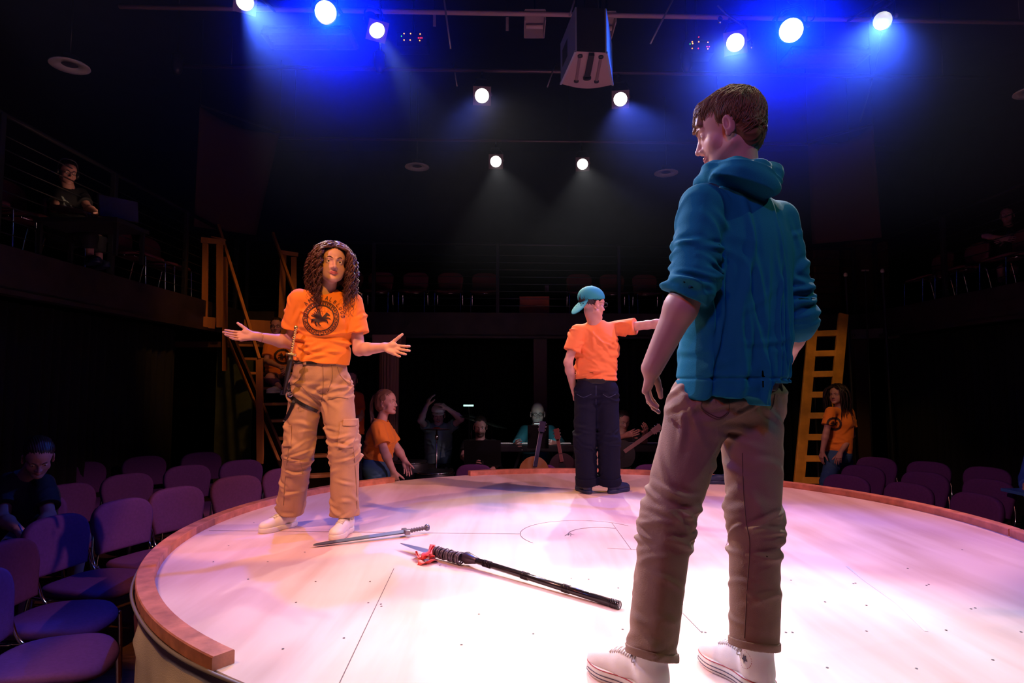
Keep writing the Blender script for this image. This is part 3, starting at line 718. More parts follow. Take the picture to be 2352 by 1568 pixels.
# landing floor and green flat
tag(MB().box(W(560, 790, 9.2) + Vector((0, 0.3, -0.03)), (1.6, 1.4, 0.08)).build('stair_landing', mat('landing_wood', (0.12, 0.05, 0.03), 0.6)), 'dark wooden landing at the head of the wooden stairs', 'landing')
gf = root('green_flat', W(530, 1060, 9.0), 'dark green painted scenery panel left of the wooden stairs', 'scenery panel')
a, b = W(498, 792, 8.95), W(572, 1100, 8.95)
MB().box(((a.x + b.x) / 2, 8.98, (a.z + 0.01) / 2 + 0.01), (b.x - a.x, 0.04, a.z), bev=0.004).build('panel', mat('flat_green', (0.075, 0.10, 0.05), 0.7, vary=0.3), gf)
MB().box(((a.x + b.x) / 2, 9.03, 0.05), (b.x - a.x, 0.06, 0.08)).build('batten', M_pine, gf)

# fluted classical column
gc = root('fluted_column', W(900, 1000, 7.9), 'pinkish fluted classical column behind the ponytailed girl', 'column')
cc = W(893, 900, 7.9); hw = 0.125
zt = W(898, 772, 7.9).z; zc2 = W(898, 790, 7.9).z
n = 96; vs = []
for z in (0.12, zc2):
    for k in range(n):
        a = 2 * math.pi * k / n; rr = hw * (1 - 0.10 * abs(math.sin(a * 10))) ; vs.append((cc.x + rr * math.cos(a), cc.y + rr * math.sin(a), z))
M_col = mat('column_paint', (0.22, 0.11, 0.09), 0.6)
MB().add(vs, [(k, (k + 1) % n, n + (k + 1) % n, n + k) for k in range(n)] + [tuple(range(n - 1, -1, -1)), tuple(range(n, 2 * n))]).build('shaft', M_col, gc)
MB().box((cc.x, cc.y, (zt + zc2) / 2), (0.36, 0.36, zt - zc2 + 0.02), bev=0.01).build('capital', M_col, gc)
MB().box((cc.x, cc.y, 0.06), (0.5, 0.5, 0.12), bev=0.01).build('plinth', M_col, gc)

# box on the back gallery
for (x0, x1, l) in ((1193, 1262, 'reddish wooden box on the back gallery floor beside the railing post'),):
    a, b = W(x0, 680, 10.6), W(x1, 700, 10.6); c_ = (a + b) / 2
    MB_ = MB().box((c_.x, 10.75, (a.z + 2.755) / 2), (b.x - a.x, 0.3, a.z - 2.755), bev=0.01)
    tag(MB_.build('wooden_box', mat('box_wood', (0.75, 0.22, 0.12), 0.6)), l, 'box')
a = W(1256, 663, 11.3); tag(MB().box(a, (0.07, 0.03, 0.12)).build('wall_outlet', mat('outlet', (0.3, 0.18, 0.18), 0.5)), 'small pale wall outlet above the reddish box', 'outlet')
p = W(1139, 547, 10.04); 

# ------------------------------------------------------------------ chairs
M_fab = mat('mauve_fabric', (0.105, 0.030, 0.150), 0.85, bump=0.25, bscale=420, spec=0.25, vary=0.12, vscale=60)
M_fabred = mat('wine_fabric', (0.20, 0.05, 0.07), 0.85, bump=0.2, bscale=420)
def make_chair(m, label, group):
    r = root('conference_chair', (0, 0, 0), label, 'chair', group)
    # faces +x : seat in x 0..0.44, back at x = -0.03
    # backrest: rounded arch outline, gently curved
    mb = MB(); out = []
    w2, z0, z1 = 0.225, 0.50, 0.82
    for k in range(25):
        t = k / 24; a = math.pi * t
        out.append((-w2 * math.copysign(abs(math.cos(a)) ** 0.62, math.cos(a)), z1 - 0.14 + 0.14 * abs(math.sin(a)) ** 0.75))
    out = [(-w2 * 0.86, z0)] + out + [(w2 * 0.86, z0)]
    cy = sum(p[0] for p in out) / len(out); cz = 0.665
    def pt(y, z, off):
        x = -0.045 - 0.22 * (z - 0.5) ** 1 * 0.55 - 0.5 * (0.05 - y * y) * 0.6
        return (x + off, y, z)
    rings = [(0.90, 0.030), (0.975, 0.024), (1.0, 0.010), (1.0, -0.008), (0.975, -0.022), (0.9, -0.027)]
    vs = [pt(y * s * 1.0, cz + (z - cz) * s, o) for (s, o) in rings for (y, z) in out]
    n = len(out); fs = []
    for i in range(len(rings) - 1):
        for j in range(n): fs.append((i * n + j, i * n + (j + 1) % n, (i + 1) * n + (j + 1) % n, (i + 1) * n + j))
    # inner fill rings, front and back
    for base, o, flip in ((0, 0.032, False), ((len(rings) - 1) * n, -0.029, True)):
        prev = base
        for s in (0.7, 0.4, 0.1):
            b = len(vs); vs += [pt(y * s, cz + (z - cz) * s, o) for (y, z) in out]
            for j in range(n):
                q = (b + j, b + (j + 1) % n, prev + (j + 1) % n, prev + j); fs.append(q if not flip else q[::-1])
            prev = b
        fs.append(tuple(range(prev, prev + n)) if flip else tuple(range(prev + n - 1, prev - 1, -1)))
    mb.add(vs, fs); mb.build('backrest', m, r, True, False)
    # seat: superellipse plan, waterfall front
    mb = MB(); vs = []; n = 40
    def seat(u, s, dz):
        a = 2 * math.pi * u / n; ca, sa = math.cos(a), math.sin(a)
        x = 0.20 + 0.235 * math.copysign(abs(ca) ** 0.7, ca) * s; y = 0.235 * math.copysign(abs(sa) ** 0.7, sa) * s * (1 - 0.06 * (0.2 - x) * 2)
        z = 0.455 + dz - 0.035 * max(0, (x - 0.28) / 0.16) ** 2 + 0.012 * (y / 0.23) ** 2
        return (x, y, z)
    rings = [(0.05, 0.0), (0.5, 0.002), (0.85, 0.004), (0.95, -0.002), (1.0, -0.018), (0.985, -0.034), (0.9, -0.045), (0.3, -0.048)]
    for (s, dz) in rings: vs += [seat(u, s, dz) for u in range(n)]
    fs = []
    for i in range(len(rings) - 1):
        for j in range(n): fs.append((i * n + j, (i + 1) * n + j, (i + 1) * n + (j + 1) % n, i * n + (j + 1) % n))
    fs.append(tuple(range(n))); fs.append(tuple(range((len(rings)) * n - 1, (len(rings) - 1) * n - 1, -1)))
    mb.add(vs, fs); mb.build('seat', m, r, True, False)
    for s in (-1, 1):
        y = s * 0.215
        MB().tube(smooth_path([(0.40, y, 0.0), (0.385, y, 0.36), (0.37, y, 0.40), (0.30, y, 0.412), (0.02, y, 0.412), (-0.02, y, 0.40), (-0.10, y * 1.02, 0.0)], 5), 0.0105, 7).build('leg_frame', M_chrome, r, True, False)
        MB().tube(smooth_path([(0.14, s * 0.225, 0.412), (0.02, s * 0.232, 0.42), (-0.03, s * 0.232, 0.47), (-0.055, s * 0.222, 0.56), (-0.075, s * 0.2, 0.66)], 5), 0.0085, 7).build('back_tube', M_chrome, r, True, False)
    MB().tube([(0.24, -0.215, 0.405), (0.24, 0.215, 0.405)], 0.009, 6).build('cross_bar', M_chrome, r, True, False)
    return r
chair0 = make_chair(M_fab, '', 'purple chairs round the stage')
chair1 = None
used = [False]
def place_chair(x, y, facing, label, group, first, zf=0.0, sc=1.0):
    c = first if not first.get('used') else copy_tree(first)
    if c is first: first['used'] = 1
    else:
        if 'used' in c: del c['used']
    c.location = (x, y, zf); c.rotation_euler = (0, 0, facing); c.scale = (sc, sc, sc)
    tag(c, label, 'chair', group)
    return c
def top_at(px, py, z=0.81): return Z(px, py, z)
CH = [ # pixel of the top of the backrest, label
    (-62, 1322, 'purple chair cut by the bottom left corner, only its seat in view'),
    (-2, 1250, 'purple chair cut by the left edge, just behind the corner chair'),
    (122, 1188, 'purple chair right beside the seated man writing, blue light on its back'),
    (276, 1150, 'front-row purple chair next after the one beside the seated man'),
    (401, 1121, 'front-row purple chair whose seat meets the rim of the round stage'),
    (540, 1095, 'front-row purple chair left of the feet of the woman in orange'),
    (655, 1076, 'front-row purple chair half hidden by the left leg of the woman in orange'),
    (149, 1114, 'second-row purple chair just behind the seated man'),
    (289, 1090, 'second-row purple chair behind the gap after the blue-lit one'),
    (428, 1070, 'second-row purple chair third from the seated man'),
    (552, 1058, 'second-row purple chair nearest the wooden stairs'),
    (186, 1063, 'third-row purple chair nearest the seated man'),
    (330, 1049, 'third-row purple chair in the middle of the last row at left'),
    (461, 1040, 'third-row purple chair nearest the wooden stairs'),
    (1948, 1095, 'front-row purple chair at the feet of the girl by the yellow ladder'),
    (2092, 1113, 'front-row purple chair in the middle at right'),
    (2250, 1140, 'front-row purple chair nearest the right edge'),
    (1985, 1073, 'second-row purple chair nearest the yellow ladder'),
    (2128, 1086, 'second-row purple chair in the middle at right'),
    (2275, 1103, 'second-row purple chair nearest the right edge'),
    (2015, 1052, 'third-row purple chair nearest the yellow ladder'),
    (2135, 1057, 'third-row purple chair in the middle at right'),
    (2270, 1075, 'third-row purple chair nearest the right edge'),
]
for i, (px, py, l) in enumerate(CH):
    p = top_at(px, py)
    f = math.atan2(CY - p.y, CX - p.x)
    if i < 14: f -= R(12) if i < 7 else R(8)
    if i >= 14:
        rr_ = (3.12, 3.95, 4.85)[(i - 14) // 3]; d_ = Vector((p.x, p.y)); k_ = 1.0
        while (d_ * k_ - Vector((CX, CY))).length < rr_: k_ += 0.005
        p = Vector((d_.x * k_, d_.y * k_, 0))
    place_chair(p.x + 0.10 * math.cos(f), p.y + 0.10 * math.sin(f), f, l, 'purple chairs round the stage', chair0, 0.0, 1.0 if i < 14 else 0.96)
for (px, l) in ((1088, 'purple chair top showing over the stage rim by the bearded man'), (1240, 'purple chair top showing over the stage rim before the keyboard player'),
                (1366, 'purple chair top between the legs of the man in the teal cap'), (1500, 'purple chair top behind the left leg of the man in the hoodie')):
    p = W(px, 1068, 6.98)
    place_chair(p.x, p.y, R(-90), l, 'purple chairs round the stage', chair0, 0.0, p.z / 0.82)
chair1 = make_chair(M_fabred, '', 'wine-red chairs on the galleries')
GP = [(812, 'wine-red gallery chair farthest left, above the lifted hand of the woman'), (880, 'wine-red back-gallery chair second from the left'), (958, 'wine-red back-gallery chair just left of centre'), (1036, 'wine-red back-gallery chair third before the railing post'), (1114, 'wine-red back-gallery chair next to the centre railing post'),
      (1330, 'wine-red back-gallery chair above the teal cap'), (1406, 'wine-red back-gallery chair right of the teal cap'), (1482, 'wine-red back-gallery chair nearest the blue sleeve')]
for (px, l) in GP:
    p = W(px, 605, 11.0)
    place_chair(p.x, 10.9 + YW * p.x, R(-90), l, 'wine-red chairs on the galleries', chair1, 2.75)
for k, (y, l) in enumerate(((5.25, 'wine-red left-gallery chair in front of the headset operator'), (5.95, 'wine-red left-gallery chair beside the headset operator'), (6.62, 'wine-red left-gallery chair just past the headset operator'), (7.7, 'wine-red left-gallery chair fourth from the left edge'), (8.35, 'wine-red left-gallery chair nearest the wooden stairs'))):
    place_chair(-4.78, y, 0.0, l, 'wine-red chairs on the galleries', chair1, 2.75)
for k, (y, l) in enumerate(((9.3, 'wine-red right-gallery chair nearest the yellow ladder'), (8.6, 'wine-red right-gallery chair between the ladder and the seated person'), (7.75, 'wine-red right-gallery chair below the seated person'))):
    place_chair(6.35, y, R(180), l, 'wine-red chairs on the galleries', chair1, 2.75)
# ------------------------------------------------------------------ organic shapes: distance functions meshed with surface nets
def A(v): return np.array([float(v[0]), float(v[1]), float(v[2]) if len(v) > 2 else 0.0])
def nrm(v): v = A(v); return v / (np.linalg.norm(v) + 1e-12)
def smin(a, b, k):
    h = np.clip(0.5 + 0.5 * (b - a) / k, 0, 1)
    return b * (1 - h) + a * h - k * h * (1 - h)
def frame(fwd, up=(0, 0, 1)):
    f = nrm(fwd); r = np.cross(f, A(up)); r /= np.linalg.norm(r); u = np.cross(r, f)
    return np.stack([r, f, u])            # rows: right, forward, up
class G:
    """smooth union of shapes"""
    def __init__(s, k=0.01): s.it = []; s.k = k; s.ops = []
    def put(s, f, c, r, k=None): s.it.append((f, A(c), r, s.k if k is None else k)); return s
    def cap(s, a, b, ra, rb=None, k=None):
        a, b = A(a), A(b); rb = ra if rb is None else rb
        ba = b - a; L2 = float(ba @ ba) + 1e-12
        def f(P):
            pa = P - a; h = np.clip(pa @ ba / L2, 0, 1)
            return np.linalg.norm(pa - h[:, None] * ba, axis=1) - (ra + (rb - ra) * h)
        return s.put(f, (a + b) / 2, math.sqrt(L2) / 2 + max(ra, rb), k)
    def ecap(s, a, b, ra, rb, fr, flat, k=None):
        """capsule squashed along the forward axis of the frame; flat may be a pair"""
        a, b = A(a), A(b); M = np.array(fr); fa, fb = flat if hasattr(flat, '__len__') else (flat, flat)
        ba = b - a; L2 = float(ba @ ba)
        def f(P):
            pa = P - a; h = np.clip(pa @ ba / L2, 0, 1); q = (pa - h[:, None] * ba) @ M.T
            fl = fa + (fb - fa) * h; rr = ra + (rb - ra) * h
            q[:, 1] /= fl
            n = np.linalg.norm(q, axis=1)
            return (n - rr) * (0.5 + 0.5 * fl)
        return s.put(f, (a + b) / 2, math.sqrt(L2) / 2 + max(ra, rb), k)
    def ell(s, c, r, fr=None, k=None):
        c = A(c); r = A(r) if hasattr(r, '__len__') else np.array([r, r, r], float); M = np.eye(3) if fr is None else np.array(fr)
        def f(P):
            q = (P - c) @ M.T; k0 = np.linalg.norm(q / r, axis=1); k1 = np.linalg.norm(q / (r * r), axis=1) + 1e-9
            return k0 * (k0 - 1) / k1
        return s.put(f, c, float(r.max()), k)
    def box(s, c, h, rad, fr=None, k=None):
        c = A(c); h = A(h); M = np.eye(3) if fr is None else np.array(fr)
        def f(P):
            q = np.abs((P - c) @ M.T) - (h - rad)
            return np.linalg.norm(np.maximum(q, 0), axis=1) + np.minimum(q.max(axis=1), 0) - rad
        return s.put(f, c, float(np.linalg.norm(h)), k)
    def grp(s, g, k=None):
        lo = np.min([c - r for (_, c, r, _) in g.it], axis=0); hi = np.max([c + r for (_, c, r, _) in g.it], axis=0)
        return s.put(g, (lo + hi) / 2, float(np.linalg.norm(hi - lo) / 2), k)
    def cut(s, c, n):                       # keep what lies behind the plane
        c, n = A(c), nrm(n); s.ops.append(lambda P, D: np.maximum(D, (P - c) @ n)); return s
    def sub(s, g, k=0.004): s.ops.append(lambda P, D: -smin(-D, g(P), k)); return s
    def disp(s, f): s.ops.append(lambda P, D: D + f(P) * (np.abs(D) < 0.06)); return s
    def __call__(s, P):
        D = np.full(len(P), 0.6)
        for (f, c, r, k) in s.it:
            b = P - c; b = np.sqrt(np.einsum('ij,ij->i', b, b)) - r
            m = b < 0.05
            D = np.where(m, D, np.minimum(D, b + 0.0))
            if m.any():
                Pm = P[m]; D[m] = smin(D[m], f(Pm), k)
        for o in s.ops: D = o(P, D)
        return D
    def bounds(s):
        return np.min([c - r for (_, c, r, _) in s.it], axis=0) - 0.02, np.max([c + r for (_, c, r, _) in s.it], axis=0) + 0.02

def netmesh(f, res, bounds=None, newton=1):
    lo, hi = bounds if bounds else f.bounds()
    lo = np.array(lo); hi = np.array(hi)
    B0 = res * 16; n0 = np.ceil((hi - lo) / B0).astype(int) + 1
    g = np.stack(np.meshgrid(*[np.arange(n) for n in n0], indexing='ij'), -1).reshape(-1, 3)
    c = lo + (g + 0.5) * B0
    g = g[np.abs(f(c)) < B0 * 1.25]
    sub = np.stack(np.meshgrid(*[np.arange(4)] * 3, indexing='ij'), -1).reshape(-1, 3)
    g1 = (g[:, None, :] * 4 + sub[None]).reshape(-1, 3); B1 = res * 4
    c = lo + (g1 + 0.5) * B1
    g1 = g1[np.abs(f(c)) < B1 * 1.3]
    if len(g1) == 0: return np.zeros((0, 3)), np.zeros((0, 4), int)
    s5 = np.stack(np.meshgrid(*[np.arange(5)] * 3, indexing='ij'), -1).reshape(-1, 3)
    N = (n0 * 16 + 2).astype(np.int64)
    pts = (g1[:, None, :] * 4 + s5[None]).reshape(-1, 3)
    keys = (pts[:, 0] * N[1] + pts[:, 1]) * N[2] + pts[:, 2]
    uk, inv = np.unique(keys, return_inverse=True)
    ui = np.stack([uk // (N[1] * N[2]), (uk // N[2]) % N[1], uk % N[2]], -1)
    D = np.empty(len(uk))
    for i in range(0, len(uk), 400000): D[i:i + 400000] = f(lo + ui[i:i + 400000] * res)
    T = D[inv.reshape(-1)].reshape(len(g1), 5, 5, 5)
    C = np.stack([T[:, i:i + 4, j:j + 4, k:k + 4] for i in (0, 1) for j in (0, 1) for k in (0, 1)], -1)   # corner order 4i+2j+k
    neg = C < 0; cnt = neg.sum(-1); m = (cnt > 0) & (cnt < 8)
    bi, ci, cj, ck = np.nonzero(m)
    cell = g1[bi] * 4 + np.stack([ci, cj, ck], -1); cv = C[bi, ci, cj, ck]; ng = cv < 0
    E = [(0, 4), (1, 5), (2, 6), (3, 7), (0, 2), (1, 3), (4, 6), (5, 7), (0, 1), (2, 3), (4, 5), (6, 7)]
    cor = np.array([(i, j, k) for i in (0, 1) for j in (0, 1) for k in (0, 1)], float)
    acc = np.zeros((len(cell), 3)); w_ = np.zeros(len(cell))
    for a, b in E:
        x = ng[:, a] != ng[:, b]; t = np.where(x, cv[:, a] / np.where(x, cv[:, a] - cv[:, b], 1), 0)
        acc += x[:, None] * (cor[a] + t[:, None] * (cor[b] - cor[a])); w_ += x
    V = lo + (cell + acc / w_[:, None]) * res
    ck_ = (cell[:, 0] * N[1] + cell[:, 1]) * N[2] + cell[:, 2]
    o = np.argsort(ck_); sk = ck_[o]
    def look(c):
        k = (c[:, 0] * N[1] + c[:, 1]) * N[2] + c[:, 2]
        p = np.clip(np.searchsorted(sk, k), 0, len(sk) - 1); return np.where(sk[p] == k, o[p], -1)
    Fs = []
    for ax, (b, u, v) in enumerate([(4, 1, 2), (2, 2, 0), (1, 0, 1)]):
        x = ng[:, 0] != ng[:, b]; cc = cell[x]; du = np.zeros(3, int); dv = np.zeros(3, int); du[u] = 1; dv[v] = 1
        q = np.stack([np.nonzero(x)[0], look(cc - du), look(cc - du - dv), look(cc - dv)], -1)
        ok = (q >= 0).all(1); q = q[ok]; fl = ng[x][ok, 0]
        q[~fl] = q[~fl][:, ::-1]; Fs.append(q)
    Fq = np.concatenate(Fs)
    for _ in range(newton):
        h = res * 0.3; d = f(V)
        gr = np.stack([f(V + np.eye(3)[i] * h) - f(V - np.eye(3)[i] * h) for i in range(3)], -1) / (2 * h)
        g2 = (gr ** 2).sum(1) + 1e-6
        st = -(np.clip(d, -res * 0.6, res * 0.6) / g2)[:, None] * gr
        L = np.linalg.norm(st, axis=1, keepdims=True); st *= np.minimum(1, res * 0.6 / (L + 1e-9))
        V = V + st
    return V, Fq

def to_mesh(name, V, Fq, m, parent, color=None):
    me = bpy.data.meshes.new(name)
    me.vertices.add(len(V)); me.vertices.foreach_set('co', V.astype(np.float32).ravel())
    me.loops.add(Fq.size); me.loops.foreach_set('vertex_index', Fq.astype(np.int32).ravel())
    me.polygons.add(len(Fq)); me.polygons.foreach_set('loop_start', np.arange(0, Fq.size, Fq.shape[1], dtype=np.int32))
    me.polygons.foreach_set('use_smooth', np.ones(len(Fq), bool))
    me.update(calc_edges=True)
    if color is not None:
        ca = me.color_attributes.new('Col', 'FLOAT_COLOR', 'POINT')
        c4 = np.ones((len(V), 4), np.float32); c4[:, :3] = color(V) if callable(color) else color
        ca.data.foreach_set('color', c4.ravel())
    return link(name, me, m, parent)
def sculpt(name, g, res, m, parent, color=None, bounds=None):
    V, Fq = netmesh(g, res, bounds); return to_mesh(name, V, Fq, m, parent, color)

def folds(P, d, freq, seed=0, warp=1.0):
    r = np.random.RandomState(seed); w1, w2 = r.randn(3) * 5, r.randn(3) * 11
    ph = P @ nrm(d) * freq + warp * (1.1 * np.sin(P @ w1 + seed) + 0.6 * np.sin(P @ w2 + 2 * seed))
    return (1 - np.abs(np.sin(ph))) ** 1.6 - 0.3
CREASE = {}
def creases(P, a, b, rad, n, seed, amp, length, width, tilt=0.35, side=None, bias=None):
    """separate soft cloth creases strewn round the axis a-b; each one a ridge with a groove beside it"""
    a, b = A(a), A(b); key = (tuple(a), tuple(b), n, seed)
    if key not in CREASE:
        r = np.random.RandomState(seed); ax = nrm(b - a); u = nrm(np.cross(ax, (0.3, 0.9, 0.2))); v = np.cross(ax, u); L_ = []
        for i in range(n):
            t = r.rand(); th = r.rand() * 6.283; rd = u * math.cos(th) + v * math.sin(th)
            if side is not None: rd = nrm(rd * 0.8 + A(side))
            c = a + (b - a) * t + rd * rad; tl = r.randn() * tilt + (bias or 0) * (1 if r.rand() < 0.8 else -1)
            tg_ = nrm(np.cross(ax, rd)); d1 = nrm(tg_ * math.cos(tl) + ax * math.sin(tl)); d2 = nrm(np.cross(d1, rd))
            L_.append((c, d1, d2, rd, length * r.uniform(0.55, 1.3), width * r.uniform(0.7, 1.4), amp * r.uniform(0.5, 1.2), r.uniform(-1, 1)))
        CREASE[key] = L_
    out = np.zeros(len(P)); m0 = ((P - (a + b) / 2) ** 2).sum(1) < (np.linalg.norm(b - a) / 2 + rad + length * 2.2) ** 2
    if not m0.any(): return out
    Q = P[m0]; o = np.zeros(len(Q))
    for (c, d1, d2, rd, L, w_, am, cv) in CREASE[key]:
        q = Q - c; m = np.einsum('ij,ij->i', q, q) < (L * 1.8) ** 2
        if not m.any(): continue
        q = q[m]; x = q @ d1; y = q @ d2 + 0.35 * x * x / max(rad, 0.05) * cv; z = q @ rd; y /= w_
        o[m] += am * np.exp(-(x / L) ** 2 - (z / (rad * 1.1)) ** 2) * (np.exp(-y * y) - 0.55 * np.exp(-(y - 1.7) ** 2))
    out[m0] = o
    return out
def lump(P, freq, seed=0):
    r = np.random.RandomState(seed); out = 0
    for i in range(5):
        w = r.randn(3); w = w / np.linalg.norm(w) * freq * (1 + i * 0.35); out = out + np.sin(P @ w + r.rand() * 6)
    return out / 5
def near(P, c, r): return np.exp(-((P - A(c)) ** 2).sum(1) / (r * r))

# ------------------------------------------------------------------ people
M_skin = mat('skin', (0.62, 0.33, 0.24), 0.5, vcol=True, spec=0.35)
SKIN = np.array((0.60, 0.33, 0.25)); 
def hand_g(wr, f, s, n, sc=1.0, curl=(0.15, 0.15, 0.15, 0.15), spread=0.06, thumb=(0.7, 0.5, 0.35), tcurl=0.1):
    """f towards the fingers, s towards the thumb side, n the way the palm faces"""
    wr = A(wr); f = nrm(f); n = nrm(A(n) - f * (A(n) @ f)); s = A(s); s = nrm(s - f * (s @ f) - n * (s @ n))
    g = G(0.010 * sc); tips = []
    kx = [0.031, 0.0105, -0.0105, -0.030]; ky = [0.086, 0.090, 0.085, 0.076]
    g.ecap(wr - f * 0.02 * sc, wr + f * 0.012 * sc, 0.026 * sc, 0.027 * sc, np.stack([s, n, f]), 0.68)
    for i in range(4):
        kn = wr + (f * ky[i] + s * kx[i]) * sc
        g.cap(wr + (f * 0.012 + s * kx[i] * 0.55) * sc, kn - n * 0.002 * sc, 0.0135 * sc, 0.0108 * sc, 0.013 * sc)
    g.ell(wr + (f * 0.042 + s * 0.024 + n * 0.010) * sc, (0.030 * sc, 0.017 * sc, 0.014 * sc), np.stack([nrm(f + 0.4 * s), nrm(s - 0.4 * f), n]))
    g.ell(wr + (f * 0.042 - s * 0.024 + n * 0.008) * sc, (0.034 * sc, 0.014 * sc, 0.012 * sc), np.stack([f, s, n]))
    L = [(0.043, 0.026, 0.021), (0.047, 0.030, 0.022), (0.044, 0.028, 0.022), (0.034, 0.021, 0.019)]; Rr = [0.0088, 0.0090, 0.0086, 0.0076]
    for i in range(4):
        p = wr + (f * (ky[i] - 0.004) + s * kx[i]) * sc; d = nrm(f + s * spread * (1.5 - i)); a = curl[i]
        fg = G(0.003 * sc)
        for j in range(3):
            ang_ = a * (1.0 if j == 0 else 1.15); d = nrm(d * math.cos(ang_) + n * math.sin(ang_))
            ax_n = nrm(n - d * (n @ d)); q = p + d * L[i][j] * sc
            fg.cap(p, q, Rr[i] * sc * (1 - 0.07 * j), Rr[i] * sc * (0.93 - 0.08 * j)); 
            if j < 2: fg.ell(q, Rr[i] * sc * (1.0 - 0.05 * j))
            p = q; n_ = n
        tips.append((p, d, Rr[i] * sc))
        g.grp(fg, 0.0045 * sc)
    tg = G(0.004 * sc); p = wr + (f * 0.022 + s * 0.022 + n * 0.006) * sc
    d = nrm(f * thumb[0] + s * thumb[1] + n * thumb[2])
    for j, (l, r0, r1) in enumerate(((0.042, 0.0145, 0.0115), (0.034, 0.0112, 0.0102), (0.028, 0.0104, 0.0082))):
        q = p + d * l * sc; tg.cap(p, q, r0 * sc, r1 * sc); p = q
        d = nrm(d + f * tcurl)
    tips.append((p, d, 0.0095 * sc)); g.grp(tg, 0.010 * sc)
    g.tips = tips; g.nrm_ = n
    return g

def head_g(c, fwd, up=(0, 0, 1), sc=1.0, female=False, face=True):
    M = frame(fwd, up); c = A(c)
    def p(x, y, z): return c + (x * M[0] + y * M[1] + z * M[2]) * sc
    g = G(0.014 * sc)
    jw = 0.9 if female else 1.0
    g.ell(p(0, -0.018, 0.038), np.array((0.074, 0.094, 0.084)) * sc, M)
    g.ell(p(0, 0.022, 0.035), np.array((0.066, 0.066, 0.062)) * sc, M, 0.02)
    g.ell(p(0, 0.030, -0.030), np.array((0.059 if female else 0.058, 0.056, 0.078)) * sc, M, 0.02)
    for s in (-1, 1):
        g.cap(p(s * 0.050 * jw, -0.006, -0.058), p(s * 0.016, 0.062, -0.096), 0.016 * sc, 0.014 * sc, 0.024 * sc)
        g.ell(p(s * (0.043 if female else 0.040), 0.048, -0.038 if female else -0.034), np.array((0.022, 0.019, 0.024)) * sc, M, 0.016 * sc)
    g.ell(p(0, 0.072, -0.098), np.array((0.019, 0.014, 0.014)) * sc, M, 0.014 * sc)
    if female:
        for s in (-1, 1): g.ell(p(s * 0.034, 0.040, -0.066), np.array((0.022, 0.022, 0.024)) * sc, M, 0.02 * sc)
    if not face: return g, M, p
    for s in (-1, 1):                                # brow, lids
        g.cap(p(s * 0.012, 0.083, 0.017), p(s * 0.044, 0.069, 0.020), 0.0075 * sc, 0.006 * sc, 0.012 * sc)
    so = G(0.008)
    for s in (-1, 1): so.ell(p(s * 0.031, 0.092, 0.000), np.array((0.019, 0.014, 0.0115)) * sc, M)
    g.sub(so, 0.010 * sc)
    g2 = G(0.004 * sc)
    g2.grp(g_wrap(g), 0.004)
    for s in (-1, 1):
        lid = G(0.002); lid.ell(p(s * 0.0315, 0.0675, 0.0), 0.0145 * sc)
        op = G(0.002); op.ell(p(s * 0.0315, 0.086, -0.001), np.array((0.0140, 0.016, 0.0062)) * sc, M); lid.sub(op, 0.0015)
        g2.grp(lid, 0.004 * sc)
    nose = G(0.006 * sc)
    nose.cap(p(0, 0.080, 0.012), p(0, 0.100, -0.030), 0.0062 * sc, 0.0085 * sc)
    nose.ell(p(0, 0.101, -0.034), np.array((0.0095, 0.0095, 0.0085)) * sc, M)
    for s in (-1, 1): nose.ell(p(s * 0.0115, 0.089, -0.037), np.array((0.0072, 0.0095, 0.007)) * sc, M)
    g2.grp(nose, 0.010 * sc)
    lips = G(0.004 * sc); mw_ = 0.026 if female else 0.023
    for s in (-1, 1):
        lips.cap(p(s * mw_, 0.0745, -0.0595), p(s * 0.004, 0.0885, -0.0612), 0.0020 * sc, 0.0046 * sc)
        lips.cap(p(s * mw_ * 0.85, 0.0755, -0.0635), p(s * 0.003, 0.0865, -0.0700), 0.0024 * sc, 0.0054 * sc)
    g2.grp(lips, 0.007 * sc)
    cr = G(0.002); cr.cap(p(-mw_, 0.0790, -0.0605), p(0, 0.0905, -0.0655), 0.0013 * sc); cr.cap(p(mw_, 0.0790, -0.0605), p(0, 0.0905, -0.0655), 0.0013 * sc)
    g2.sub(cr, 0.002 * sc)
    nos = G(0.002)
    for s in (-1, 1): nos.ell(p(s * 0.006, 0.095, -0.0430), np.array((0.0032, 0.005, 0.004)) * sc, M)
    g2.sub(nos, 0.002)
    for s in (-1, 1):                                # ears
        e = G(0.003 * sc); t = nrm(M[1] * 0.25 + M[0] * s * 0.55); Ef = np.stack([nrm(M[0] * s * 0.9 - M[1] * 0.35), nrm(M[1] * 0.9 + M[0] * s * 0.35), M[2]])
        e.ell(p(s * 0.080, -0.010, -0.010), np.array((0.0065, 0.0185, 0.031)) * sc, Ef)
        e.ell(p(s * 0.078, -0.002, -0.036), np.array((0.006, 0.009, 0.011)) * sc, Ef)
        h = G(0.003); h.ell(p(s * 0.0885, -0.003, -0.006), np.array((0.006, 0.0105, 0.019)) * sc, Ef); e.sub(h, 0.004 * sc)
        g2.grp(e, 0.006 * sc)
    return g2, M, p
def g_wrap(g):
    h = G(g.k); h.it = g.it; h.ops = g.ops; h.k = g.k
    return h

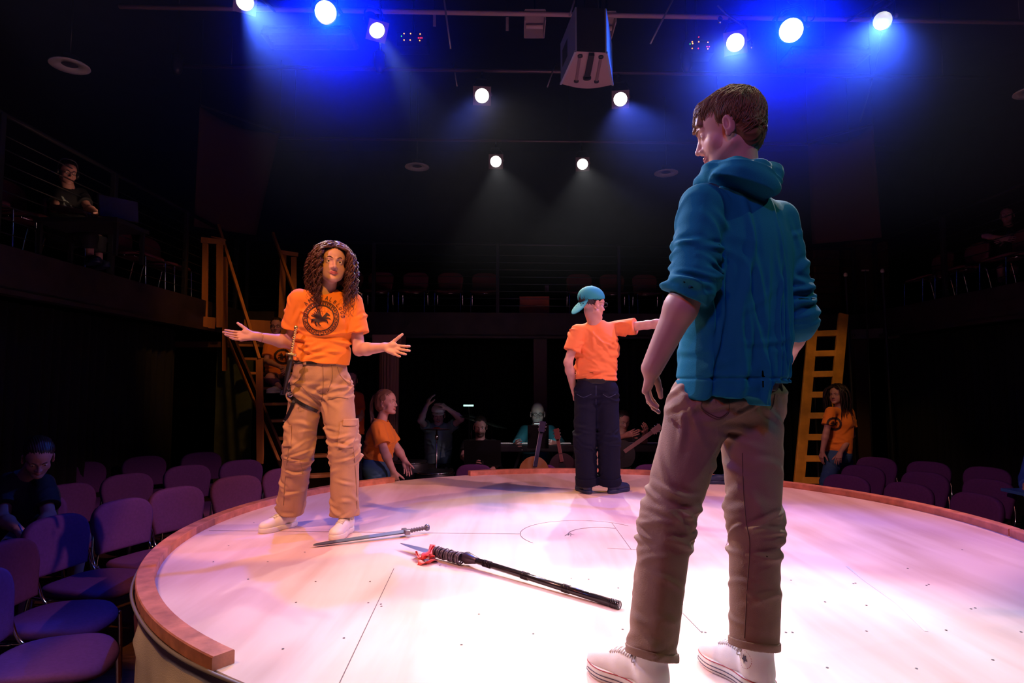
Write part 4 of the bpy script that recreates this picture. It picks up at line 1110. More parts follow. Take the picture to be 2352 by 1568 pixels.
def eyes(p, M, parent, sc=1.0, iris=(0.10, 0.06, 0.03), look=(0, 1, 0)):
    for s in (-1, 1):
        c = p(s * 0.0315, 0.0675, 0.0); lk = nrm(look[0] * M[0] + look[1] * M[1] + look[2] * M[2])
        g = G(0.001); g.ell(c, 0.0128 * sc)
        def col(V, c=c, lk=lk):
            d = ((V - c) / np.linalg.norm(V - c, axis=1, keepdims=True)) @ lk
            o = np.tile(np.array((0.75, 0.70, 0.68)), (len(V), 1)); o[d > 0.90] = iris; o[d > 0.975] = (0.01, 0.01, 0.01); return o
        sculpt('eye', g, 0.0014 * sc, mat('eye_wet', (1, 1, 1), 0.08, vcol=True), parent, col)
def brow(p, parent, m, sc=1.0, lift=0.0, th=0.0028):
    for s in (-1, 1):
        pts = [p(s * 0.013, 0.0915, 0.0155 + lift * .6), p(s * 0.026, 0.0885, 0.0225 + lift), p(s * 0.038, 0.081, 0.0225 + lift), p(s * 0.049, 0.068, 0.0150 + lift * 0.8)]
        MB().tube(smooth_path(pts, 5), [th * sc * x for x in np.interp(np.linspace(0, 1, 16), (0, 0.3, 1), (0.7, 1.0, 0.3))], 6).build('eyebrow', m, parent, True)

def person(label, J, o):
    """J: joints (L and R are the person's own sides); o: options"""
    gx = lambda k, d=None: o.get(k, d)
    J = {k: A(v) for k, v in J.items()}
    res = gx('res', 0.007); fem = gx('fem', False); sz = gx('size', 1.0)
    rt = root('person', (J['pelvis'][0], J['pelvis'][1], gx('floor', 0.0)), label, 'person', gx('group'))
    tf = frame(gx('fwd', (0, -1, 0)))
    # --- body, one surface
    b = G(0.02 * sz)
    hg, HM, hp = head_g(J['head'], gx('hfwd', (0, -1, 0)), gx('hup', (0, 0, 1)), sz * gx('hsc', 1.0), fem, gx('face', True))
    b.grp(g_wrap(hg), 0.012)
    nb = (J['shL'] + J['shR']) / 2 + np.array((0, 0, 0.045 * sz)); b.cap(nb - np.array((0, 0, 0.02)), hp(0, -0.020, -0.055), 0.058 * sz * (0.9 if fem else 1.06), 0.050 * sz * (0.9 if fem else 1.05), 0.02)
    chest = (J['shL'] + J['shR']) / 2 - np.array((0, 0, 0.12 * sz))
    b.ecap(J['pelvis'] + np.array((0, 0, 0.04)), chest, 0.115 * sz, 0.135 * sz, tf, 0.62, 0.04)
    b.cap(J['shL'] * 0.8 + J['shR'] * 0.2, J['shR'] * 0.8 + J['shL'] * 0.2, 0.05 * sz, None, 0.04)
    ar = gx('arm_r', (0.043, 0.038, 0.040, 0.026))
    for S in 'LR':
        b.cap(J['sh' + S], J['el' + S], ar[0] * sz, ar[1] * sz, 0.03)
        mid = J['el' + S] * 0.72 + J['wr' + S] * 0.28
        b.cap(J['el' + S], mid, ar[1] * sz * 0.94, ar[2] * sz, 0.02); b.cap(mid, J['wr' + S], ar[2] * sz, ar[3] * sz, 0.02)
        hd = gx('hand' + S)
        f = J['wr' + S] - J['el' + S]
        if hd is None: hd = dict(f=f, s=tf[1], n=(J['pelvis'] - J['wr' + S]) * np.array((1, 1, 0)) + 1e-3)
        hh = hand_g(J['wr' + S], hd.get('f', f), hd['s'], hd['n'], hd.get('sc', 1.0) * sz * (0.92 if fem else 1.0), hd.get('curl', (0.3, 0.35, 0.4, 0.45)), hd.get('spread', 0.05), hd.get('thumb', (0.7, 0.5, 0.35)), hd.get('tcurl', 0.1))
        b.grp(hh, 0.012)
        b.cap(J['hip' + S], J['kn' + S], 0.07 * sz, 0.05 * sz, 0.03); b.cap(J['kn' + S], J['an' + S], 0.048 * sz, 0.034 * sz, 0.03)
    skin = np.array(gx('skin', SKIN)); lipc = np.array(gx('lip', (0.50, 0.16, 0.14)))
    hs = sz * gx('hsc', 1.0)
    def col(V):
        c = np.tile(skin, (len(V), 1)) * (1 + 0.10 * lump(V, 60, 3))[:, None]
        q = (V - hp(0, 0.086, -0.0645)) @ HM.T / (np.array((0.0245, 0.024, 0.0100)) * hs)
        w = np.clip((1.15 - np.linalg.norm(q, axis=1)) * 4, 0, 1)[:, None]
        c = c * (1 - w) + lipc * w
        for s in (-1, 1):
            w = (near(V, hp(s * 0.045, 0.055, -0.035), 0.022 * hs) * 0.30)[:, None]; c = c * (1 - w) + np.array((0.62, 0.22, 0.19)) * w
            w = (near(V, hp(s * 0.08, -0.01, -0.01), 0.03 * hs) * 0.35)[:, None]; c = c * (1 - w) + np.array((0.62, 0.20, 0.17)) * w
        if gx('beard'):
            q = (V - hp(0, 0.055, -0.085)) @ HM.T / (np.array((0.062, 0.06, 0.045)) * hs); w = np.clip((1.0 - np.linalg.norm(q, axis=1)) * 5, 0, 1)[:, None] * 0.9
            c = c * (1 - w) + np.array(gx('beard')) * w
        return c
    to_mesh('body', *netmesh(b, res), gx('skinmat', M_skin), rt, col)
    if gx('face', True) and gx('eyes', True):
        eyes(hp, HM, rt, hs, look=gx('look', (0, 1, 0)))
        brow(hp, rt, gx('hairmat'), hs, gx('browlift', 0.0))
    # --- trousers
    pr = gx('leg_r', (0.098, 0.078, 0.070, 0.066)); fr_ = gx('hip_w', 0.155)
    if gx('pants'):
        t = G(0.025)
        up = nrm(chest - J['pelvis']) if gx('seated') else np.array((0, 0, 1.0))
        wz = gx('waist', 0.10) * sz
        t.ecap(J['pelvis'], J['pelvis'] + up * wz, fr_ * sz, (fr_ - gx('waist_in', 0.015)) * sz, tf, gx('pflat', 0.68), 0.03)
        for S in 'LR':
            h, k, a = J['hip' + S], J['kn' + S], J['an' + S]
            t.cap(h, k, pr[0] * sz, pr[1] * sz, 0.03); t.cap(k, a, pr[2] * sz, pr[3] * sz, 0.03)
            bt = h + (0.02 * sz) * np.array((0, 0, 1)) - tf[1] * 0.035 * sz; t.ell(bt, gx('butt', 0.085) * sz, None, 0.05)
        t.cut(J['pelvis'] + up * (wz + 0.0), up)
        am = gx('pfold', 0.006)
        cn = gx('crease_n', (16, 9, 10, 10)); sd = gx('seed', 1)
        def dsp(P):
            d = 0
            for S in 'LR':
                h, k, a = J['hip' + S], J['kn' + S], J['an' + S]; q = sd + ord(S)
                d = d - creases(P, k - (k - h) * 0.0 + (h - k) * 0.22, k + (a - k) * 0.30, pr[1], cn[0], q, am, 0.055, 0.010, 0.35)
                d = d - creases(P, h, k, pr[0], cn[1], q + 7, am * 0.8, 0.08, 0.013, 0.7)
                d = d - creases(P, k + (a - k) * 0.35, a, pr[3], cn[2], q + 13, am * 0.7, 0.045, 0.011, 0.5)
                d = d - creases(P, h + (0, 0, 0.05), h - (0, 0, 0.07), pr[0], cn[3], q + 23, am * 0.9, 0.07, 0.011, 0.3, None, 0.35 if S == 'L' else -0.35)
            return d - am * 0.35 * lump(P, 38, 8)
        t.disp(dsp)
        inner = G(0.004)
        hem = gx('hem', 0.05)
        for S in 'LR':
            h, k, a = J['hip' + S], J['kn' + S], J['an' + S]; d = nrm(a - k)
            ir = pr[3] * sz - 0.010; inner.cap(a + d * (ir * 0.72 - hem), a + d * 0.16, ir, None)
        t.sub(inner, 0.003)
        def cutl(P, D):
            for S in 'LR':
                k, a = J['kn' + S], J['an' + S]; d = nrm(a - k); cpt = a - d * hem
                m = ((P - a) ** 2).sum(1) < 0.2 ** 2
                ot = J['an' + ('R' if S == 'L' else 'L')]
                m &= ((P - a) ** 2).sum(1) < ((P - ot) ** 2).sum(1)
                D = np.where(m, np.maximum(D, (P - cpt) @ nrm(d + gx('hemtilt', np.zeros(3)))), D)
            return D
        t.ops.append(cutl)
        if gx('pants_extra'): gx('pants_extra')(t, J, tf)
        pants = sculpt('trousers', t, gx('pres', res), gx('pants'), rt); o['_pants'] = pants; o['_pants_g'] = t
    # --- shirt
    if gx('top'):
        tw = gx('torso_r', (0.165, 0.18)); fl = gx('flat', (0.66, 0.60))
        s_ = G(0.03)
        lowc = J['pelvis'] + (np.array((0, 0, 1.0)) if not gx('seated') else nrm(chest - J['pelvis'])) * gx('hemz', 0.08)
        s_.ecap(lowc, chest, tw[0] * sz, tw[1] * sz, tf, fl, 0.04)
        s_.cap(J['shL'] * 0.86 + J['shR'] * 0.14, J['shR'] * 0.86 + J['shL'] * 0.14, 0.060 * sz, None, 0.05)
        s_.cap(nb - np.array((0, 0, 0.035)), nb + np.array((0, 0, gx('collar', 0.0))), 0.075 * sz, 0.068 * sz, 0.04)
        if fem: s_.ell(chest + tf[1] * 0.055 * sz - tf[2] * 0.015, np.array((0.13, 0.065, 0.075)) * sz, tf, 0.04)
        upc = nrm(chest - lowc)
        if gx('hemcut'): s_.ops.append(gx('hemcut')(J, tf, lowc))
        else: s_.cut(lowc, -upc + gx('hemtilt_top', np.zeros(3)))
        sl = gx('sleeve', 0.62); sr = gx('sleeve_r', (0.066, 0.070)); sf = gx('sfold', 0.006)
        arms = G(0.02)
        for S in 'LR':
            sh, el, wr = J['sh' + S], J['el' + S], J['wr' + S]
            a = G(0.02)
            if sl <= 1.0:
                e = sh + (el - sh) * (sl + 0.25); ce = sh + (el - sh) * sl; a.cap(sh, e, sr[0] * sz, sr[1] * sz, 0.02); dr = nrm(el - sh)
            else:
                m_ = el + (wr - el) * (sl - 1.0); ce = m_; dr = nrm(wr - el); a.cap(sh, el, sr[0] * sz, sr[1] * sz, 0.02); a.cap(el, m_ + dr * 0.05, sr[1] * sz, gx('cuff_r', sr[1]) * sz, 0.02)
            a.cut(ce, dr)
            ir = (sr[1] if sl <= 1 else gx('cuff_r', sr[1])) * sz - 0.012; iv = G(0.004); iv.cap(ce + dr * (ir * 0.72), ce + dr * 0.16, ir, None); a.sub(iv, 0.003)
            if gx('sleeve_fold'): a.disp(gx('sleeve_fold')(S, J))
            else: a.disp(lambda P, sh=sh, ce=ce, S=S: -creases(P, sh, ce, sr[0], 7, 51 + ord(S), sf * 0.7, 0.05, 0.011, 0.9))
            arms.grp(g_wrap(a), 0.02)
        sn = gx('top_n', (16, 12)); sd = gx('seed', 1)
        s_.disp(lambda P: -creases(P, lowc + upc * 0.01, lowc + upc * 0.2, tw[0] * 0.85, sn[0], 31 + sd, sf, 0.075, 0.012, 0.3) - creases(P, lowc + upc * 0.2, chest + upc * 0.04, tw[1] * 0.8, sn[1], 41 + sd, sf * 0.7, 0.09, 0.014, 0.8) - sf * 0.4 * lump(P, 26, 4))
        if gx('top_disp'): s_.disp(gx('top_disp')(J, tf, chest, lowc))
        fin = G(0.018); fin.grp(g_wrap(s_), 0.02); fin.grp(arms, 0.018)
        nk = G(0.01); nk.cap(nb - np.array((0, 0, 0.0)) + tf[1] * 0.012, nb + np.array((0, 0, 0.2)), 0.062 * sz, 0.075 * sz); fin.sub(nk, 0.006)
        th_ = gx('top_th', 0.012); inn = G(0.01); inn.ecap(lowc - upc * 0.25, lowc - upc * (tw[0] * 0.55), tw[0] * sz - th_, tw[0] * sz - th_, tf, fl[0]); fin.sub(inn, 0.004)
        if gx('top_extra'): fin = gx('top_extra')(fin, J, tf)
        topo = sculpt('shirt' if not gx('topname') else gx('topname'), fin, gx('tres', res), gx('top'), rt); o['_top'] = topo; o['_top_g'] = fin
    o['_hp'] = hp; o['_HM'] = HM; o['_tf'] = tf; o['_nb'] = nb; o['_chest'] = chest; o['_hs'] = hs; o['_body_g'] = b
    # --- hair as a shaped cap
    hk = gx('hair')
    if hk:
        h = G(0.012)
        h.ell(hp(0, -0.022, 0.046), np.array((0.082, 0.100, 0.084)) * hs * gx('hair_s', 1.0), HM)
        if hk in ('long', 'pony'): h.ell(hp(0, -0.05, -0.01), np.array((0.080, 0.070, 0.085)) * hs, HM, 0.02)
        fc = G(0.01); 
        if hk == 'short':
            fc.ell(hp(0, 0.075, -0.030), np.array((0.085, 0.085, 0.085)) * hs, HM); fc.ell(hp(0, 0.03, -0.09), np.array((0.11, 0.10, 0.075)) * hs, HM)
        else:
            fc.ell(hp(0, 0.085, -0.02), np.array((0.066, 0.075, 0.085)) * hs, HM)
        h.sub(fc, 0.012)
        h.disp(lambda P: -0.0035 * folds(P, HM[0] + 0.2 * HM[1], 260, 7, 1.5) - 0.003 * lump(P, 90, 2))
        o['_hair'] = sculpt('hair', h, gx('hres', max(0.004, res * 0.7)), gx('hairmat'), rt)
        if hk == 'pony':
            pts = gx('tail')(hp); rs = [0.014, 0.024, 0.026, 0.024, 0.020, 0.012, 0.004]
            for q in range(26):
                rr = np.random.RandomState(q); off = rr.randn(3) * 0.010; 
                pp = smooth_path([Vector(A(x) + off * (0.4 + 1.3 * i / len(pts)) + rr.randn(3) * 0.004) for i, x in enumerate(pts)], 5)
                o.setdefault('_tail', MB()).tube(pp, [0.007 * (1 - 0.8 * (i / len(pp)) ** 2) for i in range(len(pp))], 5)
            o['_tail'].build('ponytail', gx('hairmat'), rt, True)
    # --- shoes
    if gx('shoe'):
        for S in 'LR':
            fd = gx('foot' + S)
            if fd is None:
                f = tf[1] * np.array((1, 1, 0)); an = J['an' + S]; heel = np.array((an[0], an[1], gx('floor', 0) + 0.0)) - nrm(f) * 0.055
            else: heel, f = A(fd[0]), A(fd[1])
            shoe(rt, heel, f, gx('shoe_len', 0.28) * (sz if not fd else 1), gx('shoe'), gx('sole', gx('shoe')), gx('shoe_res', res), gx('hitop', False), gx('shoe_style'))
    return rt
def shoe(rt, heel, f, L, m, ms, res, hitop, style):
    M = frame((f[0], f[1], 0)); hl = A(heel); k = L / 0.30
    def p(x, y, z): return hl + (x * M[0] + y * M[1] + z * M[2]) * k
    u = G(0.02 * k); th = 0.026
    u.ell(p(0, 0.235, 0.040), np.array((0.046, 0.062, 0.036)) * k, M); u.ell(p(0, 0.16, 0.048), np.array((0.042, 0.08, 0.045)) * k, M)
    u.ell(p(0, 0.05, 0.055), np.array((0.036, 0.05, 0.052)) * k, M); u.cap(p(0, 0.065, 0.06), p(0, 0.15, 0.066), 0.036 * k, 0.03 * k)
    if hitop: u.cap(p(0, 0.055, 0.06), p(0, 0.050, 0.155), 0.040 * k, 0.047 * k)
    else: u.cap(p(0, 0.05, 0.06), p(0, 0.048, 0.10), 0.036 * k, 0.036 * k)
    u.cut(p(0, 0, 0.014), -M[2]); u.cut(p(0, 0.05, 0.150 if hitop else 0.098), nrm(M[2] - M[1] * 0.1))
    iv = G(0.004); iv.cap(p(0, 0.05, 0.085), p(0, 0.05, 0.25), 0.036 * k if hitop else 0.028 * k); u.sub(iv, 0.003)
    up = sculpt('shoe', u, res, m, rt)
    s = G(0.03 * k); s.ell(p(0, 0.225, th / 2 + 0.005), np.array((0.052, 0.074, 0.05)) * k, M); s.ell(p(0, 0.055, th / 2 + 0.005), np.array((0.040, 0.062, 0.05)) * k, M); s.ecap(p(0, 0.08, 0.015), p(0, 0.2, 0.015), 0.038 * k, 0.046 * k, np.stack([M[0], M[2], M[1]]), 0.9)
    s.cut(p(0, 0, 0.0), -M[2]); s.cut(p(0, 0, th + (0.010 if hitop else 0.006)), M[2])
    sculpt('sole', s, min(res, 0.004), ms, up)
    if style: style(up, p, M, k, u)
    return up
# ------------------------------------------------------------------ fitting small things to a sculpted surface
def march(g, P, d, n=110):
    """slide points along the unit vectors d until they meet the surface"""
    P = np.array(P, float); d = np.array(d, float).reshape(-1, 3); d = d / np.linalg.norm(d, axis=1, keepdims=True)
    d = np.broadcast_to(d, P.shape); hit = np.zeros(len(P), bool)
    for _ in range(n):
        v = g(P); P = P + np.where(v > 0.0006, np.clip(v * 0.6, 0.0004, 0.03), 0)[:, None] * d
        hit = v < 0.010
    return P, hit
def sight(P): return np.array([A(p) for p in P]) - np.array((0, 0, ZC))
def conform(name, g, off, region, res, m, parent, color=None):
    q = lambda P: np.maximum(g(P) - off, region(P))
    V, Fq = netmesh(q, res, region.bounds()); 
    return to_mesh(name, V, Fq, m, parent, color) if len(V) else None
def stitch(name, g, pts, d, r, m, parent, start=0.12):
    P = np.array([A(p) for p in smooth_path(pts, 6)]); D_ = sight(P); Q, h = march(g, P, D_)
    Q = Q - D_ / np.linalg.norm(D_, axis=1, keepdims=True) * r * 0.4
    return MB().tube([Vector(q) for q in Q[h]], r, 6).build(name, m, parent, True) if h.sum() > 2 else None
def decal(name, g, c, ex, ey, mask, ext, step, m, parent, lift=0.0042, start=0.15, flipn=False):
    ex = nrm(ex); ey = nrm(ey); n = nrm(np.cross(ex, ey)); n = -n if flipn else n
    k = int(2 * ext / step) + 1; ax = np.linspace(-ext, ext, k); X, Y = np.meshgrid(ax, ax, indexing='ij')
    cx, cy = (X[:-1, :-1] + X[1:, 1:]) / 2, (Y[:-1, :-1] + Y[1:, 1:]) / 2
    mk = mask(cx, cy); vi, vj = np.nonzero(mk)
    if len(vi) == 0: return
    quad = np.stack([vi * k + vj, (vi + 1) * k + vj, (vi + 1) * k + vj + 1, vi * k + vj + 1], -1)
    u, inv = np.unique(quad, return_inverse=True); F_ = inv.reshape(quad.shape)
    P = A(c) + X.ravel()[u][:, None] * ex + Y.ravel()[u][:, None] * ey + n * start
    Q, h = march(g, P, -n); Q = Q + n * lift
    ok = h[F_].all(1)
    return to_mesh(name, Q, F_[ok], m, parent)
def seg2(x, y, a, b, r):
    ax, ay = a; bx, by = b; dx, dy = bx - ax, by - ay; t = np.clip(((x - ax) * dx + (y - ay) * dy) / (dx * dx + dy * dy + 1e-9), 0, 1)
    rr = r if not isinstance(r, tuple) else r[0] + (r[1] - r[0]) * t
    return np.hypot(x - ax - t * dx, y - ay - t * dy) < rr
def el2(x, y, c, a, b, rot=0):
    ca, sa = math.cos(rot), math.sin(rot); u = (x - c[0]) * ca + (y - c[1]) * sa; v = -(x - c[0]) * sa + (y - c[1]) * ca
    return (u / a) ** 2 + (v / b) ** 2 < 1
def emblem(Rr, detail=True):
    def mask(x, y):
        x = x / Rr; y = y / Rr; r = np.hypot(x, y); th = np.arctan2(y, x)
        m = ((r > 0.955) & (r < 1.0)) | ((r > 0.70) & (r < 0.735))
        if detail:
            N_ = 20; u = (th / (2 * math.pi) * N_) % 1.0; v = (r - 0.735) / 0.22
            k = ((u < 0.16) & (v > 0) & (v < 0.84)) | ((v > 0.70) & (v < 0.86) & (u < 0.80)) | ((u > 0.64) & (u < 0.80) & (v > 0.30) & (v < 0.86)) | ((v > 0.30) & (v < 0.44) & (u > 0.38) & (u < 0.80)) | ((v < 0.13) & (u > -1) & (u < 1))
            m |= k & (r > 0.735) & (r < 0.955)
        else: m |= (r > 0.72) & (r < 0.98)
        s = 1.0
        m |= el2(x, y, (0.02, -0.10), 0.26, 0.125, 0.25) | seg2(x, y, (0.20, 0.0), (0.33, 0.22), (0.10, 0.06)) | seg2(x, y, (0.33, 0.24), (0.47, 0.15), (0.065, 0.035))
        m |= seg2(x, y, (-0.20, -0.14), (-0.28, -0.32), (0.07, 0.03)) | seg2(x, y, (-0.28, -0.32), (-0.20, -0.46), 0.026) | seg2(x, y, (-0.10, -0.2), (-0.08, -0.36), (0.06, 0.03)) | seg2(x, y, (-0.08, -0.36), (0.02, -0.45), 0.024)
        m |= seg2(x, y, (0.18, -0.14), (0.36, -0.16), (0.05, 0.03)) | seg2(x, y, (0.36, -0.16), (0.40, -0.30), 0.024) | seg2(x, y, (0.20, -0.04), (0.44, 0.0), (0.045, 0.028)) | seg2(x, y, (0.44, 0.0), (0.54, -0.08), 0.022)
        m |= seg2(x, y, (-0.22, -0.08), (-0.42, -0.14), (0.045, 0.075)) | seg2(x, y, (-0.42, -0.14), (-0.50, -0.26), (0.075, 0.02))
        for i in range(6): m |= seg2(x, y, (0.06 - i * 0.03, 0.0), (-0.12 - i * 0.075, 0.50 - i * 0.075), (0.05, 0.022))
        return m
    return mask
M_print = mat('shirt_print', (0.035, 0.012, 0.012), 0.7)
M_orange = mat('orange_cotton', (0.92, 0.24, 0.015), 0.8, bump=0.12, bscale=240, sheen=0.15)
M_khaki = mat('khaki_twill', (0.42, 0.235, 0.13), 0.8, bump=0.15, bscale=300, vary=0.10, vscale=14)
M_wshoe = mat('white_leather', (0.75, 0.72, 0.68), 0.45)
M_wsole = mat('white_rubber', (0.72, 0.68, 0.62), 0.5)
M_lace = mat('cream_lace', (0.62, 0.58, 0.46), 0.7)
M_brownhair = mat('dark_brown_hair', (0.085, 0.030, 0.015), 0.48, spec=0.35)

def laces(up, p, M, k, u, m=M_lace, n=5, y0=0.115, dy=0.019):
    for i in range(n):
        y = y0 + dy * i
        for s in (-1, 1):
            P = np.array([p(s * 0.024 * (1 - 2 * t), y + 0.010 * t, 0.13) for t in np.linspace(0, 1, 7)])
            Q, h = march(u, P, -M[2])
            if h.sum() > 3: MB().tube([Vector(q + M[2] * 0.002) for q in Q[h]], 0.0026 * k, 5).build('lace', m, up, True)
    for s in (-1, 1):
        b = p(0, y0 - 0.004, 0.105)
        P_ = [b, b + M[0] * s * 0.022 * k + M[2] * 0.006, b + M[0] * s * 0.040 * k - M[2] * 0.012, b + M[0] * s * 0.022 * k - M[2] * 0.018, b]
        MB().tube(smooth_path(P_, 5), 0.0022 * k, 5).build('lace_bow', m, up, True)

# ------------------------------------------------------------------ woman in the orange shirt
YW_ = 3.90
wj = dict(head=W(763, 607, 3.86), shR=(-1.300, 3.84, 2.125), shL=(-1.000, 3.92, 2.115), elR=W(668, 787, 3.90), wrR=W(582, 771, 3.74),
          elL=W(825, 803, 3.90), wrL=W(888, 797, 3.74), pelvis=W(736, 862, 3.90), hipR=W(704, 892, 3.90), hipL=W(770, 892, 3.92),
          knR=W(686, 1035, 3.88), knL=W(792, 1035, 3.84), anR=(-1.385, 4.00, 0.81), anL=(-1.010, 3.87, 0.81))
wo = dict(res=0.0036, fem=True, fwd=(0.16, -0.98, 0), hfwd=(0.42, -0.90, 0.02), hup=(0.06, 0.0, 1), floor=ZS, size=0.98, hsc=1.09,
          handR=dict(f=(-0.93, -0.30, -0.04), s=(-0.30, 0.30, 0.88), n=(0.15, -0.86, 0.52), curl=(0.10, 0.16, 0.22, 0.26), spread=0.05, thumb=(0.72, 0.72, 0.10), tcurl=0.05),
          handL=dict(f=(0.90, -0.36, -0.26), s=(0.28, 0.16, 0.95), n=(-0.25, -0.92, 0.30), curl=(0.10, 0.10, 0.14, 0.20), spread=0.10, thumb=(0.55, 0.88, 0.05), tcurl=0.02),
          arm_r=(0.043, 0.038, 0.039, 0.024), hairmat=M_brownhair, look=(0.10, 0.95, 0.03), browlift=0.003, lip=(0.50, 0.13, 0.13),
          pants=M_khaki, hip_w=0.172, waist_in=0.016, leg_r=(0.105, 0.090, 0.088, 0.086), waist=0.075, pfold=0.012, crease_n=(22, 14, 18, 14), hem=0.015, pres=0.0042,
          top=M_orange, torso_r=(0.176, 0.166), flat=(0.70, 0.62), hemz=0.085, sleeve=0.66, sleeve_r=(0.068, 0.082), sfold=0.013, top_n=(26, 6), tres=0.0036, collar=0.0,
          shoe=M_wshoe, sole=M_wsole, shoe_len=0.275, shoe_res=0.0035, footR=((-1.365, 4.06, ZS + 0.001), (-0.50, -0.86)), footL=((-0.985, 3.925, ZS + 0.001), (-0.12, -0.99)),
          shoe_style=lambda *a: laces(*a))
woman = person('person in orange emblem shirt and khaki trousers, arms spread, long curly hair', wj, wo)
hp, HM, hs = wo['_hp'], wo['_HM'], wo['_hs']
tg, pg = wo['_top_g'], wo['_pants_g']
topo, pants = wo['_top'], wo['_pants']
ctr = W(738, 731, 3.80)
tf = wo['_tf']; ex = -tf[0]                                # viewer's right
decal('emblem', tg, ctr, ex, tf[2], emblem(0.108), 0.112, 0.0014, M_print, topo, start=0.12)
def letters(x, y):
    m = np.zeros_like(x, bool)
    for ch, a in (('A', 136), ('M', 122), ('P', 108), ('H', 90), ('A', 76), ('L', 64), ('B', 52), ('L', 40), ('O', 29), ('O', 17), ('D', 5)):
        a = R(a); cx, cy = 0.128 * math.cos(a), 0.128 * math.sin(a); er = (math.sin(a), -math.cos(a)); u = (x - cx) * er[0] + (y - cy) * er[1]; v = (x - cx) * math.cos(a) + (y - cy) * math.sin(a)
        u = u / 0.009; v = v / 0.011; w = 0.16
        S = {'O': lambda: (np.abs(np.hypot(u / 0.9, v) - 0.82) < 0.16), 'D': lambda: seg2(u, v, (-.6, -1), (-.6, 1), w) | ((np.abs(np.hypot((u + .5) / 1.2, v) - 0.88) < 0.15) & (u > -.6)),
             'L': lambda: seg2(u, v, (-.6, -1), (-.6, 1), w) | seg2(u, v, (-.6, -1), (.6, -1), w), 'A': lambda: seg2(u, v, (-.8, -1), (0, 1), w) | seg2(u, v, (.8, -1), (0, 1), w) | seg2(u, v, (-.4, -.2), (.4, -.2), w),
             'M': lambda: seg2(u, v, (-.8, -1), (-.8, 1), w) | seg2(u, v, (-.8, 1), (0, -.2), w) | seg2(u, v, (0, -.2), (.8, 1), w) | seg2(u, v, (.8, 1), (.8, -1), w),
             'H': lambda: seg2(u, v, (-.7, -1), (-.7, 1), w) | seg2(u, v, (.7, -1), (.7, 1), w) | seg2(u, v, (-.7, 0), (.7, 0), w),
             'P': lambda: seg2(u, v, (-.6, -1), (-.6, 1), w) | (np.abs(np.hypot(u + .1, (v - .45) * 1.4) - 0.6) < 0.15) & (u > -.6),
             'B': lambda: seg2(u, v, (-.6, -1), (-.6, 1), w) | ((np.abs(np.hypot(u + .2, (v - .5) * 1.5) - 0.6) < 0.15) | (np.abs(np.hypot(u + .1, (v + .5) * 1.5) - 0.7) < 0.15)) & (u > -.6)}[ch]()
        m |= S
    return m
decal('lettering', tg, ctr, ex, tf[2], letters, 0.145, 0.0014, M_print, topo, start=0.12)
# belt, loops, straps, pockets
M_belt = mat('olive_webbing', (0.11, 0.10, 0.07), 0.7)
M_strap = mat('black_leather', (0.012, 0.010, 0.010), 0.4)
M_gold = mat('brass_gold', (0.60, 0.42, 0.20), 0.3, metal=0.8)
wz = wj['pelvis']
bz = A(W(736, 829, 3.90))
reg = G(0.002); reg.box(bz, (0.22, 0.18, 0.017), 0.002)
bg = G(0.02); bg.ecap(bz - (0, 0, 0.05), bz + (0, 0, 0.05), 0.158, 0.158, tf, 0.70)
sculpt('belt', (lambda: (lambda g: (g.cut(bz + (0, 0, 0.018), (0, 0, 1)), g.cut(bz - (0, 0, 0.018), (0, 0, -1)), g)[-1])(bg))(), 0.004, M_belt, pants)
for (x, w_) in ((716, 0.034), (759, 0.012)):
    r_ = G(0.002); c = A(W(x, 829, 3.80)); r_.box(c, (w_, 0.05, 0.021), 0.002); conform('belt_buckle' if x == 716 else 'belt_loop', bg, 0.006, r_, 0.003, M_strap if x == 716 else M_khaki, pants)
for x in (701, 772):
    c = A(W(x, 830, 3.80)); r_ = G(0.002); r_.box(c, (0.011, 0.06, 0.026), 0.002); conform('belt_loop', bg, 0.008, r_, 0.003, M_khaki, pants)
def patch(name, px, py, Y, hw, hh, off, m, tilt=0.0):
    c = A(W(px, py, Y)); r_ = G(0.002); ca, sa = math.cos(tilt), math.sin(tilt)
    r_.box(c, (hw, 0.10, hh), 0.003, np.array([(ca, 0, sa), (0, 1, 0), (-sa, 0, ca)])); return conform(name, pg, off, r_, 0.0035, m, pants)
patch('cargo_pocket', 799, 998, 3.80, 0.044, 0.072, 0.011, M_khaki, -0.04)
patch('pocket_flap', 803, 970, 3.80, 0.034, 0.020, 0.016, M_khaki, -0.04)
patch('cargo_pocket', 661, 1000, 3.82, 0.030, 0.062, 0.009, M_khaki, 0.06)
patch('knee_patch', 672, 1075, 3.82, 0.052, 0.050, 0.004, M_khaki, 0.04)
yv = (0, 1, 0)
M_seam = mat('khaki_seam', (0.26, 0.15, 0.09), 0.8)
for pts in (((741, 838), (742, 870), (741, 905), (738, 922)), ((762, 838), (762, 870), (752, 900)), ((700, 842), (694, 862), (676, 880), (662, 885)), ((775, 842), (782, 862), (800, 880)),
            ((664, 1020), (655, 1100), (651, 1160)), ((812, 1030), (818, 1100), (820, 1168)), ((690, 884), (710, 905), (735, 922)), ((752, 918), (772, 912), (800, 915))):
    stitch('trouser_seam', pg, [W(x, y, 3.60) for x, y in pts], yv, 0.0022, M_seam, pants, 0.0)
